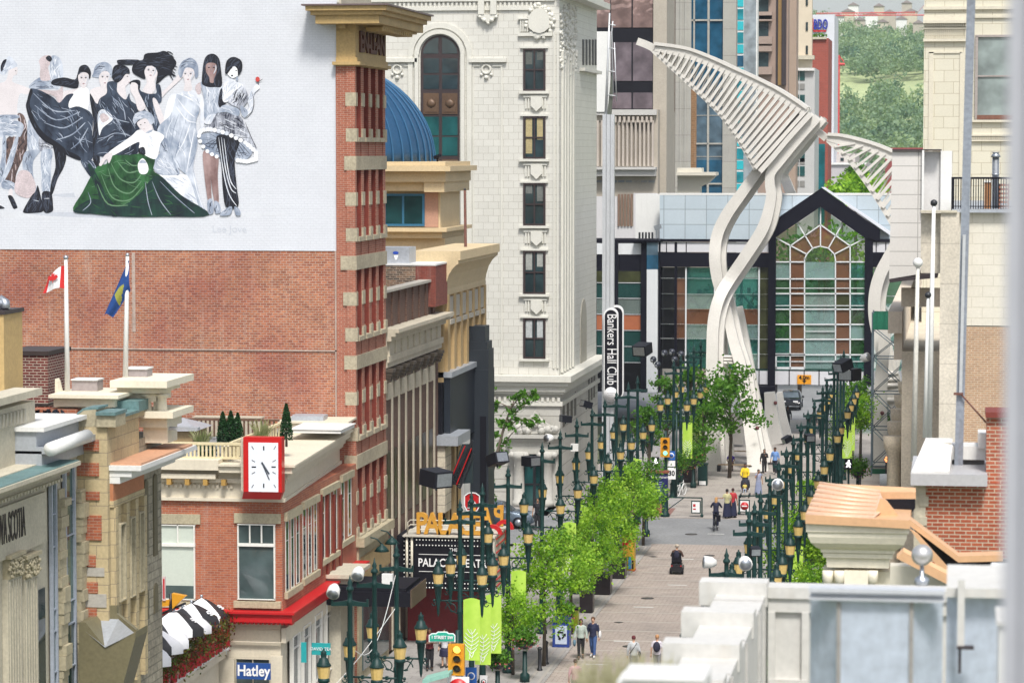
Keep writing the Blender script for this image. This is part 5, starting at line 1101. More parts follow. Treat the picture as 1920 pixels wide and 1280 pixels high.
def flood(x,y,z,label,kind=0,tilt=(0,-1,-.6),s=1.0):
 t=T('floodlight',label,'floodlight',(x,y,z),'floodlights on the lamp posts'); d=Vector(tilt).normalized(); p=Vector((x,y,z+.28*s))
 b=MB(); b.tube([(x,y,z),(x,y,z+.2*s)],.035,6); O('bracket',b,M_green,t)
 b=MB()
 if kind==0:b.tube([p-d*.22*s,p-d*.05*s,p+d*.2*s],[.1*s,.19*s,.21*s],12); O('housing',b,M_white,t); b=MB(); b.tube([p+d*.2*s,p+d*.21*s],[.17*s,.17*s],12); O('lens',b,M_steel,t)
 elif kind==1:b.beam(p-d*.28*s,p+d*.28*s,.5*s,.36*s); O('housing',b,plain('charcoal_housing',(.008,.009,.014),.55,spec=.3),t); b=MB(); b.beam(p+d*.28*s,p+d*.3*s,.4*s,.28*s); O('lens',b,M_steel,t)
 else:b.ball(p,.2*s,12,8); O('housing',b,plain('dark_globe',(.03,.035,.05),.2),t); b=MB(); b.tube([p+d*.19*s,p+d*.21*s],[.1*s,.1*s],10); O('lens',b,M_steel,t)
flood(XLL-.52,91,7.86,'white round floodlight on the crossbar of the second left lamp post')
flood(XLL-.5,87.2,7.86,'white round floodlight on the crossbar of the nearest left lamp post')
flood(XLL-.9,107.2,8.9,'big dark boxy floodlight above the marquee letters',1,(.8,-.7,-.1),1.7)
flood(XLL-.45,119,8.5,'brownish boxy floodlight high beside the white bank door',1,(.6,-.6,.3),1.3)
flood(XLL-.5,135,7.9,'silver floodlight on the crossbar right of the white bank door',0,(-.6,-.8,.1),1.0)
flood(XLL-.5,129,7.4,'black boxy floodlight in front of the white bank door',1,(.7,-.7,0),1.2)
flood(XLL-.55,141,8.3,'pair of black spotlights on the tenth left lamp post',1,(-.9,-.5,.1),.9); flood(XLL-.3,147,8.5,'black spotlight on top of the eleventh left lamp post',1,(-.8,-.6,.3),.9)
flood(XLL+1.4,157.7,10.4,'large black boxy floodlight beside the tall banner sign',1,(-.3,-.9,-.2),1.6)
for i,(px,py,Y)in enumerate(((1225,674,183),(1233,684,181.7),(1246,662,186.4),(1260,660,188),(1277,664,191.5),(1265,674,190))):
 p=PY(px,py,Y); flood(p.x,p.y,p.z-.28,('dark globe spotlight, leftmost of the cluster above the far lamp posts','silver faced globe spotlight lowest left in the far cluster','dark globe spotlight at the top left of the far cluster','dark globe spotlight at the top centre of the far cluster','dark globe spotlight at the right of the far cluster','dark globe spotlight below the centre of the far cluster')[i],2,(-.4,-.8,-.4),1.05)
flood(XRR-.55,95,7.86,'white round spotlight on the crossbar left of the third right lamp post',0,(-1,-.3,.1),1.0); flood(XRR+.6,95,7.86,'grey round spotlight at the right end of the same crossbar',0,(.2,-1,-.2),1.1)
flood(XRR+.3,117.2,7.9,'grey round spotlight near the copper roof',0,(.1,-1,0),1.2); flood(XRR-.3,134,8.2,'dark tilted spotlight at the left of the right hand row',1,(-.7,-.5,-.4),.7)
flood(XRR+.4,140.5,7.6,'white topped box light in the right hand row',1,(.3,-.9,-.1),.9); flood(XRR+.2,105.4,6.9,'white topped box light lower in the right hand row',1,(.3,-.9,-.1),.8)
flood(XRR+1.1,163,9.3,'large black floodlight left of the skywalk column on the right',1,(-.6,-.6,-.3),1.5); flood(XRR+1.3,168,8.3,'big black boxy floodlight with white top below the skywalk',1,(-.4,-.8,0),1.9); flood(XRR+2.2,166,9.6,'black round spotlight beside the white box under the skywalk',0,(.8,-.5,.3),1.2)
def post_box(px,py,Y,w,h,label):
 t=T('white_box',label,'equipment box',PY(px,py+h,Y-.2),'white boxes on the lamp posts'); b=MB(); b.fr(px-w,py-h,px+w,py+h,Y-.12,.2); O('case',b,M_white,t); b=MB(); b.fr(px-3,py-3,px+3,py+3,Y,.12); O('bracket',b,M_steel,t)
post_box(728,1084,94.7,10,10,'white equipment box on the third left lamp post'); post_box(1078,838,141,7,7,'small white box on the lamp post right of the bank door'); post_box(1587,688,165,6,6,'white box among the black floodlights below the skywalk')
# wires slung between posts
b=MB()
for(a,c,sag)in(((XLL,94.7,6.5),(XLL-3,90,3.2),.5),((XLL,94.7,7.7),(XLL-1,92,5.6),1.3)):
 A,C=Vector(a),Vector(c); b.tube([A.lerp(C,i/10)-Vector((0,0,sag*math.sin(math.pi*i/10)))for i in range(11)],.012,4)
for w_ in pieces(b):tag(O('cable',w_,M_white),'thin white cable drooping from the third left lamp post','cable','cables hanging from the lamp post')
# ================================================================== BANNERS
def bannermat():
 m,nt,b=newmat('lime_banner_cloth'); obj=nt.nodes.new('ShaderNodeTexCoord').outputs['Object']
 sp=nt.nodes.new('ShaderNodeSeparateXYZ'); nt.links.new(obj,sp.inputs[0])
 n=N(nt,'ShaderNodeTexNoise',Scale=1.6,Detail=3); nt.links.new(obj,n.inputs['Vector'])
 nt.links.new(mixc(nt,ramp(nt,n.outputs[0],.3,.7),(.34,.56,.05),(.48,.68,.10)),b.inputs['Base Color']); b.inputs['Roughness'].default_value=.7
 return m
M_lime=bannermat(); M_fern=plain('white_fern_print',(.74,.78,.70),.7,var=.1)
def banner_proto(fx,fy):
 t=T('street_banner','','banner'); nx,nz=5,18; W,Hh=.62,2.35; b=MB(); vs=[]
 def sf(u,v):return Vector((u*W,-.05*math.sin(v*5+u*2)*v-.03*math.sin(u*5),4.72-v*Hh-(.08*(1-math.sin(math.pi*u))if v==0 else 0)))
 for j in range(nz+1):
  for i in range(nx+1):vs.append(sf(i/nx,j/nz))
 b.smooth=True; b.add(vs,[(j*(nx+1)+i,j*(nx+1)+i+1,(j+1)*(nx+1)+i+1,(j+1)*(nx+1)+i)for j in range(nz)for i in range(nx)]); O('cloth',b,M_lime,t)
 b=MB()
 def q(u,v):return sf(min(max(u,.02),.98),min(v,.985))+Vector((0,-.012,0))
 def strip(pts,w):
  P=[q(*p)for p in pts]
  for i in range(len(P)-1):b.beam(P[i],P[i+1],.004,w,up=(0,0,1)if abs((P[i+1]-P[i]).x)>abs((P[i+1]-P[i]).z)else(1,0,0))
 strip([(.46+.1*math.sin(i*.5),.50+i*.048)for i in range(11)],.016)
 for i in range(7):
  v0=.58+i*.062; l=.44*math.sin(math.pi*(.14+.8*i/6))**.7
  for s in(-1,1):strip([(.5,v0),(.5+s*l*.55,v0-.035),(.5+s*l,v0-.085)],.026)
 O('fern_print',b,M_fern,t)
 b=MB(); b.tube([(-.05,0,4.74),(W*.5,0,4.80),(W+.03,0,4.74)],.016,5); O('rod',b,M_green,t)
 return t
banP=None
def banner(x,y,label,side=1,group='lime banners on the lamp posts',dz=-.42):
 global banP
 xx=x+.14 if side>0 else x-.76
 if banP is None:banP=banner_proto(0,0); banP.location=(xx,y-.1,dz); banP['label']=label; banP['group']=group
 else:dup(banP,(xx,y-.1,dz),0,label,group)
for y,s,l in((107.2,1,'lime banner hanging right of the fourth left lamp post'),(109.8,1,'lime banner on the fifth left lamp post, partly behind the next post'),(112.4,1,'lime banner with white fern hanging lowest, right of the sixth left lamp post'),(119,1,'lime banner with white fern right of the seventh left lamp post'),(135,1,'lime banner between tree crowns on the ninth left lamp post'),(141,1,'lime banner among the trees on the tenth left lamp post'),(152.4,1,'lime banner on the twelfth left lamp post above the trees'),(157.7,1,'lime banner on the thirteenth left lamp post'),(163.5,1,'lime banner on the fourteenth left lamp post near the map kiosk')):banner(XLL,y,l,s,dz=-.42 if y>108 else .2)
for y,l in((186.4,'lime banner left of two beyond the intersection near the sculpture'),(191.5,'lime banner middle beyond the intersection near the sculpture'),(195.8,'lime banner right one beyond the intersection before the big tree')):banner(-17.5,y,l,1)
for y,l in((128.5,'lime banner half hidden in the near right hand lamp row'),(147,'lime banner hidden behind posts in the middle right row'),(188,'far lime banner with white print in the right hand row'),(193,'farthest lime banner in the right hand row')):banner(XRR,y,l,1)
# ================================================================== TREES
M_bark=plain('street_tree_bark',(.10,.08,.06),.9,var=.3)
M_lf=[foliage('young_maple_leaf',(.055,.19,.010),(.36,.58,.05),1.3,.45),foliage('yellow_green_leaf',(.08,.24,.012),(.38,.60,.07),1.1,.42),foliage('mid_green_leaf',(.035,.13,.012),(.13,.29,.03),1.8,.38)]
def tree_proto(mat,h,r,n,seed,size=.088,trunk=1.75,dense=1.0):
 t=T('street_tree','','tree'); rnd=random.Random(seed); b=MB(); c=MB()
 b.tube([(0,0,0),(.03,0,trunk),(0,.04,h*.6),(.02,0,h*.85)],[.09,.07,.045,.02],7)
 for k in range(int(16*dense)):
  z=trunk*1.12+(h-trunk*1.1)*rnd.random()**.9*.92; rr=r*(1-.55*abs((z-trunk)/(h-trunk)-.35))*rnd.uniform(.35,.95); a=rnd.uniform(0,6.28)
  e=Vector((rr*math.cos(a),rr*math.sin(a),z)); b.tube([(0,0,z-.5),e*.55+Vector((0,0,z*.42)),e],[.03,.018,.008],4)
  s=rnd.uniform(.32,.62)*r
  for i in range(int(n/(16*dense))):
   d=Vector((rnd.gauss(0,.5),rnd.gauss(0,.5),rnd.gauss(0,.42)))*s; c.leaf(e+d,size*rnd.uniform(.6,1.25),rnd)
 O('trunk',b,M_bark,t); O('crown',c,mat,t); return t
protos=[tree_proto(M_lf[0],5.2,1.45,4200,1),tree_proto(M_lf[1],4.9,1.4,4000,2),tree_proto(M_lf[0],4.7,1.3,3400,3),tree_proto(M_lf[2],4.4,1.3,3000,4)]
used=set()
def plant(k,x,y,rz,label,group,s=1.0):
 if k not in used:o=protos[k]; used.add(k); o.location=(x,y,0); o.rotation_euler.z=rz; o.scale=(s,)*3; o['label']=label; o['group']=group
 else:o=dup(protos[k],(x,y,0),rz,label,group,s)
 return o
GT='young street trees along the left pavement'
for i,(k,px,Y,s)in enumerate(((0,1020,120.8,1.0),(2,962,118.5,.78),(1,1072,129,.95),(2,1110,136.5,1.0),(0,1128,141,.9),(0,1150,147,.93),(1,1188,154.5,.98),(3,1206,159,1.0))):
 p=PY(px,1000,Y); plant(k,p.x,Y,i*1.7,('nearest young street tree of the left row, bright green beside the recycling bin','small thin young tree behind the nearest left lamp posts','second young street tree of the left row, behind the recycling bin','third young street tree of the left row','fourth young street tree of the left row, close to the fifth','fifth young street tree of the left row above the planters','tall young street tree of the left row by the yellow poster kiosk','darker bushy tree at the intersection end of the left row')[i],GT,s)
GT='young street trees along the right pavement'
for i,(k,px,Y,s)in enumerate(((3,1540,104,1.0),(3,1505,108,.95),(0,1515,118,.9),(2,1482,121,.9),(0,1500,131,1.0),(2,1520,142,.9),(1,1530,152,.9),(0,1598,196,1.0),(3,1612,204,1.25))):
 p=PY(px,1000,Y); plant(k,p.x,Y,i*2.3+1,('nearest dark green street tree of the right row, beside the stone corbel','second dark green street tree of the right row, in front of the stone corbel','third street tree in the right row behind the lamp posts','fourth street tree in the right row near the no entry gate','fifth street tree in the right row behind the lamp posts','sixth street tree in the right row below the copper roof edge','seventh bright street tree in the right row','bright far street tree left of the scaffold tower','dark green far street tree at the foot of the scaffold tower')[i],GT,s)
GT='trees by the white steel sculpture'
def big_tree(px,py,top,wpx,Y,n,seed,label,mat,size=.16,gap=.5):
 p=PY(px,py,Y); h=PY(px,top,Y).z; t=T('plaza_tree',label,'tree',(p.x,Y,0),GT); rnd=random.Random(seed); r=wpx/2*Y/F; b=MB(); c=MB()
 b.tube([(p.x,Y,0),(p.x+.1,Y,h*.35),(p.x,Y,h*.65),(p.x,Y,h*.95)],[.14,.11,.07,.02],7)
 for k in range(26):
  z=h*rnd.uniform(.44,.98); rr=r*rnd.uniform(.2,1.0)*(1.0 if z<h*.8 else .7); a=rnd.uniform(0,6.28); e=Vector((p.x+rr*math.cos(a),Y+rr*math.sin(a),z))
  b.tube([(p.x,Y,z-.9),Vector((p.x,Y,z-.3)).lerp(e,.6),e],[.04,.025,.01],4); s=rnd.uniform(.25,.5)*r
  for i in range(n//26):c.leaf(e+Vector((rnd.gauss(0,.55)*s,rnd.gauss(0,.55)*s,rnd.gauss(0,.32)*s)),size*rnd.uniform(.6,1.2),rnd)
 O('trunk',b,M_bark,t); O('crown',c,mat,t)
big_tree(1368,800,682,118,193,2600,21,'large airy tree in front of the white sculpture legs',M_lf[2]); big_tree(1318,800,760,80,190,1200,22,'smaller airy tree left of the big sculpture tree',M_lf[2],.14)
big_tree(1296,800,690,80,200,1300,23,'tall dark tree left of the white sculpture',M_lf[2],.15); big_tree(1248,830,700,70,197,1300,24,'dark tree behind the cluster of far lamp posts',M_lf[2],.15); big_tree(1215,840,760,60,192,1200,25,'dense dark tree behind the amber lanterns near the banner sign',M_lf[2],.14)
M_flower=plain('mixed_flower_heads',(.45,.10,.10),.7,var=.5,sc=4)
def basket(px,py,Y,r,label,n=420,post=True,cat='flower basket',name='flower_basket',green=None,flowers=60):
 p=PY(px,py,Y); t=T(name,label,cat,(p.x,Y,0 if post else p.z-r),'flower baskets and planters'); b=MB(); b.leaves(p+Vector((0,0,r*.2)),(r*1.15,r*1.15,r*.95),int(n*(1+r*2)),.085,int(px),shell=.2); O('foliage',b,green or M_lf[2],t)
 rnd=random.Random(int(px)); b=MB()
 for i in range(flowers):a=rnd.uniform(0,6.28); k=rnd.uniform(.6,1.15); b.leaf(p+Vector((r*k*math.cos(a),r*k*math.sin(a),rnd.uniform(-r*.6,r*.3))),.05,rnd)
 O('flowers',b,M_flower,t)
 b=MB(); b.lathe((p.x,Y,p.z),[(min(r,.5)*.3,-r*.62),(min(r,.5)*.75,-r*.35),(min(r,.5)*.8,-r*.2),(min(r,.5)*.75,-r*.19)],12); O('bowl',b,M_dark,t)
 if post:b=MB(); b.lathe((p.x,Y,0),[(.2,0),(.2,.3),(.1,.4),(.09,p.z-r*.8),(.05,p.z-r*.8)],10); O('post',b,M_green,t)
for a in((933,1238,113,.5,'low flower basket on a post at the bottom of the left row'),(984,1200,117,.55,'flower basket on a green post left of the walking couple'),(1060,1148,127,.45,'red flowered basket behind the blue recycling bin'),(1180,985,154,.5,'red flowered basket above the yellow poster kiosk'),(1268,872,184,.95,'large bushy flower basket beside the speed sign'),(1300,858,187,.95,'large bushy flower basket with red blooms left of the sculpture foot'),(1212,950,163,.5,'dark flower basket at the intersection corner'),(1608,880,178,.8,'dark flower basket below the scaffold tower')):basket(*a)
# ================================================================== STREET FURNITURE
t=T('recycling_bin','blue recycling bin with white symbol panel beside the walking couple','bin',PZ(1051,1213)); p=PZ(1051,1213); Yb=p.y
b=MB(); b.fr(1036,1166,1067,1213,Yb,.0,.7); O('body',b,plain('blue_plastic_bin',(.02,.05,.25),.4,var=.15),t); b=MB(); b.fr(1035,1160,1068,1166,Yb+.02,.06,.75); b.fr(1040,1157,1063,1160,Yb+.05,.0,.6); O('lid',b,plain('dark_blue_lid',(.015,.03,.15),.4),t)
b=MB(); b.fr(1041,1172,1063,1207,Yb,.02); pn_=O('panel',b,plain('pale_bin_panel',(.48,.55,.68),.5),t)
b=MB(); c0=PY(1052,1190,Yb-.03)
for k in range(3):
 a=math.pi/2+k*2.094; c1=c0+Vector((.15*math.cos(a-.75),0,.15*math.sin(a-.75))); c2=c0+Vector((.15*math.cos(a+.55),0,.15*math.sin(a+.55))); b.beam(c1,c2,.01,.07,up=(0,0,1)if abs((c2-c1).x)>abs((c2-c1).z)else(1,0,0)); d=(c2-c1).normalized(); n_=Vector((-d.z,0,d.x)); b.prism([c2+n_*.08,c2-n_*.08,c2+d*.1],(0,-.01,0))
O('recycling_symbol',b,M_black,pn_)
t=T('litter_bin','bright yellow green bin behind the blue recycling bin','bin',PZ(1073,1185)); p=PZ(1073,1185); b=MB(); b.box(p.x-.25,p.x+.25,p.y,p.y+.5,0,1.0); O('body',b,plain('yellow_green_bin',(.42,.50,.02),.4),t); b=MB(); b.box(p.x-.28,p.x+.28,p.y-.03,p.y+.53,1.0,1.1); O('lid',b,M_dark,t)
def boxplanter(px,py,w,h,label):
 p=PZ(px,py); t=T('tree_planter',label,'planter',p,'black planters along the left pavement'); b=MB(); b.box(p.x-w/2,p.x+w/2,p.y,p.y+w,.06,h); b.box(p.x-w/2+.05,p.x+w/2-.05,p.y+.05,p.y+w-.05,0,.06); O('tub',b,plain('black_planter_tub',(.014,.01,.012),.35,var=.3),t); b=MB(); b.box(p.x-w/2-.03,p.x+w/2+.03,p.y-.03,p.y+w+.03,h,h+.06); O('rim',b,M_dark,t)
for a in((1099,1149,.62,.95,'nearest black planter tub along the left pavement'),(1128,1115,.85,.95,'second black planter tub along the left pavement'),(1157,1085,.8,.95,'third black planter tub beside the yellow poster kiosk'),(1290,905,.95,1.2,'black planter tub left of the dark green bin by the sculpture')):boxplanter(*a)
t=T('poster_kiosk','utility cabinet wrapped in a yellow and red skyline poster','cabinet',PZ(1178,1069)); p=PZ(1178,1069); Yb=p.y
b=MB(); b.fr(1167,1002,1189,1069,Yb,0,.7); O('cabinet',b,plain('yellow_poster',(.62,.36,.03),.5,var=.08),t); b=MB(); b.prism([PY(x,y,Yb-.01)for x,y in((1167,1002),(1189,1002),(1189,1011),(1167,1027))],(0,-.01,0)); b.fr(1166,1068,1190,1070,Yb,.02,.72); O('red_panel',b,M_red,t)
b=MB()
for(x0,x1,y0)in((1168,1172,1052),(1173,1176,1046),(1177,1181,1056),(1185,1188,1050)):b.fr(x0,y0,x1,1066,Yb,.02)
O('skyline_print',b,M_black,t); b=MB(); b.fr(1178,1043,1184,1066,Yb,.03); O('blue_print',b,plain('sky_blue_print',(.06,.30,.55),.5),t)
t=T('map_kiosk','dark blue visitor map kiosk with red brick base at the intersection','kiosk',PZ(1234,962)); p=PZ(1234,962); Yb=p.y
b=MB(); b.fr(1217,886,1252,944,Yb,0,.3); O('board',b,plain('navy_kiosk_board',(.012,.015,.10),.4,var=.1),t); b=MB(); b.fr(1215,944,1248,962,Yb,.1,.5); O('base',b,M_redbrick,t); b=MB(); b.fr(1215,882,1254,887,Yb,.06,.4); O('cap',b,plain('rust_cap',(.25,.07,.04),.5),t)
b=MB(); b.fr(1219,901,1228,931,Yb,.02); mp_=O('map_panel',b,plain('pale_map_panel',(.42,.50,.58),.5,var=.2),t); lettering('Downtown',.26,PY(1235,894,Yb-.02),M_ltr,t,ext=.005)
b=MB()
for y in range(903,920,4):b.fr(1231,y,1241,y+1.4,Yb,.015)
OS('text_line',b,plain('blue_grey_text',(.30,.36,.55),.5),t); b=MB(); b.fr(1226,936,1231,940,Yb,.015); O('red_mark',b,M_red,t)
M_sigy=plain('signal_yellow',(.62,.28,.015),.4,var=.08)
def signal(px0,py0,px1,py1,Y,on,label,pole=None):
 p=PY((px0+px1)/2,py1,Y); t=T('traffic_light',label,'traffic light',p,'yellow traffic lights'); w=(px1-px0); b=MB(); b.fr(px0,py0,px1,py1,Y,.22); O('housing',b,M_sigy,t)
 cols=[('lit_red_lens',(1,.12,.03),.5),('amber_lens',(.25,.12,.01),0),('lit_green_lens',(.1,1,.55),.6)]
 for k in range(3):
  cy=py0+(py1-py0)*(.2+.3*k); q=PY((px0+px1)/2,cy,Y-.23); r=w*.24*Y/F; b=MB(); b.tube([q,q+Vector((0,-.03,0))],r,12)
  m=emit('lit_lens',(1,.75,.12)if k==0 else(.25,1,.7),1.2)if k==on else plain('unlit_lens',(.06,.035,.02)if k==0 else(.05,.05,.035),.3)
  l=O('lens',b,m,t); b=MB(); n=8
  for i in range(n):a0,a1=math.pi*i/n,math.pi*(i+1)/n; b.beam(q+Vector((r*1.15*math.cos(a0),-.08,r*1.15*math.sin(a0))),q+Vector((r*1.15*math.cos(a1),-.08,r*1.15*math.sin(a1))),.02,.14,up=(0,1,0))
  O('visor',b,M_sigy,l)
 if pole:b=MB(); a=Vector((p.x,Y+.12,p.z+.3)); b.tube([(a.x,a.y,0),(a.x,a.y,p.z+1.6)],.08,10); O('pole',b,M_green,t)
signal(842,1205,872,1264,103.5,0,'yellow traffic light showing its top lamp, at the bottom by the street name sign',True)
signal(1239,820,1256,856,181,2,'yellow traffic light showing green at the far intersection',True)
t=T('traffic_light','pair of yellow signal heads lit by the sky among the patio umbrellas','traffic light',PY(322,1140,96),'yellow traffic lights')
b=MB(); b.prism([PY(x,y,96)for x,y in((322,1112),(348,1117),(330,1134),(323,1141))],(0,.25,0)); b.prism([PY(x,y,96)for x,y in((301,1127),(318,1124),(316,1135),(303,1137))],(0,.25,0)); O('housing',b,M_sigy,t)
b=MB(); b.tube([PY(320,1160,96.2),PY(320,1112,96.2)],.06,8); b.tube([PY(302,1150,96.2),PY(348,1130,96.2)],.04,8); O('pole',b,M_dark,t)
t=T('warning_sign','narrow pink edged sign standing above the umbrellas by the stone wall','sign',PY(308,1125,96)); b=MB(); b.fr(305,1080,311,1125,96,.05); O('panel',b,plain('pale_pink_panel',(.6,.45,.45),.5),t); b=MB(); b.fr(306.5,1084,309.5,1121,96,.06); O('red_mark',b,M_red,t)
t=T('street_name_sign','teal street name sign reading 1 STREET SW above the traffic light','sign',PY(829,1201,103.4)); M_tsign=plain('teal_sign',(.02,.36,.25),.4,var=.06)
b=MB(); b.prism([PY(x,y,103.4)for x,y in((806,1201),(806,1191),(810,1188),(818,1188),(822,1185),(837,1185),(841,1188),(849,1188),(852,1191),(852,1201))],(0,-.04,0)); O('panel',b,M_tsign,t); lettering('1 STREET SW',.16,PY(829,1194.5,103.34),M_ltr,t,ext=.006,sx=.86,bold=.004)
b=MB(); b.prism([PY(x,y,103.42)for x,y in((804,1203),(804,1190),(809,1186),(817,1186),(821,1183),(838,1183),(842,1186),(850,1186),(854,1190),(854,1203))],(0,-.02,0)); O('rim',b,M_ltr,t)
t=T('street_name_sign','teal shop awning seen from above beside the red light at the bottom edge','awning',PY(818,1290,103)); b=MB(); b.prism([PY(x,y,102.5)for x,y in((792,1274),(842,1261),(842,1268),(792,1282))],(0,1.0,0)); O('cover',b,plain('pale_teal_cloth',(.25,.48,.40),.7),t)
board('no_entry_sign','white sign with red no entry disc under the near traffic light','sign',839,1267,880,1305,103.3,M_ltr); b=MB(); q=PY(859,1290,103.2); b.lathe((0,0,0),[(.01,0)],3)if 0 else b.tube([q,q+Vector((0,-.02,0))],.36,20); O('red_disc',b,M_red,bpy.data.objects['no_entry_sign'])
M_blues=plain('blue_sign',(.02,.12,.45),.4,var=.06)
def discsign(x0,y0,x1,y1,Y,bg,ring,label,inner=None,name='parking_sign'):
 t=board(name,label,'sign',x0,y0,x1,y1,Y,bg); q=PY((x0+x1)/2,(y0+y1)/2,Y-.055); r=min(x1-x0,y1-y0)*.36*Y/F; b=MB(); b.tube([q,q+Vector((0,-.012,0))],r,18); O('ring',b,ring,t)
 b=MB(); b.tube([q,q+Vector((0,-.02,0))],r*.72,18); O('disc',b,bg,t)
 if inner:b=MB(); b.tube([q,q+Vector((0,-.028,0))],r*.4,14); O('dot',b,inner,t)
 return t
discsign(873,1250,894,1283,108,M_blues,M_ltr,'blue sign with white ring near the bottom of the left row'); discsign(900,1265,914,1290,112,M_ltr,M_black,'white sign with red dot on the sixth left lamp post',M_red,'prohibition_sign')
discsign(1252,845,1266,862,181.2,M_blues,M_ltr,'blue and white sign right of the far green traffic light'); board('plate_sign','white plate below the blue sign at the far intersection','sign',1252,863,1266,874,181.2,M_ltr)
board('speed_sign','white 30 speed limit sign on a post at the far intersection','sign',1252,876,1267,898,181.0,M_ltr,'30',M_black,.44,.9,bold=.012)
discsign(1241,887,1254,899,180.6,M_ltr,M_red,'small white and red round sign left of the speed sign',None,'prohibition_sign')
b=MB(); p=PY(1268,900,181.2); b.tube([(p.x,p.y,0),(p.x,p.y,5.2)],.06,8); tag(O('sign_post',b,M_green),'dark post carrying the blue and speed signs','post')
def walker(px,py,Y,label):
 t=T('pedestrian_signal',label,'pedestrian signal',PY(px,py+10,Y),'pedestrian signals'); b=MB(); b.fr(px-7,py-10,px+7,py+10,Y,.18); O('housing',b,M_black,t)
 b=MB(); b.prism([PY(px+x,py+y,Y-.19)for x,y in((-1,-7),(2,-7),(2,-3),(5,1),(3,2),(2,1),(4,7),(1,7),(0,3),(-3,7),(-5,6),(-2,1),(-2,-1),(-5,1),(-5,-1),(-1,-4))],(0,-.01,0)); O('walking_figure',b,emit('lit_white_figure',(1,1,1),1.3),t)
 b=MB(); b.tube([(PY(px,py,Y).x,Y+.1,0),(PY(px,py,Y).x,Y+.1,PY(px,py-8,Y).z)],.06,8); O('post',b,M_green,t)
walker(1229,866,176,'lit white walking figure signal left of the far traffic light'); walker(1591,869,176,'lit white walking figure signal in the right hand lamp row')
def gate(x0,x1,py,label,sx0,sx1,noentry):
 p,q=PZ(x0,py),PZ(x1,py); Yg_=p.y; t=T('street_gate',label,'gate',p,'swing gates at the intersection'); M_g=M_green
 b=MB(); b.lathe((p.x,Yg_,0),[(.28,0),(.28,.15),(.2,.25),(.17,1.2),(.2,1.3),(.05,1.4)],10); O('post',b,M_g,t)
 b=MB(); b.beam((p.x,Yg_,1.15),(q.x,Yg_,1.15),.07,.07); b.beam((p.x,Yg_,.3),((p.x+q.x)/2,Yg_,1.12),.05,.05); b.box(q.x-.04,q.x+.04,Yg_-.04,Yg_+.04,.1,1.15); b.ball((q.x,Yg_,.1),.1,8,6); O('swing_arm',b,M_g,t)
 a=PY(sx0,py-28,Yg_); c=PY(sx1,py-8,Yg_); b=MB(); b.box(a.x-.06,c.x+.06,Yg_-.03,Yg_+.03,c.z-.06,a.z+.06); sg=O('sign_frame',b,M_g,t); b=MB(); b.box(a.x,c.x,Yg_-.045,Yg_-.031,c.z,a.z); O('sign_panel',b,M_ltr,sg)
 if noentry:b=MB(); m_=(a+c)/2; b.tube([(m_.x,Yg_-.046,m_.z),(m_.x,Yg_-.055,m_.z)],.24,18); O('red_disc',b,M_red,sg); b=MB(); b.box(m_.x-.16,m_.x+.16,Yg_-.065,Yg_-.056,m_.z-.035,m_.z+.035); O('white_bar',b,M_ltr,sg)
 else:
  b=MB(); m_=(a+c)/2; b.box(a.x+.05,a.x+.2,Yg_-.05,Yg_-.046,m_.z+.02,m_.z+.18); b.box(a.x+.05,a.x+.22,Yg_-.05,Yg_-.046,m_.z-.16,m_.z-.08); OS('red_text',b,M_red,sg)
gate(1247,1317,968,'open green swing gate with white notice left of the cyclist',1298,1312,False); gate(1452,1385,966,'green swing gate with red no entry disc right of the couple',1388,1404,True)
t=T('bin_cabinet','dark green litter cabinet beside the sculpture foot','bin',PZ(1317,910)); p=PZ(1317,910); b=MB(); b.box(p.x-.3,p.x+.3,p.y,p.y+.6,0,1.35); O('body',b,M_green,t); b=MB(); b.box(p.x-.22,p.x+.22,p.y-.02,p.y,.05,.3); O('plate',b,M_ltr,t); b=MB(); b.box(p.x-.34,p.x+.34,p.y-.04,p.y+.64,1.35,1.42); O('lid',b,M_green,t)
def bench(px,py,w,label):
 p=PZ(px,py); t=T('bench',label,'bench',p,'benches under the sculpture'); b=MB()
 for k in range(4):b.box(p.x-w/2,p.x+w/2,p.y+k*.13,p.y+k*.13+.1,.43,.48)
 O('seat',b,plain('pale_bench_wood',(.42,.30,.18),.6,var=.2),t)
 for s in(-1,1):b=MB(); b.box(p.x+s*w*.48-.12,p.x+s*w*.48+.12,p.y,p.y+.5,0,.43); O('leg',b,M_dark,t)
bench(1377,884,2.2,'nearer pale wooden bench with a person seated under the sculpture'); bench(1385,858,2.2,'farther pale wooden bench under the sculpture')
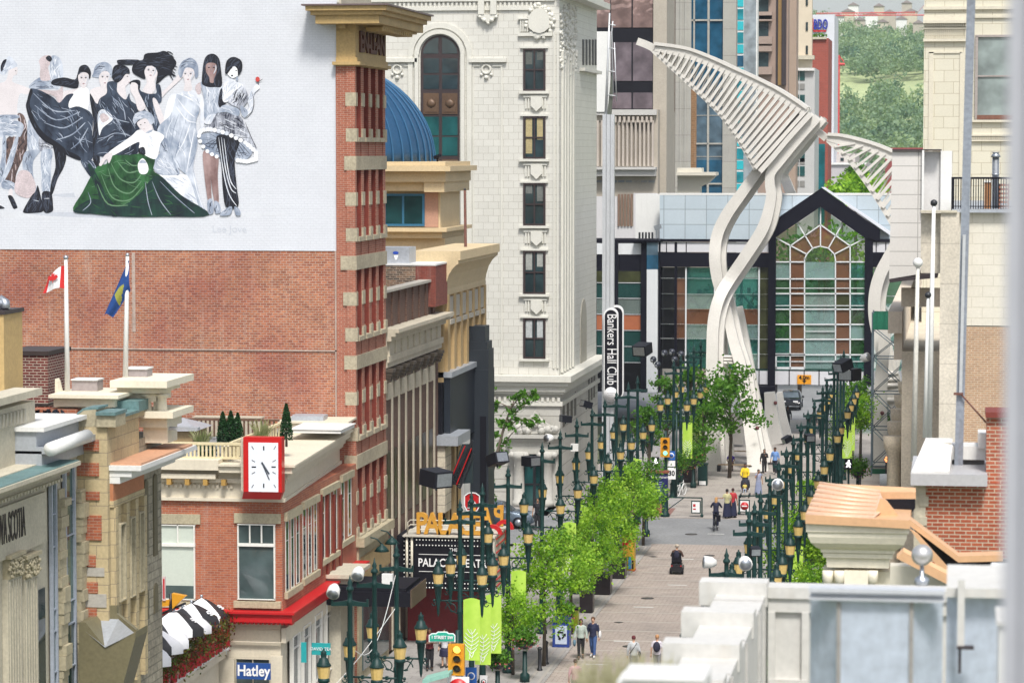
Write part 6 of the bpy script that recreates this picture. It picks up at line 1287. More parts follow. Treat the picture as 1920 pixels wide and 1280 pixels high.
# parked bicycle behind the kiosk
def wheel(b,c,r,ax):
 n=18; ax=Vector(ax).normalized(); u=Vector((0,0,1)); v=ax.cross(u)
 b.tube([Vector(c)+(u*math.cos(i*2*math.pi/n)+v*math.sin(i*2*math.pi/n))*r for i in range(n+1)],.022,5,False)
 for i in range(6):q=i*math.pi/3; b.tube([c,Vector(c)+(u*math.cos(q)+v*math.sin(q))*r],.005,3)
def bicycle(p,dirv,label,mat,name='bicycle'):
 p=Vector((p.x,p.y,0)); d=Vector(dirv).normalized(); sd_=d.cross(Vector((0,0,1))); t=T(name,label,'bicycle',p); F_=lambda f,z,s=0:p+d*f+Vector((0,0,z))+sd_*s
 for f in(-.52,.52):b=MB(); wheel(b,F_(f,.34),.34,sd_); O('wheel',b,M_dark if mat is not M_ltr else M_ltr,t)
 b=MB()
 for a,c in((F_(-.52,.34),F_(-.08,.3)),(F_(-.08,.3),F_(-.2,.85)),(F_(-.52,.34),F_(-.18,.78)),(F_(-.18,.75),F_(.38,.8)),(F_(-.08,.3),F_(.36,.72)),(F_(.52,.34),F_(.36,.92))):b.tube([a,c],.02,6)
 O('frame',b,mat,t); b=MB(); b.tube([F_(.33,1.0,-.3),F_(.4,1.0,-.1),F_(.4,1.0,.1),F_(.33,1.0,.3)],.016,6); b.tube([F_(.36,.9),F_(.38,1.0)],.018,6); O('handlebar',b,M_dark,t); b=MB(); b.beam(F_(-.34,.9),F_(-.08,.91),.16,.06); O('saddle',b,M_black,t); return t
bicycle(PZ(1277,928),(.3,1,0),'white wheeled bicycle leaning by the far sign post',M_ltr)
# ================================================================== PATIO WITH UMBRELLAS
YU=97.0; PI_=math.pi
M_uw=plain('white_umbrella_cloth',(.74,.74,.76),.7,var=.06); M_ub=plain('black_umbrella_cloth',(.02,.02,.024),.6,var=.3)
def umbrella(px,py,Y,r,label,ph=0):
 p=PY(px,py,Y); t=T('patio_umbrella',label,'umbrella',(p.x,Y,3.6),'black and white patio umbrellas'); n=4; h=.56; m=[MB(),MB()]; w_=MB()
 for k in range(n):
  a0,a1=ph+2*math.pi*k/n,ph+2*math.pi*(k+1)/n; bm=m[k%2]; rows=[]
  for j in range(5):
   q=j/4; z=p.z-h*q**1.35; rr=r*q; rows.append([Vector((p.x+rr*math.cos(a),Y+rr*math.sin(a),z-.07*math.sin(math.pi*s)*q))for s,a in((0,a0),(.5,(a0+a1)/2),(1,a1))])
  rows.append([v-Vector((0,0,.26))for v in rows[-1]])
  bm.smooth=True; bm.add([v for rw in rows for v in rw],[(j*3+i,j*3+i+1,j*3+i+4,j*3+i+3)for j in range(5)for i in range(2)])
  if k%2:
   am=(a0+a1)/2
   for(x,y)in((0,0),(.09,.05),(-.09,.05),(.05,-.08),(-.05,-.08),(.14,-.03),(-.14,-.03)):
    c=Vector((p.x+(r*.68+y*1.2)*math.cos(am)-x*math.sin(am),Y+(r*.68+y*1.2)*math.sin(am)+x*math.cos(am),p.z-h*((r*.68+y*1.2)/r)**1.35-.02)); w_.ball(c,.055,6,4,1,1,.5)
 O('white_panels',m[0],M_uw,t); O('black_panels',m[1],M_ub,t); O('emblem',w_,M_uw,t)
 b=MB(); b.tube([(p.x,Y,3.6),(p.x,Y,p.z)],.035,8); b.ball((p.x,Y,p.z+.06),.06,8,6); O('pole',b,M_steel,t)
GL=['nearest black and white patio umbrella, cut by the stone wall','second patio umbrella with black panel and white emblem','third patio umbrella partly behind the second','fourth patio umbrella with a broad white panel','fifth patio umbrella in the row','sixth white panelled patio umbrella with small dark mark','farthest white panelled patio umbrella beside the red string course']
for i,(px,py,Y,ph)in enumerate(((262,1196,90.6,0),(285,1174,92.5,0),(299,1164,94.4,0),(326,1143,96.3,1),(342,1139,98.2,0),(359,1130,100.1,1),(378,1120,101.9,1))):umbrella(px,py,Y,1.02,GL[i],-.72+.12*math.sin(i*2.3)+ph*PI_/2)
t=T('patio_deck','raised patio deck with red drapes beneath the umbrellas','deck',(XL-2.0,98,0)); b=MB(); b.box(XL-4.9,XL-2.05,91,102.3,3.3,3.6); b.box(XL-4.8,XL-2.3,91.2,102.2,0,3.3); O('platform',b,M_stuc,t)
b=MB()
for k in range(9):y=92+k*1.2; b.sweep([[Vector((XL-1.98+.06*math.sin(j*1.3+k),y+j*.14,z))+o for o in(Vector((0,0,0)),Vector((.03,0,0)),Vector((.03,.0,.9-.25*math.sin(j*.45))),Vector((0,0,.9-.25*math.sin(j*.45))))]for j,z in[(j,3.7)for j in range(8)]])
O('drape',b,plain('red_drape_cloth',(.42,.01,.015),.7,var=.2),t)
b=MB(); b.box(XL-2.05,XL-1.99,91,102.3,3.6,3.7); b.box(XL-2.05,XL-1.99,91,102.3,4.55,4.6); O('rail',b,M_white,t)
b=MB(); rnd=random.Random(31)
for i in range(3200):y=91.5+rnd.random()*10.6; b.leaf(Vector((XL-1.9+rnd.gauss(0,.14),y,4.62+rnd.gauss(0,.17)+.2*math.sin(y*2.2)*math.sin(y*5.1)-.3*(rnd.random()**3)*2.4)),rnd.uniform(.04,.085),rnd)
tag(O('flower_garland',b,foliage('burgundy_and_green_leaves',(.13,.006,.012),(.07,.14,.015),3.0,.25)),'burgundy and green flower garland along the patio rail','plant')
for px,py,l in((1012,1256,'black bollard between the nearest left tree and the flower basket'),(1024,1244,'black bollard beside the nearest left street tree')):
 p=PZ(px,py); b=MB(); b.lathe((p.x,p.y,0),[(.12,0),(.12,.06),(.08,.1),(.075,.85),(.1,.88),(.1,.93),(.05,.99),(.01,1.0)],12); tag(O('bollard',b,M_dark),l,'bollard','bollards along the left pavement')
for px,py,r,l in((1214,1120,.32,'round manhole cover in the roadway left of centre'),(1180,1210,.3,'round manhole cover in the roadway near the bottom'),(1296,1000,.35,'round manhole cover in the asphalt intersection'),(1160,1165,.22,'small square drain cover by the left kerb'),(1225,1042,.25,'small drain cover by the kerb near the intersection'),(1330,1040,.3,'round manhole cover near the right kerb')):
 p=PZ(px,py); b=MB(); b.lathe((p.x,p.y,-.03),[(r,0),(r,.012),(.01,.014)],18 if r>.26 else 4); tag(O('manhole_cover',b,plain('worn_iron_cover',(.07,.065,.06),.6,.3,var=.3)if 'worn_iron_cover' not in bpy.data.materials else bpy.data.materials['worn_iron_cover']),l,'manhole cover','covers in the roadway')
 # ================================================================== BEYOND THE INTERSECTION
 # ---- mast with hanging club sign
ms=T('sign_mast','tall pale metal mast carrying the long black banner sign, with antenna top','mast',PY(1141,935,179))
M_alu=plain('pale_aluminium',(.56,.58,.60),.4,.3,var=.12,streak=.15)
b=MB(); YA=179
for dx in(-7.5,0,7.5):p=PY(1141+dx,215,YA); b.box(p.x-.11,p.x+.11,YA-.12,YA+.3,0,p.z)
p=PY(1141,215,YA); b.box(p.x-.3,p.x+.3,YA,YA+.3,0,p.z-.02); O('column',b,M_alu,ms)
b=MB(); b.prism([PY(x,y,YA)for x,y in((1138,218),(1146,218),(1149,175),(1148,120))],(0,.15,0)); O('dark_fin',b,plain('olive_grey_fin',(.09,.10,.08),.5),ms)
b=MB(); b.tube([PY(1136,215,YA),PY(1143,25,YA)],[.09,.05],8); b.tube([PY(1150,180,YA),PY(1147,60,YA),PY(1149,40,YA)],.04,6); b.tube([PY(1156,190,YA-.2),PY(1152,80,YA-.2)],.035,6)
for y in(46,90,133,178):b.tube([PY(1136+(215-y)*.03,y,YA),PY(1154,y+2,YA-.2)],.035,6)
O('antenna',b,M_alu,ms)
def roundrect(x0,y0,x1,y1,Y):
 r=(x1-x0)/2; cx=(x0+x1)/2; n=12
 return[PY(cx-r*math.cos(math.pi*i/n),y0+r-r*math.sin(math.pi*i/n),Y)for i in range(n+1)]+[PY(cx+r*math.cos(math.pi*i/n),y1-r+r*math.sin(math.pi*i/n),Y)for i in range(n+1)]
sg=T('banner_sign','long black round ended sign reading Bankers Hall Club in white','sign',PY(1146,752,YA-.6))
for k,(dx,dy,Y)in enumerate(((10,-5,YA+.1),(0,0,YA-.6))):
 b=MB(); b.prism(roundrect(1132+dx,577+dy,1159+dx,753+dy,Y),(0,.25,0)); O('rim',b,M_ltr,sg)
 b=MB(); b.prism(roundrect(1134+dx,581+dy,1157+dx,751+dy,Y-.01),(0,-.03,0)); O('board',b,M_black,sg)
lettering('Bankers Hall Club',.84,PY(1146.5,655,YA-.66),M_ltr,sg,ux=(0,0,-1),uy=(1,0,0),ext=.008,sx=.715)
b=MB(); q=PY(1145.5,738,YA-.64); b.tube([q,q+Vector((0,-.04,0))],.41,24); O('round_emblem',b,M_ltr,sg); b=MB(); b.box(q.x-.25,q.x+.25,q.y-.05,q.y-.04,q.z+.02,q.z+.07); b.box(q.x-.16,q.x+.16,q.y-.05,q.y-.04,q.z-.08,q.z-.04); OS('emblem_line',b,plain('grey_emblem_line',(.45,.45,.47),.5),sg)
b=MB(); b.tube([PY(1141,600,YA),PY(1146,600,YA-.4)],.05,6); b.tube([PY(1141,720,YA),PY(1146,720,YA-.4)],.05,6); OS('bracket',b,M_steel,sg)
# ---- precast office block with pink reflective glass
YO=230.0
ob_=T('office_block','beige precast office block with pinkish reflective glass and black bands','building',PY(1170,735,YO))
M_prec=plain('beige_precast',(.40,.36,.30),.8,var=.14,streak=.3,stain=(.26,.22,.18)); M_pinkgl=glass('pink_reflective_glass',(.40,.27,.25),.05,.12,.55); M_lav=glass('lavender_reflective_glass',(.27,.22,.25),.05,.12,.5)
b=MB(); b.fr(1040,206,1232,735,YO,0,14); b.fr(1226,-80,1250,365,YO+2,.3,6); O('wall',b,M_prec,ob_)
b=MB(); b.fr(1040,-80,1226,206,YO+2,0,10); O('glass_backing',b,M_black,ob_)
for(y0,y1,m)in((-70,52,M_pinkgl),(80,152,M_lav),(174,204,M_lav)):
 for(x0,x1)in((1060,1117),(1118,1144),(1146,1184),(1187,1224)):b=MB(); b.fr(x0,y0,x1,y1,YO+2,.06); O('window',b,m,ob_)
b=MB(); b.fr(1118,60,1145,210,YO,.5); O('white_column',b,M_white,ob_)
b=MB()
for i in range(14):x=1120+i*7.9; b.fr(x,226,x+3.6,312,YO,.35)
for i in range(9):b.fr(1153+i*8.4,219,1157+i*8.4,230,YO,.5)
OS('precast_fin',b,plain('warm_precast_fin',(.44,.39,.34),.8,var=.15,streak=.2),ob_,None,.0)
b=MB(); b.fr(1040,313,1232,318,YO,1.2); b.fr(1040,318,1231,330,YO,.9); b.fr(1040,206,1232,216,YO,.4); O('ledge',b,plain('light_grey_ledge',(.47,.46,.44),.7,var=.1),ob_)
b=MB(); b.fr(1118,338,1228,343,YO,.05); O('tile_strip',b,brick('blue_mosaic_strip',(.18,.22,.28),(.4,.36,.3),(.4,.36,.3),.6,.3,.05,streak=0),ob_)
b=MB(); b.fr(1118,368,1158,448,YO,.12); b.fr(1188,362,1232,448,YO,.12); b.fr(1158,424,1188,448,YO,.12); O('white_panel',b,plain('grey_white_panel',(.58,.57,.58),.6,var=.08,streak=.1),ob_)
b=MB()
for i in range(5):b.fr(1159+i*6,364,1162+i*6,424,YO,.25)
OS('brown_fin',b,plain('brown_fin',(.22,.14,.10),.7),ob_,None,.0)
# ---- stone and glass tower behind
def tower(name,label,x0,x1,y0,y1,Y,mat,depth=12):
 t=T(name,label,'tower',PY((x0+x1)/2,y1,Y)); b=MB(); p=PY(x0,y0,Y); q=PY(x1,y1,Y); b.box(p.x,q.x,Y,Y+depth,0,p.z); O('wall',b,mat,t); return t
M_pinkst=brick('pink_granite_panel',(.42,.345,.29),(.40,.33,.28),(.30,.25,.21),6,2.4,.03,var=.12,streak=.25,bump=.2)
M_greyst=brick('grey_granite_panel',(.36,.35,.31),(.34,.33,.3),(.24,.23,.21),6,2.4,.03,var=.12,streak=.3,bump=.2)
M_blueg=glass('deep_blue_glass',(.02,.09,.16)); M_blueg2=glass('sky_blue_glass',(.13,.20,.26),.05,.1,.3); M_tealg=glass('teal_glass',(.02,.24,.29))
t=tower('stone_tower','pink and grey stone tower with dark blue glass bay',1250,1378,-80,500,268,M_pinkst,1.6)
b=MB(); b.fr(1258,-80,1262,500,268,.25); b.fr(1268,-80,1295,500,268,.4); O('fluted_column',b,M_greyst,t)
b=MB(); b.fr(1276,-80,1278,500,268,.5); b.fr(1285,-80,1287,500,268,.5); OS('column_rib',b,M_greyst,t)
b=MB(); b.fr(1357,-80,1379,500,268,.5); O('grey_pier',b,M_greyst,t)
b=MB(); b.fr(1295,165,1306,315,268,.2); O('brown_pier',b,brick('brown_pier_brick',(.24,.13,.06),(.2,.11,.05),(.28,.18,.1),.5,.2,.02),t)
b=MB(); b.fr(1296,-80,1356,165,268,.15); O('dark_glazing',b,M_blueg,t); b=MB(); b.fr(1306,165,1356,300,268,.15); O('pale_glazing',b,M_blueg2,t); b=MB(); b.fr(1306,300,1356,365,268,.15); O('dark_glazing',b,M_blueg,t)
b=MB(); b.fr(1301,-80,1303,165,268,.3); b.fr(1327.5,-80,1329.5,365,268,.3)
for y in(37,268,343):b.fr(1296 if y<165 else 1306,y,1327.5,y+3,268,.3); b.fr(1329.5,y,1356,y+3,268,.3)
for y in(175,216,293):b.fr(1306,y,1356,y+1.2,268,.2)
O('mullion',b,M_greyst,t)
t=T('stone_corbel','white flared stone corbel in front of the blue glass tower','corbel',PY(1310,362,250)); b=MB(); b.fr(1270,315,1316,323,250,.3,2); b.fr(1270,323,1344,329,250,1.0,2); b.prism([PY(x,y,250)for x,y in((1270,329),(1342,329),(1328,342),(1312,350),(1312,372),(1270,372))],(0,2,0)); O('block',b,plain('ivory_stone',(.60,.57,.49),.7,var=.1),t)
t=tower('teal_tower','pale glass tower with bright teal window strips',1372,1418,-80,420,290,M_white,2)
for i in range(10):y=-28+i*43.5; b=MB(); b.fr(1380,y+2,1394,y+22,290,.08); O('window',b,M_tealg if i%3 else M_blueg,t); b=MB(); b.fr(1380,y+25,1394,y+41,290,.08); O('window',b,plain('bright_teal_panel',(.03,.42,.48),.3),t)
b=MB(); b.fr(1396,-80,1416,420,290,.1); O('silver_glazing',b,glass('silver_glass',(.42,.48,.52),.08,.1,.3),t)
t=tower('brown_tower','pinkish brown tower with deep square windows',1418,1476,-80,420,310,plain('pinkish_brown_precast',(.30,.22,.18),.8,var=.14,streak=.25),2)
for y in(-4,42,99):b=MB(); b.fr(1418,y,1441,y+27,310,.05); O('window',b,M_glassd,t); b=MB(); b.fr(1418,y-12,1448,y-2,310,.7); b.fr(1418,y+27,1448,y+41,310,.7); O('balcony_band',b,plain('taupe_band',(.33,.25,.21),.8),t)
b=MB(); b.fr(1456,-80,1460,160,310,.1); b.fr(1467,-80,1474,160,310,.4); O('dark_recess',b,M_frameb,t); b=MB(); b.fr(1460,-80,1467,160,310,.2); O('gold_strip',b,plain('dull_gold_strip',(.28,.17,.06),.5,.2),t)
t=tower('tan_tower','slim tan tower beside the cream tower',1475,1491,-80,420,318,plain('tan_precast',(.36,.27,.21),.8,var=.12,streak=.2),4)
t=tower('cream_tower','cream tower with small dark windows and ledge',1490,1520,-80,420,330,plain('cream_precast',(.60,.52,.40),.75,var=.1,streak=.15),1.5)
for y in(-5,42,86):b=MB(); b.fr(1491,y,1496,y+16,330,.1); b.fr(1511,y,1515,y+16,330,.1); OS('window',b,M_glassd,t)
b=MB(); b.fr(1486,105,1527,112,330,1.2,1); O('ledge',b,M_stonel,t)
t=tower('low_teal_building','mid height grey building with teal paned windows beside the red brick block',1486,1526,128,420,322,plain('pale_grey_cladding',(.47,.48,.48),.7,var=.1),10)
for y in(133,178,286,312):
 for x in(1489,1500):b=MB(); b.fr(x,y,x+9,y+18,322,.08); O('window',b,M_glassg if y!=156 else M_glassd,t)
for y in(157,297,339):
 for x in(1489,1500):b=MB(); b.fr(x,y,x+9,y+11,322,.08); O('window',b,plain('grey_blind_window',(.25,.25,.24),.4),t)
b=MB(); b.fr(1484,128,1527,133,322,.5); O('parapet',b,M_white,t)
t=tower('red_brick_block','red brick block with teal glass corner below the BDO sign',1520,1551,72,420,345,brick('far_red_brick',(.33,.075,.05),(.28,.065,.045),(.3,.1,.08),.5,.2,.02,var=.12,streak=.1),10)
b=MB(); b.fr(1521,270,1546,420,345,.12); O('teal_glazing',b,glass('dark_teal_glass',(.01,.13,.15)),t); b=MB()
for y in(280,292,322,352):b.fr(1527,y,1531,y+10,345,.2)
OS('red_panel',b,M_red,t); b=MB(); b.leaves(PY(1532,68,345+3),(1.4,1.0,.35),160,.16,3); O('planting',b,M_lf[2],t)
b=MB(); b.fr(1520,70,1550,74,345,.3); O('parapet',b,M_stonel,t)
t=tower('white_tower','white far tower carrying the BDO sign at its top',1522,1562,28,420,420,plain('white_far_cladding',(.60,.62,.66),.6,var=.08),14)
b=MB()
for i in range(9):b.fr(1552,75+i*38,1559,95+i*38,420,.1)
OS('window',b,plain('grey_far_window',(.34,.37,.42),.4),t)
lettering('BDO',1.9,PY(1539,47,419.7),plain('blue_sign_letter',(.015,.03,.30),.5),t,ext=.1,sx=.5,bold=.06); b=MB(); b.fr(1523,35,1525,60,419.8,.1); b.fr(1523,57,1549,60,419.8,.1); O('red_rule',b,M_red,t)
def far(name,label,x0,x1,y0,Y,mat,depth=20):t=tower(name,label,x0,x1,y0,400,Y,mat,depth); return t
t=far('pale_warehouse','pale pinkish low block beneath the hill with small windows',1562,1602,288,430,plain('pale_pink_render',(.50,.46,.44),.8,var=.1)); b=MB(); b.fr(1576,296,1582,302,430,.1); O('window',b,M_glassd,t)
t=far('grey_warehouse','grey low block with flat white roof edge beneath the hill',1555,1625,307,415,plain('grey_render',(.44,.42,.43),.8,var=.1)); b=MB(); b.fr(1554,305,1626,309,415,.3); O('roof_edge',b,M_white,t); b=MB(); b.fr(1593,336,1598,342,415,.1); O('window',b,M_glassd,t)
t=far('red_roof_house','low red roofed building edge behind the white steel fan',1660,1735,277,560,plain('dark_red_roofing',(.25,.05,.05),.7))
for i,(px,py,r,m,l)in enumerate(((1580,360,2.0,1,'bright lime tree crown left, above the skywalk roof'),(1604,352,2.2,0,'bright tree crown above the skywalk roof, second from left'),(1632,356,1.9,1,'bright lime tree crown right, above the skywalk roof'),(1606,328,1.5,2,'taller green tree behind the skywalk roof'))):
 p=PY(px,py,330+i*8); t=T('far_street_tree',l,'tree',(p.x,p.y,0),'trees behind the skywalk'); b=MB(); b.leaves(p,(r*1.2,r*1.2,r),900,.28,i,shell=.25); O('crown',b,M_lf[m],t); b=MB(); b.tube([(p.x,p.y,0),p],[.2,.08],6); O('trunk',b,M_bark,t)
 # ---------------------------------------------------------------- SKYWALK
YK_=222.0
sk=T('glass_skywalk','black framed glass skywalk with gabled window crossing the street','skywalk',PY(1450,735,YK_))
M_skb=plain('black_skywalk_frame',(.005,.005,.012),.65,var=.2,spec=.2); M_mul=plain('white_mullion',(.66,.68,.70),.5,var=.05)
b=MB(); b.fr(1441.5,415,1453.5,735,YK_,.3,.4); b.fr(1622,440,1635,722,YK_,.3,.4)
b.prism([PY(x,y,YK_)for x,y in((1453.5,413),(1540.6,352.5),(1650,431),(1650,452),(1622,446),(1538.6,388),(1453.5,446))],(0,-.35,0))
b.fr(1226,473,1441.5,501,YK_,.2,.3); b.fr(1635,473,1690,501,YK_,.2,.3); b.fr(1226,448,1441.5,454,YK_,.22,.3); b.fr(1635,448,1690,454,YK_,.22,.3)
b.fr(1370,691,1622,694,YK_,.2,.3); b.fr(1411,722,1456,736,YK_,1.2,1.0); b.fr(1424,736,1433,770,YK_,0,.4)
O('frame',b,M_skb,sk)
b=MB(); b.fr(1226,454,1441.5,473,YK_,.1,.2); b.fr(1635,454,1690,473,YK_,.1,.2); b.fr(1370,694,1625,722,YK_,.15,3.2); O('white_panel',b,plain('white_skywalk_panel',(.60,.60,.63),.5,var=.06),sk)
b=MB()
for x in(1250,1269,1287,1424,1643,1661):b.fr(x-.8,454,x+.8,473,YK_,.13)
for x in(1394,1423.5,1480,1508,1536,1566,1594):b.fr(x-.8,694,x+.8,722,YK_,.18)
OS('panel_joint',b,M_skb,sk)
# left glazing: cells filled from the pane palette
gcol={'t':seeglass('teal_tinted_glass',(.05,.17,.155)),'p':seeglass('pale_tinted_glass',(.24,.30,.28),.45),'b':seeglass('brown_tint_reflection_glass',(.17,.08,.045),.25),'g':seeglass('green_tinted_glass',(.06,.14,.07),.75),'k':glass('black_tinted_glass',(.006,.006,.008)),'s':seeglass('smoky_glass',(.12,.15,.11),.75),'c':seeglass('clear_pale_glass',(.24,.34,.33),.45),'o':glass('olive_tinted_glass',(.05,.055,.02))}  # brown panes in the gable carry a painted reflection of red brick
rows=[501,522,551,579,608,635,663,691]
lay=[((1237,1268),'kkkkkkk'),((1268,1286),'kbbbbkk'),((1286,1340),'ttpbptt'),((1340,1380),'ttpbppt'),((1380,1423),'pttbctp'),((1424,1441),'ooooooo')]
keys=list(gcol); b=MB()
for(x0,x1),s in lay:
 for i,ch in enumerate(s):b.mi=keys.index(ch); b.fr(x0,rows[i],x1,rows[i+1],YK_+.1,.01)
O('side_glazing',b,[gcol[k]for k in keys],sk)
b=MB()
for x in(1286,1340,1423):b.fr(x-1,501,x+1,691,YK_,.06)
for y in rows[1:-1]:b.fr(1268 if y not in(522,551,579,608,635)else 1237,y-.8,1441.5,y+.8,YK_,.05)
O('side_mullion',b,M_mul,sk); b=MB(); b.fr(1265,454,1269,720,YK_,.12); b.fr(1232,448,1238,735,YK_,.3,.6); O('black_post',b,M_skb,sk)
# gable glazing; brown columns have a brick building's reflection painted in
def gp(cx,cy):return(1400+cx/3.5556,340+cy/3.5556)
ys=[537,650,748,852,953,1052,1155,1250]; xs=[192,290,386,592,690,790]
lay=['pbctcp','gbgbg','tbpbt','tocbt','gopot','gbcbg','tbcbg','tbcct']
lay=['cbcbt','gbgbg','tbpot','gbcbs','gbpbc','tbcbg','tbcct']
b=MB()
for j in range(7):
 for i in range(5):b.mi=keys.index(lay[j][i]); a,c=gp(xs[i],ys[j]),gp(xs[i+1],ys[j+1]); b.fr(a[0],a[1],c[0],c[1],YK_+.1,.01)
def gpoly(pts,k):b.mi=keys.index(k); b.poly([PY(*gp(*p),YK_+.09)for p in pts])
gpoly([(386,537),(388,500),(400,485),(440,445),(490,432),(545,445),(585,485),(592,520),(592,537)],'s'); gpoly([(192,375),(290,430),(290,537),(192,537)],'s'); gpoly([(790,378),(690,430),(690,537),(790,537)],'s')
gpoly([(192,375),(340,280),(395,358),(290,430)],'g'); gpoly([(340,280),(493,170),(493,290),(395,358)],'s'); gpoly([(493,170),(640,280),(592,358),(493,290)],'g'); gpoly([(640,280),(790,378),(690,430),(592,358)],'g')
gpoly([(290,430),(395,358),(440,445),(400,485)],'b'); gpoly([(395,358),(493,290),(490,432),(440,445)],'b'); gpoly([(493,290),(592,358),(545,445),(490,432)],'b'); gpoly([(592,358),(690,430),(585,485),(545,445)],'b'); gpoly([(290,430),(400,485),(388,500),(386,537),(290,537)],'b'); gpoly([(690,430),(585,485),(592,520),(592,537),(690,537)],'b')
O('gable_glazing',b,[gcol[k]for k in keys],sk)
b=MB()
def ml(pts,w=.09):
 for i in range(len(pts)-1):b.beam(PY(*gp(*pts[i]),YK_),PY(*gp(*pts[i+1]),YK_),.1,w,up=(0,1,0))if 0 else b.beam(PY(*gp(*pts[i]),YK_),PY(*gp(*pts[i+1]),YK_),w,.08,up=(0,-1,0))
for x,y0 in((290,430),(386,510),(592,520),(690,430)):ml([(x,y0),(x,1250)])
for y in ys[:-1]:
 if y==537:ml([(192,y),(386,y)]); ml([(592,y),(790,y)])
 else:ml([(192,y),(790,y)])
for y in(712,828,1000,1200):ml([(192 if y!=1000 else 386,y),(790 if y!=1000 else 592,y)],.05)
ml([(386,520),(400,485),(440,445),(490,432),(545,445),(585,485),(592,520)]); ml([(290,430),(493,290),(690,430)]); ml([(493,170),(492,432)]); ml([(340,280),(440,445)]); ml([(640,280),(545,445)]); ml([(192,375),(400,485)]); ml([(790,378),(585,485)]); ml([(192,1155),(386,1155)],.2); ml([(192,1245),(386,1245)],.2); ml([(192,1155),(192,1250)],.2)
O('gable_mullion',b,M_mul,sk)
# interior: floor, columns and braces behind the glass are dark, so back wall only
b=MB(); b.fr(1237,501,1690,691,YK_+3.2,.05); b.fr(1237,690,1690,694,YK_+.3,0,3); O('rear_glazing',b,seeglass('rear_window_glass',(.16,.26,.22),.86),sk)
b=MB()
for i in range(9):
 x0=1240+i*50; x1=x0+50
 for(ya,yb)in((551,608),(608,663)):b.beam(PY(x0,ya,YK_+1.8),PY(x1,yb,YK_+1.8),.16,.1,up=(0,-1,0)); b.beam(PY(x0,yb,YK_+1.9),PY(x1,ya,YK_+1.9),.16,.1,up=(0,-1,0))
 b.fr(x0-2,505,x0+2,690,YK_+2,.1)
for y in(519,551,608,663,684):b.fr(1240,y,1690,y+5,YK_+1.7,.1)
for i in range(60):x=1290+(i*37)%330; y=530+(i*53)%150; b.fr(x,y,x+4+i%5,y+8+i%7,YK_+2.6,.3)
O('inner_truss',b,plain('pale_truss_paint',(.55,.60,.58),.5),sk,None,False)
b=MB()
for i in range(26):b.leaves(PY(1290+(i*41)%330,520+(i*67)%165,YK_+2.5),(.6,.2,.5),30,.14,i,shell=.1)
O('indoor_planting',b,M_lf[2],sk)
# roof of white glass
M_wgl=brick('white_roof_glass',(.43,.51,.57),(.48,.55,.60),(.26,.30,.33),1.62,1.15,.03,var=.06,streak=0,bump=.1,rough=.15,offset=0)
b=MB(); a,c,d_,e=PY(1237,449,YK_+.3),PY(1700,449,YK_+.3),PY(1700,366,YK_+.36),PY(1237,366,YK_+.36); [b.prism([PY(x,y,YK_+.3)for x,y in q],(0,.06,0))for q in(((1237,449),(1446,449),(1446,418),(1522,366),(1237,366)),((1640,449),(1700,449),(1700,366),(1563,366),(1640,424)))]; O('glass_roof',b,M_wgl,sk)
b=MB(); b.fr(1237,362,1524,367,YK_+.4,.1,.5); b.fr(1560,362,1700,367,YK_+.4,.1,.5); b.fr(1192,364,1279,449,YK_+2.0,.1,1.5); O('ridge',b,M_white,sk)
b=MB(); a=PY(1540.6,352,YK_-.4); c=PY(1668,440,YK_-.4); r_=PY(1453,412,YK_-.4); dv=Vector((0,5,0)); b.add([a,c,c+dv,a+dv,r_,r_+dv],[(0,1,2,3),(4,0,3,5)]); b.prism([PY(x,y,YK_-.38)for x,y in((1540,351),(1546,351),(1672,436),(1668,441))],(0,.3,0)); O('gable_roof',b,plain('white_gable_roof',(.66,.68,.74),.5,var=.05),sk)
t=board('clearance_sign','orange clearance sign reading 4.0m with down arrow on the skywalk','sign',1495,702.5,1521,720,YK_-.2,plain('orange_sign',(.72,.30,.01),.5,var=.05),'4.0m',M_black,.42,.95,bold=.015)
t_=[c for c in t.children if c.name.startswith('lettering')][0]; t_.location.z=.14
b=MB(); b.prism([PY(x,y,YK_-.26)for x,y in((1504,713),(1512,713),(1508,718.5))],(0,-.01,0)); b.prism([PY(x,y,YK_-.26)for x,y in((1506.5,710.5),(1509.5,710.5),(1509.5,713),(1506.5,713))],(0,-.01,0)); O('arrow',b,M_black,t)
for i,(px,Y,h,r,m)in enumerate(((1300,268,7,2.6,2),(1400,276,8,3,2),(1475,272,6.5,2.0,1),(1606,270,7,2.3,0),(1500,262,15.5,3.4,2),(1580,264,16,3.6,0),(1350,300,10,3.5,2))):
 p=PY(px,600,Y); t=T('far_street_tree',('leafy tree seen through the left skywalk glass','leafy tree seen through glass right of the sculpture limbs','light green tree seen through the left column of the gable window','bright tree seen through the right column of the gable window','tall dark tree seen left in the gable top','tall dark tree seen right in the gable top','big dark tree far behind the left skywalk glass')[i],'tree',(p.x,Y,0),'trees behind the skywalk'); b=MB(); b.leaves((p.x,Y,h-r),(r,r,r),700,.3,i+40,shell=.2); O('crown',b,M_lf[m],t); b=MB(); b.tube([(p.x,Y,0),(p.x,Y,h-r)],[.2,.1],6); O('trunk',b,M_bark,t)
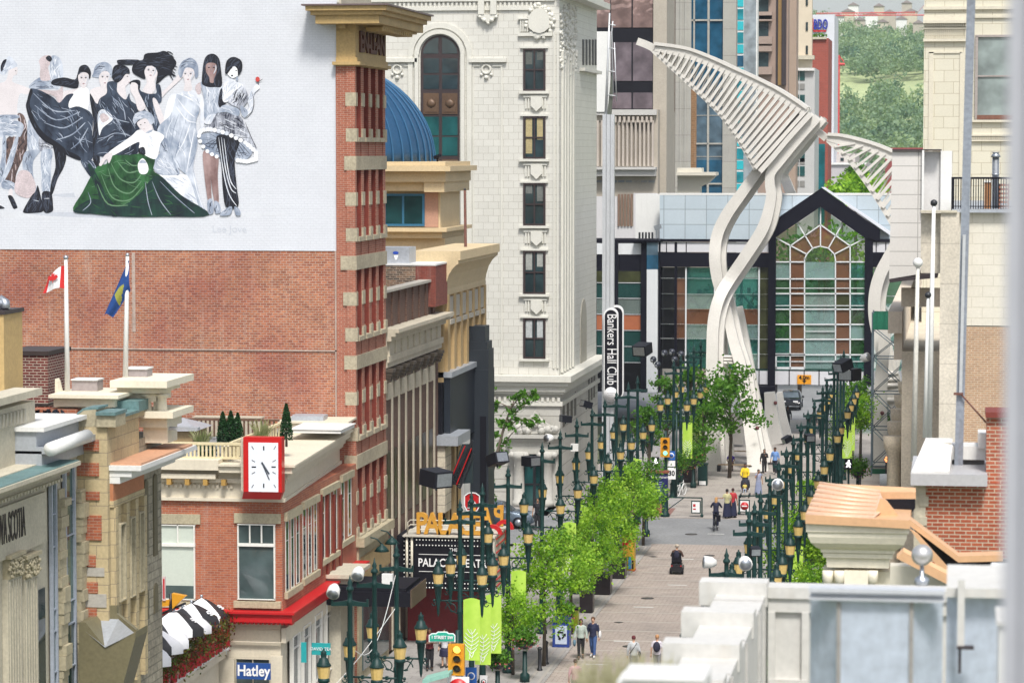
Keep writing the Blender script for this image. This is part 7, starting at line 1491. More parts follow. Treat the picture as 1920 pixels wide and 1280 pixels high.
 # black side building with ribbed wall left of the skywalk
nb2=T('black_glass_building','black framed glass building with orange band behind the banner sign','building',PY(1190,735,YK_-2)); Y=YK_-2
b=MB(); b.fr(1100,449,1232,735,Y+.5,0,4); O('frame',b,M_skb,nb2)
for(y0,y1,m)in((456,477,M_mul),(508,529,gcol['o']),(531,558,gcol['t']),(560,588,gcol['p']),(590,618,plain('orange_brown_panel',(.36,.11,.045),.6)),(621,648,gcol['t']),(650,678,gcol['t']),(680,730,gcol['k'])):
 b=MB(); b.fr(1119,y0,1203,y1,Y+.5,.06); O('window_band',b,m,nb2)
b=MB();
for y in(530,559,589,619,649,679):b.fr(1119,y-.8,1203,y+.8,Y+.5,.12)
O('white_rail',b,M_mul,nb2)
b=MB(); b.fr(1203,449,1213,735,Y+.5,.4); b.fr(1153,449,1159,735,Y+.5,.3); O('black_post',b,M_skb,nb2)
b=MB()
for i in range(7):b.fr(1213+i*2.9,505,1215+i*2.9,735,Y,.1,.4)
O('ribbed_wall',b,M_mul,nb2); b=MB(); b.fr(1213,455,1234,478,Y,.1,.4); O('pale_glass',b,M_blueg2,nb2); b=MB(); b.fr(1213,478,1234,505,Y,.1,.4); O('blue_glass',b,M_blueg,nb2)
b=MB(); b.fr(1188,449,1236,453,Y-.1,.2,3)
O('roof_edge',b,M_skb,nb2)
t=T('roof_light','small grey floodlight with vents on the black roof edge','floodlight',PY(1215,449,Y)); b=MB()
for i in range(5):p=PY(1199+i*6,448,Y); b.box(p.x-.07,p.x+.07,Y,Y+.1,p.z,p.z+.5)
OS('vent_post',b,M_dark,t,None,.0); b=MB(); b.beam(PY(1227,428,Y),PY(1240,424,Y),.3,.35); b.tube([PY(1230,448,Y),PY(1231,430,Y)],.04,5); O('lamp_head',b,M_steel,t)
# ---------------------------------------------------------------- WHITE STEEL SCULPTURES
M_scul=plain('warm_white_painted_steel',(.62,.60,.56),.5,var=.1,streak=.2,stain=(.42,.40,.35))
def spline(pts,k=6):
 P=[Vector(p)for p in pts]; out=[]
 for i in range(len(P)-1):
  p0,p1,p2,p3=P[max(i-1,0)],P[i],P[i+1],P[min(i+2,len(P)-1)]
  for s in range(k):t=s/k; out.append(.5*(2*p1+(p2-p0)*t+(2*p0-5*p1+4*p2-p3)*t*t+(3*p1-p0-3*p2+p3)*t**3))
 out.append(P[-1]); return out
def ribbon(mb,pts,w,d,Y):
 """plate band following px path; w width (m, list or number) in the picture plane, d depth along the street; Y number or list"""
 n0=len(pts); Ys=Y if isinstance(Y,(list,tuple))else[Y]*n0; ws=w if isinstance(w,(list,tuple))else[w]*n0
 W3=[PY(x,y,Ys[i])for i,(x,y)in enumerate(pts)]; P=spline(W3); Wd=[v.x for v in spline([Vector((a,0,0))for a in ws])]; rings=[]
 for i,p in enumerate(P):
  t=(P[min(i+1,len(P)-1)]-P[max(i-1,0)]); n=Vector((t.z,0,-t.x)).normalized()*Wd[i]/2; dv=Vector((0,d/2,0)); rings.append([p-n-dv,p+n-dv,p+n+dv,p-n+dv])
 mb.sweep(rings)
def limb(mb,pts,w,d,Y):
 n=len(pts); Ys=Y if isinstance(Y,list)else[Y]*n; ws=w if isinstance(w,list)else[w]*n
 ribbon(mb,pts,[a*.92 for a in ws],d,Ys); ribbon(mb,[(x+15,y+4)for x,y in pts],[a*.5 for a in ws],d,[y+1.0 for y in Ys]); ribbon(mb,[(x+6,y+2)for x,y in pts],[a*.8 for a in ws],.1,[y+.9 for y in Ys])
def sculpture(label,loc,tip,top,bot,Y,nweb,dz=3.4,lean=0):
 t=T('steel_sculpture',label,'sculpture',loc,'white steel tree sculptures'); b=MB()
 ribbon(b,tip+top[:1],.5,1.0,Y+1); ribbon(b,top,[.3]+[.66]*(len(top)-1),.5,Y); ribbon(b,[(x+4,y-8)for x,y in top],.22,dz+.8,Y+dz/2); ribbon(b,[(x+5,y-2)for x,y in top],[.3]+[.6]*(len(top)-1),.4,Y+dz); O('top_chord',b,M_scul,t)
 b=MB()
 for dy in(0,dz):ribbon(b,bot,.32,.45,Y+dy)
 ribbon(b,bot,.16,dz,Y+dz/2); O('bottom_chord',b,M_scul,t)
 def at(P,q):
  L=[(Vector(P[i+1])-Vector(P[i])).length for i in range(len(P)-1)]; s=q*sum(L)
  for i,l in enumerate(L):
   if s<=l or i==len(L)-1:return Vector(P[i]).lerp(Vector(P[i+1]),s/l)
   s-=l
 b=MB(); c=MB()
 for i in range(1,nweb+1):
  q=i/(nweb+.3); A,B=at(bot,q),at(top,min(q+lean*(1-q*.3),1)); w=.075+.10*q
  for dy in(0,dz):b.beam(PY(A.x,A.y,Y+dy),PY(B.x,B.y,Y+dy),w*1.5,.7 if dy==0 else .3,up=(0,-1,0))
  if i<nweb:
   A2=at(bot,(i+.75)/(nweb+.3)); c.beam(PY(A2.x,A2.y,Y+.1),PY(B.x,B.y,Y+.1),w*.8,.2,up=(0,-1,0)); c.beam(PY(A2.x,A2.y,Y+dz),PY(B.x,B.y,Y+dz),w*.8,.2,up=(0,-1,0))
  c.beam(PY(B.x,B.y,Y),PY(B.x+8,B.y-3,Y+dz+.3),.3,.18)
 O('web_member',b,M_scul,t); O('brace',c,M_scul,t)
 return t
top1=[(1228,92),(1285,100),(1328,115),(1370,134),(1412,153),(1454,174),(1488,195),(1512,212)]
s1=sculpture('big white steel tree sculpture with pointed fan and twisting legs before the skywalk',PY(1385,883,200),[(1196,78),(1212,84)],top1,[(1226,96),(1295,159),(1353,216),(1391,271),(1418,318)],200,27)
b=MB(); limb(b,[(1510,212),(1470,255),(1440,292),(1418,325),(1390,364),(1362,404),(1345,442),(1341,483),(1346,525),(1357,560),(1366,596),(1376,640),(1390,690),(1402,773),(1412,835),(1418,884)],[.8,.75,.75,.75,.8,.85,.85,.85,.8,.75,.7,.75,.85,.85,1.0,1.25],.75,[201]*7+[200.8]*4+[200.4,199.8,199,198,197]); O('twisting_limb',b,M_scul,s1)
b=MB(); limb(b,[(1530,219),(1492,262),(1462,300),(1446,324),(1444,345),(1446,372),(1432,425),(1398,480),(1370,521),(1350,556),(1339,600),(1336,660),(1336,740),(1337,810),(1338,883)],[.9,.9,.85,.7,.7,.75,.85,.85,.85,.85,.85,.85,.9,.95,1.15],.9,[200]*9+[199.4,199,198.6,198.2,198,197.4]); O('twisting_limb',b,M_scul,s1)
b=MB(); ribbon(b,[(1545,224),(1510,270),(1476,312),(1470,328),(1478,350),(1488,380),(1490,420)],.75,.8,[206,210,216,221,226,229,230]); ribbon(b,[(1520,214),(1480,258),(1448,296),(1425,322)],.34,.4,199.3); ribbon(b,[(1548,222),(1515,262),(1486,298),(1468,320)],.3,.4,[203,204,206,208]); ribbon(b,[(1538,222),(1500,268),(1466,308),(1450,330)],.5,.5,204); O('rear_limb',b,M_scul,s1)
b=MB(); ribbon(b,[(1352,575),(1356,640),(1358,720),(1362,800),(1366,878)],[.5,.6,.65,.75,.9],.7,201.5); ribbon(b,[(1384,575),(1394,630),(1408,707),(1424,795),(1438,866)],[.6,.7,.75,.85,1.2],.8,[204,204,203.5,203,202]); O('rear_leg',b,M_scul,s1)
b=MB(); b.fr(1369,773,1394,832,214,.4,.4); O('slab_leg',b,plain('grey_leg_plate',(.42,.40,.37),.6,var=.1),s1)
b=MB(); ribbon(b,[(1443,735),(1448,785),(1455,832)],[.75,.95,1.3],.9,216); ribbon(b,[(1462,735),(1468,780),(1477,816)],[.4,.55,.6],.7,219); O('far_leg',b,M_scul,s1)
for y in(668,674,680):b=MB(); b.tube([PY(1340,y,199.6),PY(1384,y+1,200)],.11,8); O('rung',b,M_scul,s1)
b=MB()
for(x,y,Y)in((1454,755,215.5),(1420,802,196.9)):q=PY(x,y,Y); b.tube([q,q+Vector((0,-.03,0))],.14,12)
OS('round_plaque',b,plain('dark_red_plaque',(.16,.05,.05),.5),s1)
top2=[(1550,260),(1575,262),(1610,270),(1645,281),(1680,296),(1720,316)]
s2=sculpture('second white steel tree sculpture with drooping fan, half hidden by the pale block',PY(1668,885,200),[(1527,243),(1540,252)],top2,[(1552,263),(1590,298),(1620,336),(1648,378),(1676,425)],203,11,3.0,.22)
b=MB(); limb(b,[(1690,440),(1668,480),(1650,515),(1641,550),(1640,590),(1648,630),(1662,690),(1680,760),(1694,840)],[.9,.9,.9,.9,.9,.95,1.0,1.1,1.2],.9,203); O('twisting_limb',b,M_scul,s2)
b=MB(); ribbon(b,[(1662,600),(1655,680),(1650,760),(1650,872)],[.7,.8,.95,1.1],.9,201); ribbon(b,[(1690,640),(1672,720),(1664,800),(1668,880)],[.5,.6,.8,1.6],.7,206); O('leg',b,M_scul,s2)
for y in(700,711,722,750):b=MB(); b.tube([PY(1641,y,202.4),PY(1684,y,202.6)],.17,8); O('rung',b,M_scul,s2)
b=MB(); q=PY(1654,774,200.4); b.tube([q,q+Vector((0,-.03,0))],.14,12); O('round_plaque',b,bpy.data.materials['dark_red_plaque'],s2)
# scaffold tower
sc_=T('scaffold_tower','grey tube scaffold tower with green netting round the sculpture leg','scaffold',PY(1670,900,196)); b=MB(); g=MB(); M_scaf=plain('grey_blue_scaffold_tube',(.12,.16,.19),.45,.3)
for dy in(0,2.4):
 for x in(1636,1706):p=PY(x,585,196); b.box(p.x-.05,p.x+.05,196+dy-.05,196+dy+.05,0,p.z)
lv=[PY(1636,y,196).z for y in(600,617,672,738,805,873)]; xa,xb=PY(1636,700,196).x,PY(1706,700,196).x
for z in lv:
 for dy in(0,2.4):b.tube([(xa,196+dy,z),(xb,196+dy,z)],.04,6)
 for x in(xa,xb):b.tube([(x,196,z),(x,198.4,z)],.04,6)
for i in range(1,5):
 for dy in(0,2.4):b.tube([(xa,196+dy,lv[i]),(xb,196+dy,lv[i+1])],.032,6); b.tube([(xb,196+dy+.04,lv[i]),(xa,196+dy+.04,lv[i+1])],.028,6)
O('tube_frame',b,M_scaf,sc_)
b=MB(); n=24; zt_,zb2=PY(1636,587,196).z,PY(1636,617,196).z
for(A,B)in(((xa,195.9),(xb,195.9)),((xa,198.5),(xb,198.5))):
 vs=[Vector((A[0]+(B[0]-A[0])*i/n,A[1]+.06*math.sin(i*1.3),z))for z in(zt_,zb2)for i in range(n+1)]; b.add(vs,[(i,i+1,n+2+i,n+1+i)for i in range(n)])
O('netting',b,plain('green_scaffold_net',(.01,.14,.08),.8,var=.3),sc_)
b=MB(); b.fr(1634,878,1700,905,197,.05); O('lower_netting',b,plain('dark_green_sheet',(.012,.09,.045),.8,var=.3),sc_)
# ---------------------------------------------------------------- HILL, FOREST, CRANE
M_hillg=plain('meadow_green',(.36,.42,.20),.95,var=.25,sc=.03)
rnd=random.Random(77)
def hz(Y,X):return max(0,(Y-820)/900)**.75*92+5*math.sin(X*.02+Y*.006)+3*math.sin(X*.045)
b=MB(); nx,ny=44,34; vs=[]
for j in range(ny+1):
 Y=800+j*36
 for i in range(nx+1):X=-520+i*20; vs.append((X,Y,hz(Y,X)-4))
b.smooth=True; b.add(vs,[(j*(nx+1)+i,j*(nx+1)+i+1,(j+1)*(nx+1)+i+1,(j+1)*(nx+1)+i)for j in range(ny)for i in range(nx)]); struct(O('hill',b,M_hillg),'long green hillside rising beyond the city blocks','hill')
M_forest=foliage('hillside_tree_leaves',(.10,.19,.12),(.30,.40,.23),.045,.35)  # pale bluish leaf tones paint distance haze into the trees
b=MB(); cnt=0
while cnt<950:
 Y=rnd.uniform(810,1720); X=rnd.uniform(-140,60)*Y/1300-20; px,py=pix((X,Y,hz(Y,X)))
 if not(1490<px<1800):continue
 if 140<py<203 and not(1640<px<1690 and py>170 and rnd.random()<.8)and rnd.random()<.985:continue
 if py<88 and rnd.random()<.6:continue
 cnt+=1; r=rnd.uniform(3.0,6.5)*(.8 if py<60 else 1); z=hz(Y,X)+r*.6; spire=py<70 and rnd.random()<.4
 for k in range(4):
  c=Vector((X+rnd.gauss(0,r*.4),Y+rnd.gauss(0,r*.4),z+rnd.gauss(0,r*.3)))
  b.leaves(c,(r*.6,r*.6,r*(.5 if not spire else 1.4)),34,r*.13,rnd.randint(0,9999),shell=.5)
tag(O('hillside_forest',b,M_forest),'dense mixed woodland covering the far hillside','forest',None,'stuff')
hp=None
for i,(px,py,w_)in enumerate(((1572,40,5),(1590,30,6),(1612,46,5),(1634,36,6),(1655,50,5),(1668,32,6),(1690,44,5),(1708,30,6),(1722,52,5),(1600,18,5),(1648,20,5),(1700,14,5))):
 w_=w_*.62; Y=1560+(52-py)*3; p=PY(px,py,Y); t=T('hilltop_house','tiny pale house among the trees at the hilltop','house',p,'houses along the hilltop'); b=MB(); b.box(p.x-w_*.9,p.x+w_*.9,Y,Y+8,p.z-8,p.z+2.2); O('wall',b,(M_white,M_stonel,M_prec)[i%3],t); b=MB(); b.prism([(p.x-w_,Y-.5,p.z+2.2),(p.x+w_,Y-.5,p.z+2.2),(p.x,Y-.5,p.z+4)],(0,9,0)); O('roof',b,plain('brown_roof',(.24,.20,.19),.8)if i==0 else bpy.data.materials['brown_roof'],t)
M_crane=plain('crane_red_paint',(.60,.05,.05),.5)
t=T('tower_crane','red tower crane jib stretching across the hilltop','crane',PY(1713,300,900)); b=MB(); A,B=PY(1530,30,900),PY(1716,29,900)
for dz in(0,.9):b.tube([A+Vector((0,0,dz*.8)),B+Vector((0,0,dz))],.13,4)
for i in range(40):b.tube([A.lerp(B,i/40),A.lerp(B,(i+.5)/40)+Vector((0,0,.85))],.06,3); b.tube([A.lerp(B,(i+.5)/40)+Vector((0,0,.85)),A.lerp(B,(i+1)/40)],.06,3)
O('jib',b,M_crane,t); b=MB(); c=PY(1738,29,900); b.tube([(c.x,900,0),(c.x,900,c.z+4)],.7,4); b.tube([(c.x,900,c.z+4),B],.06,3); b.tube([B,c],.15,4); O('mast',b,M_crane,t)
t=T('tower_crane','small red crane head among the hillside trees','crane',PY(1572,300,860)); b=MB(); p=PY(1572,120,860); b.tube([(p.x,860,0),p+Vector((0,0,2.5))],.45,4); O('mast',b,M_crane,t); b=MB(); b.tube([PY(1563,121,860),PY(1584,121,860)],.4,4); b.tube([PY(1565,119,860),PY(1573,105,860),PY(1582,116,860)],.2,4); O('jib',b,M_crane,t)
# ================================================================== RIGHT SIDE
M_ctile=brick('cream_glazed_tile',(.63,.60,.49),(.60,.57,.46),(.40,.35,.25),.95,.58,.014,var=.06,streak=.14,stain=(.48,.43,.32),bump=.3,rough=.4)
M_ctrim=plain('cream_terracotta_trim',(.62,.58,.47),.5,var=.1,streak=.15)
YR=150.0
rb=T('cream_tiled_building','tall cream tiled building with sash window at the right of the street','building',PY(1800,735,YR))
b=MB(); b.fr(1734,-80,2010,735,YR,0,14); O('tiled_wall',b,M_ctile,rb)
b=MB()
for(y0,y1,d)in((13,17,.15),(30,33,.12),(35,39,.2),(52,55,.12),(73,78,.2),(39,44,.3)):b.fr(1731,y0,1812 if y0>34 else 2000,y1,YR,d)
for i in range(20):b.fr(1735+i*3.9,44,1737.4+i*3.9,50,YR,.2)
for i in range(20):b.fr(1735+i*3.9,56,1736.2+i*3.9,72,YR,.1)
b.fr(1742,98,1745,700,YR,.06); b.fr(1800,98,1803,700,YR,.06); b.fr(1742,97,1803,100,YR,.06)
b.fr(1820,252,2000,255,YR,.15); b.fr(1820,262,2000,265,YR,.15); b.fr(1815,225,2000,229,YR,.2)
for i in range(24):b.fr(1821+i*4.2,255,1823.6+i*4.2,261,YR,.1)
O('moulding',b,M_ctrim,rb)
win(rb,1829,66,1950,226,YR,plain('weathered_grey_sash',(.34,.30,.28),.6,var=.2),glass('dusty_pale_glass',(.24,.29,.28),.25),(),(.48,),3.5,.15)
b=MB(); b.fr(1832,216,1946,224,YR,.2); O('sill',b,plain('rusty_brown_sill',(.20,.09,.06),.8,var=.3),rb)
# lower building with terrace
YL=112.0
lb=T('terrace_building','white painted and bare brick rear building with terrace railing','building',PY(1840,735,YL))
b=MB(); b.fr(1795,398,2010,612,YL,0,20); O('painted_wall',b,brick('white_painted_block',(.64,.61,.53),(.62,.59,.51),(.55,.52,.44),.8,.4,.02,var=.08,streak=.2,bump=.3),lb)
b=MB(); p=PY(1795,612,YL); b.box(p.x,p.x+8,YL+.02,YL+20,0,p.z); O('brick_wall',b,brick('faded_tan_brick',(.45,.29,.18),(.38,.24,.15),(.50,.42,.32),.24,.085,.012,var=.2,streak=.4,stain=(.5,.42,.32)),lb)
b=MB(); b.fr(1785,392,2010,399,YL,.3,20); O('terrace_edge',b,M_greym,lb)
b=MB()
for i in range(22):x=1787+i*4.7; b.fr(x,336,x+1.1,392,YL-.1,.03)
b.fr(1784,332,1900,336,YL-.1,.06); b.fr(1784,386,1900,388,YL-.1,.04); b.fr(1784,332,1789,394,YL-.1,.08); O('railing',b,M_black,lb)
t=T('flue_pipe','shiny steel flue pipe behind the terrace railing','flue',PY(1866,393,YL+2)); p=PY(1866,393,YL+2); b=MB(); h=PY(1866,285,YL+2).z-p.z; b.lathe(p,[(.13,0),(.13,h*.6),(.14,h*.6),(.14,h*.62),(.13,h*.62),(.13,h-.2)],12); O('pipe',b,M_steel,t); b=MB(); b.lathe(p,[(.2,h-.2),(.14,h-.1),(.1,h-.05),(.17,h)],12); O('cowl',b,M_steel,t)
t=T('wooden_planter','tall brown wooden box behind the terrace railing','planter',PY(1852,393,YL+1)); b=MB(); b.fr(1846,342,1858,393,YL+1,.1,.3); O('box',b,plain('stained_cedar',(.32,.15,.06),.7,var=.3),t); b=MB(); b.fr(1844,339,1860,342,YL+1,.14,.34); O('lid',b,M_white,t)
t=T('wooden_shelf','reddish slatted wooden shelf behind the terrace railing at right','shelf',PY(1880,393,YL+1.2)); b=MB()
for k in range(6):b.fr(1873,345+k*8,1892,349+k*8,YL+1.2,.1,.3)
b.fr(1873,345,1875,393,YL+1.2,.1,.3); b.fr(1890,345,1892,393,YL+1.2,.1,.3); O('slats',b,plain('reddish_wood',(.34,.12,.06),.7,var=.3),t)
# tan stone street front with cornice, behind the poles
YQ=140.0
sb2=T('stone_street_front','weathered tan stone street front with columns below the pale block','building',(-1.0,155,0))
b=MB(); pa,pb_=PX(1700,640,-2.4),PX(1745,640,-2.4); b.box(-2.4,3,128,200,0,PX(1720,560,-2.4).z); O('wall',b,plain('pale_weathered_stone',(.56,.50,.40),.85,var=.25,streak=.35,bump=.3),sb2)
b=MB(); b.box(-3.0,-2.4,127.5,196,PX(1712,560,-2.4).z,PX(1712,528,-2.4).z); b.box(-2.75,-2.4,128,196,PX(1712,600,-2.4).z,PX(1712,560,-2.4).z); b.fr(1690,540,1765,575,127.5,.2,.5); O('cornice',b,plain('pinkish_stone_cornice',(.62,.54,.44),.8,var=.15,streak=.3),sb2)
for i,y in enumerate((130,137,144,152,161,171,182)):
 b=MB(); b.lathe((-2.75,y,0),[(.45,0),(.45,.5),(.34,.6),(.34,4.5),(.30,8.2),(.45,8.5),(.5,9.0)],12); O('column',b,plain('brown_sandstone_column',(.60,.51,.38),.8,var=.3,streak=.3)if i==0 else bpy.data.materials['brown_sandstone_column'],sb2)
b=MB()
for i,y in enumerate((133.5,140.5,148,156.5,166,176.5)):b.box(-2.45,-2.41,y-1.6,y+1.6,4.5,8.6); b.box(-2.45,-2.41,y-1.6,y+1.6,.6,3.6)
OS('window',b,M_glassd,sb2,None,.0)
rnd=random.Random(8); b=MB()
for i in range(12):z=i*.42+.6; b.lathe((-3.0,118.5,z),[(.2,0),(.32-.02*(i%3),.1),(.32,.3),(.2,.4)],10)
O('carved_pier',b,plain('pale_carved_stone',(.52,.47,.37),.8,var=.2),sb2)
# pale tapered block and piers
bl=T('pale_block','pale panelled tapering block projecting above the stone street front','block',PY(1720,525,125))
M_pan=brick('pale_grey_panel',(.60,.58,.55),(.58,.56,.53),(.32,.31,.29),9,.60,.018,var=.06,streak=.12,bump=.3,offset=0)
b=MB(); Y=125.0; f=[PY(x,y,Y)for x,y in((1673,282),(1730,282),(1726,505),(1722,514),(1667,523))]; b.prism(f,(0,7,0)); O('front_panel',b,M_pan,bl)
b=MB(); b.fr(1730,284,1764,400,Y+.6,.1,6); O('side_panel',b,plain('mid_grey_panel',(.60,.59,.58),.7,var=.08),bl); b=MB(); b.fr(1764,283,1784,396,Y+.4,.1,6); O('white_edge',b,M_white,bl)
b=MB(); b.fr(1673,280,1764,283,Y-.05,.1,7); b.prism([PY(x,y,Y-.05)for x,y in((1667,523),(1700,519),(1758,512),(1758,521),(1700,526),(1668,530))],(0,7,0)); O('dark_flashing',b,M_frameb,bl); b=MB(); b.fr(1729,282,1732,400,Y-.1,.1); O('joint_strip',b,M_white,bl)
t=T('stone_pier','speckled tan stone pier rising behind the flagpoles','pier',PY(1775,850,122)); b=MB(); b.fr(1727,400,1764,512,111.4,.0,1); b.fr(1764,398,1794.5,870,111,.1,.9); O('shaft',b,brick('speckled_stone',(.60,.55,.46),(.57,.52,.43),(.46,.42,.35),3,1.5,.02,var=.25,bump=.4),t); b=MB(); b.fr(1726,395,1794.5,399,110.9,.1,1); O('cap',b,M_stonel,t)
t=T('vent_ball','dark round vent cap on the grey panel of the pale block','vent',PY(1751,380,124.9))
# flagpoles
flagpole('flagpole',1721,500,1713,865,95,'thick cream flagpole with white ball top, leftmost on the right side',.085,.16,M_white,plain('cream_pole_paint',(.62,.60,.54),.5),group='flagpoles on the right side')
flagpole('flagpole',1751,386,1742,820,92,'tall white flagpole with dark ball top in front of the pale block',.08,.11,M_dark,group='flagpoles on the right side')
flagpole('flagpole',1740,558,1734,820,90,'short white flagpole with dark ball top beside the tall one',.06,.1,M_dark,group='flagpoles on the right side')
bpy.data.objects.remove(bpy.data.objects['vent_ball'])
# steel mast
t=T('steel_mast','thick weathered grey steel mast leaning up past the cream tiled building','mast',PY(1797,884,58.4)); b=MB(); A,B=PY(1797,884,58.4),PY(1822,-40,58.4); b.beam(A,B,.165,.165); O('shaft',b,plain('weathered_blue_grey_steel',(.27,.30,.35),.6,.2,var=.3,streak=.5,stain=(.20,.12,.09)),t)
b=MB(); a,c=PY(1801,740,58.26),PY(1808,440,58.26); b.beam(a,c,.06,.05); O('conduit',b,M_alu,t); b=MB(); b.beam(PY(1788,738,58.25),PY(1806,738,58.25),.04,.05); b.tube([PY(1803,740,58.25),PY(1852,795,58.25)],.018,6); O('stay',b,plain('rusty_stay',(.14,.06,.045),.8),t)
# red brick parapet and ledge
YB_=57.0
pk=T('brick_parapet','red brick parapet wall with grey metal ledge and chimney stub','wall',PY(1800,1045,YB_))
M_pbrick=brick('bright_red_brick',(.40,.10,.045),(.30,.065,.03),(.50,.40,.30),.215,.075,.011,var=.2,streak=.1,bump=.6)
b=MB(); b.fr(1733,905,1900,1180,YB_,0,3); b.fr(1850,773,1900,906,YB_+.1,0,1); O('brickwork',b,M_pbrick,pk)
b=MB(); b.fr(1714,905,1734,1120,YB_,.03,3); b.fr(1724,930,1741,948,YB_,.05,1); b.fr(1724,968,1738,984,YB_,.05,1); O('stone_edge',b,M_stonel,pk)
b=MB(); b.fr(1708,884,1851,908,YB_,.35,3); O('metal_ledge',b,plain('pale_grey_ledge_metal',(.45,.45,.46),.4,.1,var=.1),pk)
b=MB(); Y0=YB_-.3; b.prism([PY(1709,884,Y0),PY(1780,884,Y0),PY(1786,834,Y0+1.5),PY(1735,823,Y0+1.5)],(0,.05,-.25)); b.fr(1735,824,1786,830,Y0+1.5,0,.4); b.fr(1783,834,1850,860,YB_+1.6,.2,.6); b.fr(1834,810,1852,838,YB_+1.5,.25,.6); O('white_flashing',b,plain('white_membrane',(.70,.69,.66),.6,var=.12,streak=.2),pk)
b=MB(); b.fr(1780,860,1846,884,YB_+1.6,0,.3); O('tar_strip',b,plain('grey_tar_surface',(.20,.19,.19),.9),pk)
b=MB(); b.fr(1848,772,1902,783,YB_+.05,.06,1.1); O('chimney_cap',b,plain('dark_plum_brick',(.18,.035,.025),.8),pk)
# copper clad corner with stone corbel
YC_=54.0
cp=T('corbelled_turret','ivory stone corbelled corner with ribbed copper roof','turret',PY(1610,1095,YC_))
M_cop=plain('pale_new_copper',(.70,.47,.33),.45,.2,var=.12,sc=2); M_cop2=plain('flat_copper_fascia',(.66,.40,.22),.5,.15,var=.1)
tl,tr_,br,bl_=PY(1536,906,YC_+1.9),PY(1650,922,YC_+1.7),PY(1637,972,YC_-.35),PY(1511,965,YC_-.35)
b=MB(); b.add([tl,tr_,br,bl_],[(3,2,1,0)])
for i in range(8):
 q=i/7; a=bl_.lerp(tl,q); c=br.lerp(tr_,q); b.tube([a+Vector((0,0,.01)),c+Vector((0,0,.01))],.034,6)
b.add([tr_,br,PY(1662,950,YC_+.6)],[(0,1,2)]); O('ribbed_roof',b,M_cop,cp)
b=MB(); b.add([tl,tr_,PY(1717,922,YC_+1.7),PY(1717,914,YC_+1.95),PY(1560,906,YC_+1.95)],[(0,1,2,3,4)]); b.prism([PY(x,y,YC_+1.7)for x,y in((1650,922),(1717,922),(1717,936),(1656,936))],(0,.3,0)); b.prism([PY(x,y,YC_+.2)for x,y in((1650,934),(1662,938),(1692,976),(1648,974),(1638,972))],(0,.1,0)); O('copper_valley',b,M_cop2,cp)
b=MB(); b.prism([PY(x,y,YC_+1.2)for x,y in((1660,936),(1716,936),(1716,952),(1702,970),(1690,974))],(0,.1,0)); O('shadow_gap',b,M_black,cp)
p0_,p1_=PY(1510,965,YC_),PY(1705,972,YC_)
b=MB(); b.prism([PY(x,y,YC_-.4)for x,y in((1510,964),(1637,972),(1706,975),(1706,991),(1637,987),(1510,981))],(0,2.4,0)); O('copper_fascia',b,M_cop2,cp)
M_ivs=plain('ivory_cut_stone',(.84,.78,.64),.75,var=.08,streak=.1,bump=.2,bs=25)
b=MB(); YS_=YC_-.3
xa,xb=1511,1704
prof=[(0,982),(0,998),(-3,1000),(-4,1008),(-9,1020),(-18,1029),(-26,1034),(-27,1040),(-30,1041),(-31,1050),(-36,1051),(-38,1069)]
for i in range(len(prof)-1):
 (d0,y0),(d1,y1)=prof[i],prof[i+1]
 if y1-y0<2:continue
 vs=[]
 for(d,y)in((d0,y0),(d1,y1)):
  z=PY(1600,y,YS_).z; k=-d*YS_/F; x0,x1=PY(xa,y,YS_).x+k,PY(xb,y,YS_).x-k
  vs+=[(x0,YS_+k,z),(x1,YS_+k,z),(x1,YS_+2.2,z),(x0,YS_+2.2,z)]
 b.add(vs,[(4,5,1,0),(5,6,2,1),(6,7,3,2),(7,4,0,3),(0,1,2,3),(7,6,5,4)])
O('corbel',b,M_ivs,cp)
b=MB(); b.fr(1583,1069,1627,1140,YS_+.35,.0,1); b.fr(1545,1069,1740,1180,YS_+.6,.0,1.2)
for x in(1552,1574,1636):p=PY(x,1085,YS_+.4); b.lathe((p.x,p.y,p.z),[(.02,-.12),(.09,-.05),(.1,.05),(.1,.16)],10)
O('support',b,M_ivs,cp)
b=MB(); A=[PY(x,y,YC_-2.5)for x,y in((1705,973),(1797,1042),(1880,1040))]; B=[p+Vector((0,1.0,0))for p in A]
for i in range(2):b.prism([A[i],A[i+1],A[i+1]-Vector((0,0,.11)),A[i]-Vector((0,0,.11))],(0,.5,0))
b.prism([PY(x,y,YC_-2.6)for x,y in((1706,992),(1720,1000),(1800,1088),(1770,1078))],(0,.1,0)); b.prism([PY(x,y,YC_-3.2)for x,y in((1681,1046),(1694,1034),(1815,1096),(1790,1102))],(0,.1,.06)); O('copper_coping',b,M_cop2,cp)
b=MB(); b.prism([PY(x,y,YC_-2.3)for x,y in((1706,982),(1800,1052),(1895,1048),(1895,1110),(1800,1110))],(0,.1,0)); O('dark_roof',b,brick('black_shingle',(.018,.018,.022),(.012,.012,.016),(.006,.006,.008),.3,.16,.01,streak=0),cp)
b=MB(); b.fr(1669,1060,1800,1140,YC_-1.8,.0,.4); O('side_cladding',b,plain('ribbed_ivory_cladding',(.60,.57,.48),.6,var=.06),cp)
t=T('ball_finial','brushed metal ball finial on a short stem above the white parapet','finial',PY(1729,1095,37.6)); p=PY(1729,1040,37.6); b=MB(); b.ball(p,.138,20,14); O('ball',b,plain('brushed_metal',(.58,.57,.56),.35,.7,var=.1),t); b=MB(); b.lathe((p.x,p.y,p.z),[(.07,-.40),(.1,-.36),(.09,-.3),(.03,-.26),(.025,-.13)],12); O('stem',b,M_steel,t)
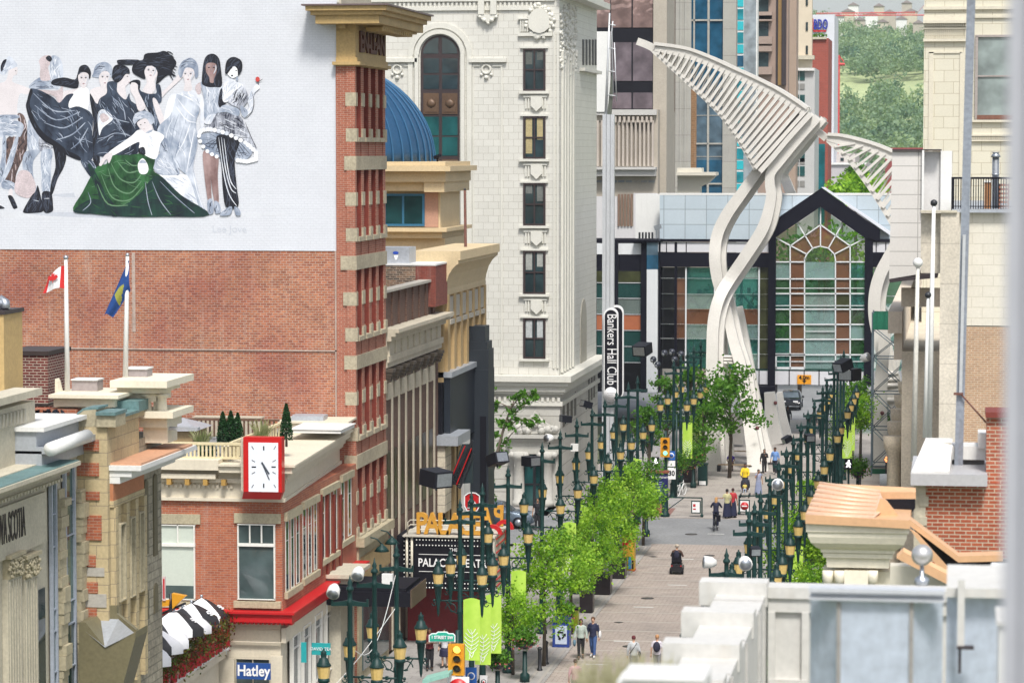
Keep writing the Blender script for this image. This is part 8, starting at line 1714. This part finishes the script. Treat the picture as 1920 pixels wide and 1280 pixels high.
# white parapet in front, L shaped, with ribs
M_parw=plain('off_white_parapet_metal',(.57,.56,.53),.5,var=.12,streak=.5,stain=(.45,.40,.33))
pw=T('white_parapet','white metal clad parapet with raised cross ribs running away from the camera','parapet',(-2.7,33,12))
b=MB(); b.box(-3.0,-2.38,24,37.3,11,15.9); O('wall',b,M_parw,pw)
for y in(36.9,34.45,32.2,30.0,27.8):b=MB(); b.box(-3.22,-2.36,y,y+.42,15.76,16.06); b.box(-3.16,-3.0,y+.05,y+.37,11,15.76); O('rib',b,M_parw,pw)
b=MB(); b.box(-2.36,3,37.2,37.5,11,15.84); b.box(-2.38,3,37.1,37.55,15.84,15.98); b.box(-2.36,3,37.14,37.2,15.66,15.84); b.box(-2.36,-2.27,37.12,37.2,14,15.66); b.box(-1.93,-1.84,37.12,37.2,14,15.66); O('cross_wall',b,M_parw,pw)
b=MB()
for y in(25.1,26.4,28.6,29.4,31.2,33.4,35.6,36.4):b.box(-2.385,-2.35,y,y+.03,11,15.88); b.box(-3.0,-2.385,y,y+.025,15.9,15.915)
O('seam',b,plain('seam_metal',(.46,.45,.43),.5,streak=.4),pw)
b=MB(); b.box(-2.34,-1.86,37.10,37.2,14.72,14.80); O('panel_sill',b,M_parw,pw)
t=T('low_white_block','small white stepped block on the parapet beside the tall white post','block',PY(1870,1100,36)); b=MB(); p=PY(1838,1100,36); q=PY(1895,1063,36); b.box(p.x,q.x+.4,35.8,36.4,p.z-.3,p.z+.06); b.add([(p.x,35.8,p.z+.06),(q.x+.4,35.8,p.z+.06),(q.x+.4,36.4,p.z+.06),(p.x,36.4,p.z+.06),(p.x+.14,35.85,q.z),(q.x+.4,35.85,q.z),(q.x+.4,36.4,q.z),(p.x+.14,36.4,q.z)],[(0,1,5,4),(3,0,4,7),(4,5,6,7),(1,2,6,5),(2,3,7,6)]); O('body',b,M_white,t)
# big duct
YU_=24.0
du=T('roof_duct','large blue grey galvanised roof duct with faceted corners and wide flange','duct',PY(1645,1290,YU_))
M_duct=plain('bright_galvanised_sheet',(.60,.67,.78),.3,.35,var=.2,sc=.8,streak=.2,stain=(.35,.38,.42))
b=MB(); z0=PY(1600,1420,YU_).z; zt_=PY(1600,1126,YU_).z
sec=lambda y,dz:[PY(x,y,YU_+d)for x,d in((1519,.5),(1519,.28),(1572,0),(1708,0),(1768,.28),(1768,.5))]
A=[Vector((p.x,p.y,zt_))for p in sec(1140,0)]; B=[Vector((p.x,p.y,z0))for p in sec(1140,0)]; n=6
b.add(A+B,[(i,(i+1)%n,n+(i+1)%n,n+i)for i in range(n)]+[list(range(n))])
b.add([A[1]+Vector((0,-.003,0)),A[2]+Vector((0,-.006,0)),A[2].lerp(B[2],.5)+Vector((0,-.006,0))],[(0,1,2)]); O('body',b,M_duct,du)
b=MB(); b.fr(1517,1099,1772,1113,YU_,.08,.1); b.fr(1520,1113,1769,1117,YU_,.04,.1); b.fr(1518,1117,1771,1127,YU_,.07,.1); O('flange',b,plain('white_grey_flange',(.60,.62,.66),.4,.3,var=.1),du)
b=MB()
for x in(1572,1708):b.fr(x-2.5,1128,x+2.5,1420,YU_,.02)
OS('seam',b,plain('brown_grey_seam',(.36,.34,.32),.5,.3),du,None,.0)
t=T('side_duct','pale blue sheet metal duct at the bottom right behind the tall white post','duct',PY(1840,1290,YU_+3)); b=MB(); b.fr(1775,1118,1900,1400,YU_+3,0,1.5); O('body',b,M_duct,t); b=MB(); b.fr(1796,1085,1808,1210,YU_+2.8,.05); b.fr(1775,1100,1900,1120,YU_+2.9,.05,1.5); O('flange',b,M_parw,t); b=MB(); b.fr(1794,1208,1826,1214,YU_+2.8,.1); b.fr(1797,1214,1802,1260,YU_+2.8,.05); O('bracket',b,M_frameb,t)
t=T('white_vent_box','white upright vent box at the bottom right corner','vent',PY(1888,1290,20)); b=MB(); b.fr(1872,1172,1930,1400,20,0,.6); O('body',b,M_white,t); b=MB(); b.fr(1868,1164,1930,1172,20,.03,.65); O('lid',b,M_parw,t)
# tall white post close to the camera
t=T('white_post','tall blurred white post at the right edge close to the camera','post',PY(1905,1400,7)); A=PY(1893,-200,7); b=MB(); zb_q=21.5-3; b.box(A.x,A.x+.03,7,7.06,zb_q,24); b.box(A.x+.03,A.x+.05,7.012,7.06,zb_q,24); b.box(A.x+.05,A.x+.16,6.99,7.08,zb_q,24); O('profile',b,plain('white_window_post',(.40,.41,.45),.45,var=.06),t)
# rooftop planter with pale grass at the bottom
pg=T('roof_planter','white roof planter edge blurred at the bottom of the view','planter',PY(1200,1300,17)); b=MB(); b.fr(1176,1252,1330,1262,17,.3,.15); b.fr(1166,1262,1330,1420,17,.25,.1); O('edge',b,M_white,pg)
b=MB(); rnd=random.Random(12)
for i in range(420):
 x=rnd.uniform(1080,1262); p=PY(x,1330,18.2+rnd.uniform(0,.5)); h=PY(x,1246+abs(x-1170)*.12+rnd.uniform(-14,40),18.2).z; b.tube([p,Vector((p.x+rnd.gauss(0,.01),p.y,(p.z+h)/2)),Vector((p.x+rnd.gauss(0,.035),p.y+rnd.gauss(0,.03),h))],[.0035,.005,.002],3)
tag(O('ornamental_grass',b,foliage('pale_straw_grass',(.42,.40,.26),(.60,.58,.44),3,.4)),'soft pale straw coloured grass behind the white planter edge','grass')
# patio bits below the scaffold
t=T('rolled_awning','white rolled awning drum below the scaffold tower','awning',PY(1660,912,172)); b=MB(); b.tube([PY(1650,900,172),PY(1690,899,172)],.38,14); O('roll',b,M_white,t)
b=MB()
for i in range(22):b.ball(PY(1660+i*1.4+3*math.sin(i*3),861-i*.6+4*math.sin(i*1.9),190),.07,6,4)
tag(O('string_lights',b,emit('warm_bulb',(1,.35,.12),1.2)),'string of warm little lights on the patio behind the scaffold','lights',None,'stuff')
t=T('patio_counter','dark patio bar counter behind the scaffold tower','counter',PY(1690,872,197.5)); b=MB(); p=PZ(1690,890); b.box(p.x-1.0,p.x+.6,194,195,0,1.2); O('body',b,M_dark,t); b=MB(); b.box(p.x-1.1,p.x+.7,193.9,195.1,1.2,1.28); O('top',b,plain('dark_red_counter',(.16,.02,.02),.5),t)
t=T('cantilever_umbrella','folded navy umbrella behind the scaffold tower','umbrella',PZ(1686,880)); p=PZ(1686,880); b=MB(); b.lathe((p.x,p.y,0),[(.03,1.6),(.26,1.8),(.2,2.6),(.05,3.5),(.02,3.6)],10); O('canopy',b,plain('navy_canvas',(.012,.02,.11),.7),t); b=MB(); b.lathe((p.x,p.y,0),[(.25,0),(.25,.08),(.03,.1),(.03,1.7)],10); O('pole',b,M_dark,t)
# ================================================================== PEOPLE AND VEHICLES
def fuse(mb,vox):
 me=bpy.data.meshes.new('fuse'); me.from_pydata(mb.v,[],mb.f); o=bpy.data.objects.new('fuse',me); COL.objects.link(o)
 md=o.modifiers.new('r','REMESH'); md.mode='VOXEL'; md.voxel_size=vox; md.use_smooth_shade=True
 s=o.modifiers.new('s','SMOOTH'); s.iterations=2; s.factor=.5
 dg=bpy.context.evaluated_depsgraph_get(); m2=bpy.data.meshes.new_from_object(o.evaluated_get(dg)); r=MB()
 r.v=[tuple(v.co)for v in m2.vertices]; r.f=[list(p.vertices)for p in m2.polygons]; r.m=[0]*len(r.f); r.s=[True]*len(r.f)
 bpy.data.objects.remove(o); bpy.data.meshes.remove(me); bpy.data.meshes.remove(m2); return r
CL={}
def cloth(name,col):
 if name not in CL:CL[name]=plain(name,col,.8,var=.25,sc=3)
 return CL[name]
def person(label,p,H=1.7,face=0,skin=0,hair=(.02,.012,.01),top=('t',(.5,.5,.5)),bot=('b',(.02,.02,.03)),shoes=(.03,.03,.03),stride=.0,armL=None,armR=None,sleeve=1.0,skirt=0,longhair=False,sit=False,lean=0.0,cap=None,bag=None,shorts=False,z=0.0,group='people in the street',width=1.0):
 s=H/1.75; t=T('person',label,'person',(p[0],p[1],z),group); t.rotation_euler.z=face; base=Vector((p[0],p[1],z))
 W=lambda x,y,zz:base+Vector((x*s,y*s,zz*s))
 hip=.95 if not sit else .47
 up=lambda x,y,zz:W(x,y-lean*(zz-hip),zz+(0 if not sit else-.48))
 f=1 if not sit else 0
 legs=[]
 for sd_,st_ in((-1,stride),(1,-stride)):
  if sit:legs.append([W(sd_*.09,0,.50),W(sd_*.13,-.42,.50),W(sd_*.13,-.42,.09),W(sd_*.13,-.62,.04)])
  else:legs.append([W(sd_*.085,0,.93),W(sd_*.09,-st_*.55-.03,.50),W(sd_*.09,-st_*1.0+(.05 if st_<0 else 0),.09+(.06 if st_<-.1 else 0)),W(sd_*.11,-st_-.18,.035)])
 arms=[]
 for sd_,a in((-1,armL),(1,armR)):
  a=a or((sd_*.25,.02,1.14),(sd_*.27,-.05,.88)); arms.append([up(sd_*.175,0,1.42),up(*a[0]),up(*a[1])])
 body=MB(); c0=up(0,0,.98)
 body.tube([up(0,.0,.93),up(0,0,1.08),up(0,0,1.28),up(0,0,1.41),up(0,0,1.47)],[.145*s,.125*s,.15*s,.12*s,.06*s],12)
 body.tube([up(-.16,0,1.41),up(.16,0,1.41)],.065*s,10); body.tube([up(0,.0,1.42),up(0,-.015,1.58)],.055*s,10)
 h=up(0,-.02,1.635); body.lathe(h,[(.02*s,-.125*s),(.055*s,-.105*s),(.075*s,-.05*s),(.08*s,.0),(.078*s,.05*s),(.055*s,.095*s),(.02*s,.115*s)],12,True,.95,1.15)
 body.tube([h+Vector((0,-.085*s,.01*s)),h+Vector((0,-.108*s,-.025*s)),h+Vector((0,-.085*s,-.035*s))],.014*s,6)
 for e in(-1,1):body.ball(h+Vector((e*.078*s,.005,-.005)),.022*s,6,5,.5,1,1.3)
 for L in legs:body.tube([L[0],L[1],L[2]],[.085*s,.058*s,.042*s],10); body.tube([L[2],L[3]],[.045*s,.03*s],8)
 for A in arms:body.tube(A,[.05*s,.04*s,.03*s],10)
 m=fuse(body,.02)
 for A in arms:
  d=(A[2]-A[1]).normalized(); sdv=d.orthogonal().normalized(); nv=d.cross(sdv); w_=A[2]
  m.tube([w_-d*.02,w_+d*.045*s,w_+d*.09*s],[.026*s,.034*s,.028*s],8)
  for k,l in enumerate((.065,.078,.072,.055)):o=sdv*(k-1.5)*.017*s; m.tube([w_+d*.085*s+o,w_+d*(.085+l*.55)*s+o+nv*.008,w_+d*(.085+l)*s+o+nv*.026],[.009*s,.008*s,.006*s],6)
  m.tube([w_+d*.03*s-sdv*.028*s,w_+d*.06*s-sdv*.05*s,w_+d*.09*s-sdv*.052*s+nv*.01],[.011*s,.009*s,.007*s],6)
 k0=len(m.f); m.mi=1
 for e in(-1,1):m.ball(h+Vector((e*.03*s,-.09*s,.012*s)),.010*s,6,4)
 m.mi=2; m.tube([h+Vector((-.022*s,-.088*s,-.055*s)),h+Vector((.022*s,-.088*s,-.055*s))],.007*s,5)
 O('body',m,[M_skin[skin],M_black,CL.setdefault('lips',plain('lip_colour',(.30,.08,.07),.5))],t)
 hb=MB(); hb.lathe(h+Vector((0,.018*s,.022*s)),[(.085*s,-.05*s),(.092*s,.0),(.09*s,.05*s),(.065*s,.095*s),(.01*s,.112*s)],12,True,1,1.1)
 if longhair:hb.tube([h+Vector((0,.05*s,.05*s)),h+Vector((0,.085*s,-.08*s)),h+Vector((0,.10*s,-.22*s)),h+Vector((0,.10*s,-.32*s))],[.075*s,.095*s,.085*s,.03*s],10)
 O('hair',fuse(hb,.02),cloth('hair_%d'%int(sum(hair)*1000),hair),t)
 if cap:b=MB(); b.lathe(h+Vector((0,.01,.05*s)),[(.098*s,-.01),(.097*s,.02*s),(.07*s,.065*s),(.01*s,.085*s)],12,True,1,1.1); b.lathe(h+Vector((0,-.09*s,.045*s)),[(.06*s,0),(.07*s,.012*s),(.06*s,.015*s)],10,True,1,.9); O('cap',b,cloth(*cap),t)
 sh=MB(); sh.tube([up(0,0,.90),up(0,0,1.08),up(0,0,1.28),up(0,0,1.42),up(0,0,1.455)],[.168*s*width,.152*s*width,.172*s*width,.135*s,.075*s],12); sh.tube([up(-.17,0,1.415),up(.17,0,1.415)],.078*s,10)
 for A in arms:
  e=A[1].lerp(A[2],max(0,min(1,(sleeve-.5)*2)))if sleeve>.5 else A[0].lerp(A[1],sleeve*2)
  sh.tube([A[0],A[1],e]if sleeve>.5 else[A[0],e],[.068*s,.056*s,.046*s][:3 if sleeve>.5 else 2],10)
 O('top',fuse(sh,.022),cloth(*top),t)
 tr=MB()
 if skirt:tr.lathe(W(0,0,0),[(.27*s,skirt*s),(.24*s,(skirt+.3)*s),(.19*s,.85*s),(.155*s,1.02*s)],14,True,1,.85)
 else:
  tr.tube([up(0,0,.88),up(0,0,1.0)],[.155*s,.15*s],12)
  for L in legs:
   q=[L[0]+(Vector((0,0,0))),L[1],L[2]]if not shorts else[L[0],L[1]]; tr.tube(q,([.105*s,.078*s,.062*s]if not shorts else[.11*s,.09*s]),10)
  tr.ball(legs[0][0].lerp(legs[1][0],.5)+Vector((0,0,.01)),.16*s,10,8,1,.85,.8)
 O('skirt' if skirt else 'trousers',fuse(tr,.022),cloth(*bot),t)
 for L in legs:b=MB(); b.tube([L[2]+Vector((0,.05*s,-.02*s)),L[2].lerp(L[3],.5)+Vector((0,0,-.008*s)),L[3]+Vector((0,-.03*s,0))],[.05*s,.047*s,.036*s],8); O('shoe',b,cloth('shoe_%d'%int(sum(shoes)*1000),shoes),t)
 if bag=='pack':b=MB(); b.ball(up(0,.2,1.25),.19*s,12,8,.85,.55,1.25); O('backpack',b,cloth('navy_pack',(.015,.016,.04)),t)
 if bag=='strap':b=MB(); b.tube([up(-.15,.06,1.46),up(-.02,.17,1.25),up(.16,.13,1.0)],.016*s,6); b.ball(up(-.26,.05,.98),.12*s,10,8,.5,1,1.1); O('shoulder_bag',b,cloth('dark_bag',(.03,.03,.035)),t)
 if bag=='white':b=MB(); b.ball(up(.30,.02,.98),.15*s,10,8,.45,.9,1.3); b.tube([up(.17,0,1.46),up(.3,.02,1.15)],.014*s,6); O('tote_bag',b,cloth('white_tote',(.65,.65,.66)),t)
 if bag=='blue':b=MB(); b.ball(up(-.28,-.05,.70),.14*s,10,8,.5,.9,1.2); b.tube([up(-.27,-.05,.86),up(-.28,-.05,.8)],.014,6); O('carrier_bag',b,cloth('blue_grey_bag',(.12,.22,.30)),t)
 # face rotation: body was built facing the camera; rotation_euler turns the whole figure
 return t
PI=math.pi
person('left woman of the walking pair, in pale grey green jacket and dark trousers',PZ(1089,1233),1.68,.15,2,(.035,.015,.01),('grey_green_jacket',(.38,.44,.40)),('black_trousers',(.012,.012,.016)),(.10,.06,.05),.16,None,None,1,bag='blue',longhair=True)
person('right woman of the walking pair, in navy top and jeans with white tote',PZ(1112,1231),1.72,-.1,0,(.10,.045,.02),('navy_top',(.012,.016,.05)),('blue_jeans',(.04,.09,.24)),(.55,.55,.55),-.16,None,None,1,bag='white')
p=PZ(1188,1267); person('person with dark red hair and grey jacket seen from behind near the pale grass',p,1.68,PI,0,(.10,.015,.02),('light_grey_jacket',(.44,.46,.47)),('grey_trousers',(.2,.2,.22)),(.1,.1,.1),.1,None,None,1,bag='strap')
p=PZ(1232,1264); person('blond person with navy backpack and pale shirt seen from behind',p,1.66,PI,0,(.42,.22,.10),('lilac_white_shirt',(.60,.56,.62)),('grey_trousers',(.2,.2,.22)),(.1,.1,.1),-.1,None,None,.4,bag='pack')
p=PY(1079,1268,113); person('person whose dark haired head just shows at the bottom edge',(p.x,113,0),1.68,PI,0,(.05,.025,.02),('pink_top',(.50,.30,.32)),('grey_trousers',(.2,.2,.22)))
p=PZ(812,1285); person('man in dark red shirt with folded arms in the shade under the marquee',(-21.6,119,0),1.78,.2,1,(.012,.008,.008),('dark_red_shirt',(.13,.012,.018)),('black_trousers',(.012,.012,.016)),(.03,.03,.03),.02,((-.28,-.05,1.16),(.05,-.26,1.2)),((.28,-.05,1.16),(-.05,-.28,1.16)),.4)
person('woman in white top with dark shoulder bag standing in the shade by the marquee',(-21.1,119.8,0),1.62,-.2,0,(.03,.015,.012),('white_blouse',(.62,.62,.66)),('navy_skirt',(.02,.02,.06)),(.03,.03,.03),.05,None,None,.4,bag='strap',longhair=True,skirt=.5)
p=PZ(1008,992); person('man in black standing before the dark bank door',(p.x,p.y,0),1.8,.1,2,(.02,.015,.012),('black_tee',(.012,.012,.016)),('black_trousers',(.012,.012,.016)),(.03,.03,.03),.05,None,None,.35)
person('person in black carrying drink near the sculpture legs, left of the strolling pair',PZ(1433,889),1.7,.1,2,(.012,.01,.01),('black_cardigan',(.016,.014,.016)),('black_trousers',(.012,.012,.016)),(.4,.4,.42),.14,None,((.24,-.1,1.18),(.1,-.27,1.3)),1,longhair=True)
person('man in light blue shirt and dark trousers strolling beside the woman in black',PZ(1453,889),1.82,-.1,1,(.012,.01,.01),('light_blue_shirt',(.16,.30,.62)),('dark_trousers',(.014,.016,.03)),(.4,.38,.36),-.14,None,None,.7)
person('man in bright yellow top pushing a stroller',PZ(1397,922),1.82,0,1,(.012,.01,.01),('yellow_top',(.72,.52,.02)),('dark_trousers',(.014,.016,.03)),(.03,.03,.03),.15,((-.24,-.16,1.15),(-.2,-.42,1.02)),((.24,-.16,1.15),(.2,-.42,1.02)),1,width=1.1)
person('woman in long blue and white patterned dress beside the stroller',PZ(1422,929),1.66,.4,2,(.015,.012,.012),('patterned_dress_top',(.30,.33,.46)),('patterned_dress',(.26,.30,.45)),(.4,.35,.3),.1,((-.26,-.1,1.2),(-.16,-.2,1.42)),None,.2,skirt=.14)
person('person in yellow and grey shirt and long dark skirt seen from behind at the gate',PZ(1363,971),1.72,PI+.2,2,(.015,.012,.012),('yellow_grey_shirt',(.50,.47,.26)),('long_navy_skirt',(.012,.016,.05)),(.03,.03,.03),.05,None,((.26,.02,1.2),(.5,-.1,1.22)),.4,skirt=.1)
person('person in red top standing beside the yellow shirted one',PZ(1374,970),1.74,PI-.3,2,(.05,.02,.02),('red_top',(.46,.03,.04)),('long_navy_skirt',(.012,.016,.05)),(.03,.03,.03),.05,None,None,.5,skirt=.12,width=.95)
person('person in purple shirt seated on the nearer bench',PZ(1370,882)+Vector((0,.35,0)),1.75,0,1,(.3,.3,.3),('purple_shirt',(.06,.03,.24)),('brown_shorts',(.06,.03,.03)),(.05,.04,.04),0,((-.26,-.12,1.18),(-.12,-.38,1.05)),((.26,-.12,1.18),(.12,-.38,1.05)),.35,sit=True,lean=.25,shorts=True,cap=('grey_cap',(.4,.4,.42)))
person('dark clothed person seated on the farther bench behind the purple shirt',PZ(1368,857)+Vector((0,.35,0)),1.7,0,1,(.012,.01,.01),('grey_dark_top',(.05,.05,.06)),('dark_trousers',(.014,.016,.03)),(.03,.03,.03),0,None,None,.5,sit=True,lean=.1)
person('person in dark clothes walking away between the far sculpture legs',PZ(1428,808),1.75,.9,0,(.10,.03,.02),('black_jacket',(.02,.018,.02)),('charcoal_trousers',(.03,.03,.035)),(.03,.03,.03),.22,None,None,1,bag='strap',longhair=True)
person('person with dark red hair among the right hand lamp posts',PZ(1525,815),1.75,.2,0,(.10,.02,.02),('black_jacket',(.02,.018,.02)),('charcoal_trousers',(.03,.03,.035)))
person('grey haired person by the flower basket under the scaffold',PZ(1610,918),1.65,PI,0,(.40,.40,.46),('dark_navy_coat',(.015,.016,.04)),('charcoal_trousers',(.03,.03,.035)))
person('dark figure standing under the skywalk edge',PZ(1477,803),1.75,0,1,(.012,.01,.01),('black_jacket',(.02,.018,.02)),('charcoal_trousers',(.03,.03,.035)))
# stroller
p=PZ(1397,932); t=T('stroller','black stroller with child pushed by the man in yellow','stroller',p); b=MB()
b.lathe((p.x,p.y+.15,.75),[(.05,-.35),(.26,-.25),(.3,0),(.27,.25),(.12,.42),(.02,.45)],12,True,1,.9); O('hood',b,cloth('black_stroller_fabric',(.014,.016,.03)),t)
for(dx,dy)in((-.26,-.35),(.26,-.35),(-.28,.35),(.28,.35)):b=MB(); b.tube([(p.x+dx-.03,p.y+dy,.13),(p.x+dx+.03,p.y+dy,.13)],.13,14); O('wheel',b,M_black,t)
b=MB()
for sx in(-.25,.25):b.tube([(p.x+sx,p.y-.35,.13),(p.x+sx,p.y+.1,.6),(p.x+sx*.9,p.y+.55,1.05)],.018,6)
b.tube([(p.x-.23,p.y+.55,1.05),(p.x+.23,p.y+.55,1.05)],.02,6); O('frame',b,M_steel,t)
person('small child in yellow sitting in the black stroller',(p.x,p.y-.22,0),.95,0,1,(.012,.01,.01),('yellow_child_top',(.62,.5,.12)),('pale_child_trousers',(.35,.4,.5)),(.5,.5,.5),0,None,None,.4,sit=True,z=.28,group=None)
# mobility scooter and rider
p=PZ(1268,1076); t=T('mobility_scooter','black mobility scooter seen from behind on the roadway','scooter',p); b=MB(); b.box(p.x-.3,p.x+.3,p.y,p.y+1.15,.14,.34); b.box(p.x-.28,p.x+.28,p.y+.02,p.y+.5,.34,.55); O('chassis',b,plain('dark_scooter_plastic',(.012,.012,.016),.35),t)
for dx in(-.30,.30):b=MB(); b.tube([(p.x+dx-.05,p.y+.18,.15),(p.x+dx+.05,p.y+.18,.15)],.15,16); O('wheel',b,M_black,t)
b=MB(); b.tube([(p.x-.05,p.y+1.1,.14),(p.x+.05,p.y+1.1,.14)],.14,16); O('wheel',b,M_black,t)
b=MB(); b.box(p.x-.25,p.x+.25,p.y+.1,p.y+.58,.58,.66); b.box(p.x-.25,p.x+.25,p.y+.04,p.y+.12,.62,1.1); O('seat',b,M_black,t)
b=MB(); b.tube([(p.x,p.y+1.1,.3),(p.x,p.y+.95,1.0)],.035,8); b.tube([(p.x-.25,p.y+.92,1.0),(p.x+.25,p.y+.92,1.0)],.02,6); O('tiller',b,M_dark,t)
b=MB(); b.box(p.x-.26,p.x-.2,p.y-.01,p.y,.4,.46); b.box(p.x+.2,p.x+.26,p.y-.01,p.y,.4,.46); OS('tail_light',b,M_red,t)
person('man in brown coat and pale cap riding the scooter, seen from behind',(p.x,p.y+.3,0),1.75,PI,0,(.4,.38,.35),('brown_coat',(.10,.055,.04)),('navy_trousers',(.02,.025,.06)),(.03,.03,.03),0,((-.3,-.12,1.15),(-.24,-.5,1.12)),((.3,-.12,1.15),(.24,-.5,1.12)),1,sit=True,z=.22,cap=('cream_cap',(.6,.5,.38)),bag='pack',width=1.2)
# cyclist
p=PZ(1342,993); bicycle(p,(.1,1,0),'dark bicycle ridden across the intersection by a blond cyclist',M_dark,'ridden_bicycle')
t=bpy.data.objects['ridden_bicycle']; b=MB(); b.box(p.x+.12,p.x+.3,p.y-.55,p.y-.25,.55,.9); O('pannier',b,M_black,t)
cyc=person('blond cyclist in navy clothes riding away over the intersection',(p.x,p.y+.05,0),1.72,PI,0,(.45,.25,.10),('navy_jacket',(.012,.014,.04)),('navy_trousers',(.02,.025,.06)),(.5,.5,.52),.2,((-.3,-.15,1.2),(-.3,-.5,1.14)),((.3,-.15,1.2),(.3,-.5,1.14)),1,lean=.25,longhair=True,z=.12)
# cars
def car(p,rz,label,mat,L=4.5,Wd=1.85,Hh=1.5):
 t=T('parked_car',label,'car',(p.x,p.y,0),'cars on the side streets'); t.rotation_euler.z=rz; ox,oy=p.x,p.y; b=MB(); w=Wd/2
 sec=[(-L/2,.35,.55,.92),(-L/2+.15,.25,.78,.98),(-L*.22,.22,.92,1.0),(-L*.08,.22,1.38,.84),(L*.05,.22,Hh,.80),(L*.25,.22,Hh-.04,.80),(L*.42,.22,1.05,.92),(L/2-.08,.25,.95,.97),(L/2,.4,.7,.9)]
 rings=[]
 for y,z0,z1,k in sec:
  mid=min(.88,z1-.02); rings.append([Vector((ox-w*.96,oy+y,z0)),Vector((ox+w*.96,oy+y,z0)),Vector((ox+w,oy+y,mid)),Vector((ox+w*k*(.86 if z1>1.2 else .95),oy+y,z1)),Vector((ox-w*k*(.86 if z1>1.2 else .95),oy+y,z1)),Vector((ox-w,oy+y,mid))])
 b.smooth=True; b.sweep(rings); O('body',b,mat,t)
 b=MB(); b.add([(ox-w*.8,oy-L*.215,.955),(ox+w*.8,oy-L*.215,.955),(ox+w*.66,oy-L*.085,1.37),(ox-w*.66,oy-L*.085,1.37)],[(0,1,2,3)]); b.v=[(x,y-.02,z+.015)for x,y,z in b.v]; O('windscreen',b,glass('car_glass',(.10,.13,.15))if 'car_glass' not in bpy.data.materials else bpy.data.materials['car_glass'],t)
 for s in(-1,1):
  b=MB(); b.add([(ox+s*w*.97,oy-L*.12,.95),(ox+s*w*.97,oy+L*.32,.95),(ox+s*w*.76,oy+L*.22,Hh-.12),(ox+s*w*.76,oy+L*.0,Hh-.12)],[(0,1,2,3)]); b.v=[(x+s*.02,y,z)for x,y,z in b.v]; O('side_window',b,bpy.data.materials['car_glass'],t)
  for yy in(-L*.31,L*.30):b=MB(); b.tube([(ox+s*(w-.2),oy+yy,.33),(ox+s*(w+.01),oy+yy,.33)],.33,18); wl=O('wheel',b,M_black,t); b=MB(); b.tube([(ox+s*(w+.01),oy+yy,.33),(ox+s*(w+.02),oy+yy,.33)],.2,14); O('rim',b,M_steel,wl)
  b=MB(); b.box(ox+s*w*.55-.2,ox+s*w*.55+.2,oy-L/2+.08,oy-L/2+.2,.66,.80); O('headlight',b,M_lens,t); b=MB(); b.ball((ox+s*(w+.12),oy-L*.12,1.02),.11,8,6,1,.6,.8); O('mirror',b,mat,t)
 b=MB(); b.box(ox-w*.5,ox+w*.5,oy-L/2-.005,oy-L/2+.1,.45,.68); O('grille',b,M_dark,t)
 b=MB(); b.box(ox-w*.9,ox+w*.9,oy-L/2-.02,oy-L/2+.1,.30,.36); O('bumper_trim',b,M_steel,t); return t
M_lens=plain('headlamp_glass',(.7,.7,.7),.15,var=.02)
p=PZ(1480,769); car(Vector((p.x,p.y+2.2,0)),0,'glossy black car facing the camera under the skywalk',plain('glossy_black_car_paint',(.01,.011,.014),.12,.2,var=.05,spec=.8))
car(Vector((-26.2,166.0,0)),R(90),'blue grey car on the cross street behind the marquee',plain('blue_grey_car_paint',(.16,.21,.27),.2,.3,var=.05))
b=MB(); b.box(-900,900,-150,2560,-3,170)
m,nt,bs=newmat('haze_air'); out=nt.nodes['Material Output']; nt.nodes.remove(bs); pv=nt.nodes.new('ShaderNodeVolumePrincipled'); pv.inputs['Color'].default_value=(.80,.88,1,1); pv.inputs['Density'].default_value=.00009; nt.links.new(pv.outputs[0],out.inputs['Volume'])
hz_=tag(O('haze',b,m),'thin pale air haze filling the whole valley','haze',None,'stuff')
# ================================================================== LIGHT
w=bpy.data.worlds.new('World'); S.world=w; w.use_nodes=True
nt=w.node_tree; bg=nt.nodes['Background']
sky=nt.nodes.new('ShaderNodeTexSky'); sky.sky_type='NISHITA'; sky.sun_disc=False
EL,AZ=R(56),R(162)
sky.sun_elevation=EL; sky.sun_rotation=AZ; sky.air_density=1.0; sky.dust_density=2.5; sky.ozone_density=1.0
hs=nt.nodes.new('ShaderNodeHueSaturation'); hs.inputs['Saturation'].default_value=.5
nt.links.new(sky.outputs[0],hs.inputs['Color']); nt.links.new(hs.outputs[0],bg.inputs[0]); bg.inputs[1].default_value=.125
sl=bpy.data.lights.new('sun','SUN'); so=bpy.data.objects.new('sun',sl); COL.objects.link(so)
sl.energy=2.7; sl.angle=R(12); sl.color=(1,.96,.90)
sd=Vector((math.sin(AZ)*math.cos(EL),math.cos(AZ)*math.cos(EL),math.sin(EL)))
so.rotation_euler=sd.to_track_quat('Z','Y').to_euler(); so.location=(0,0,60)
S.view_settings.view_transform='Standard'; S.view_settings.look='None'; S.view_settings.gamma=1; S.view_settings.use_curve_mapping=False
S.view_settings.exposure=.6
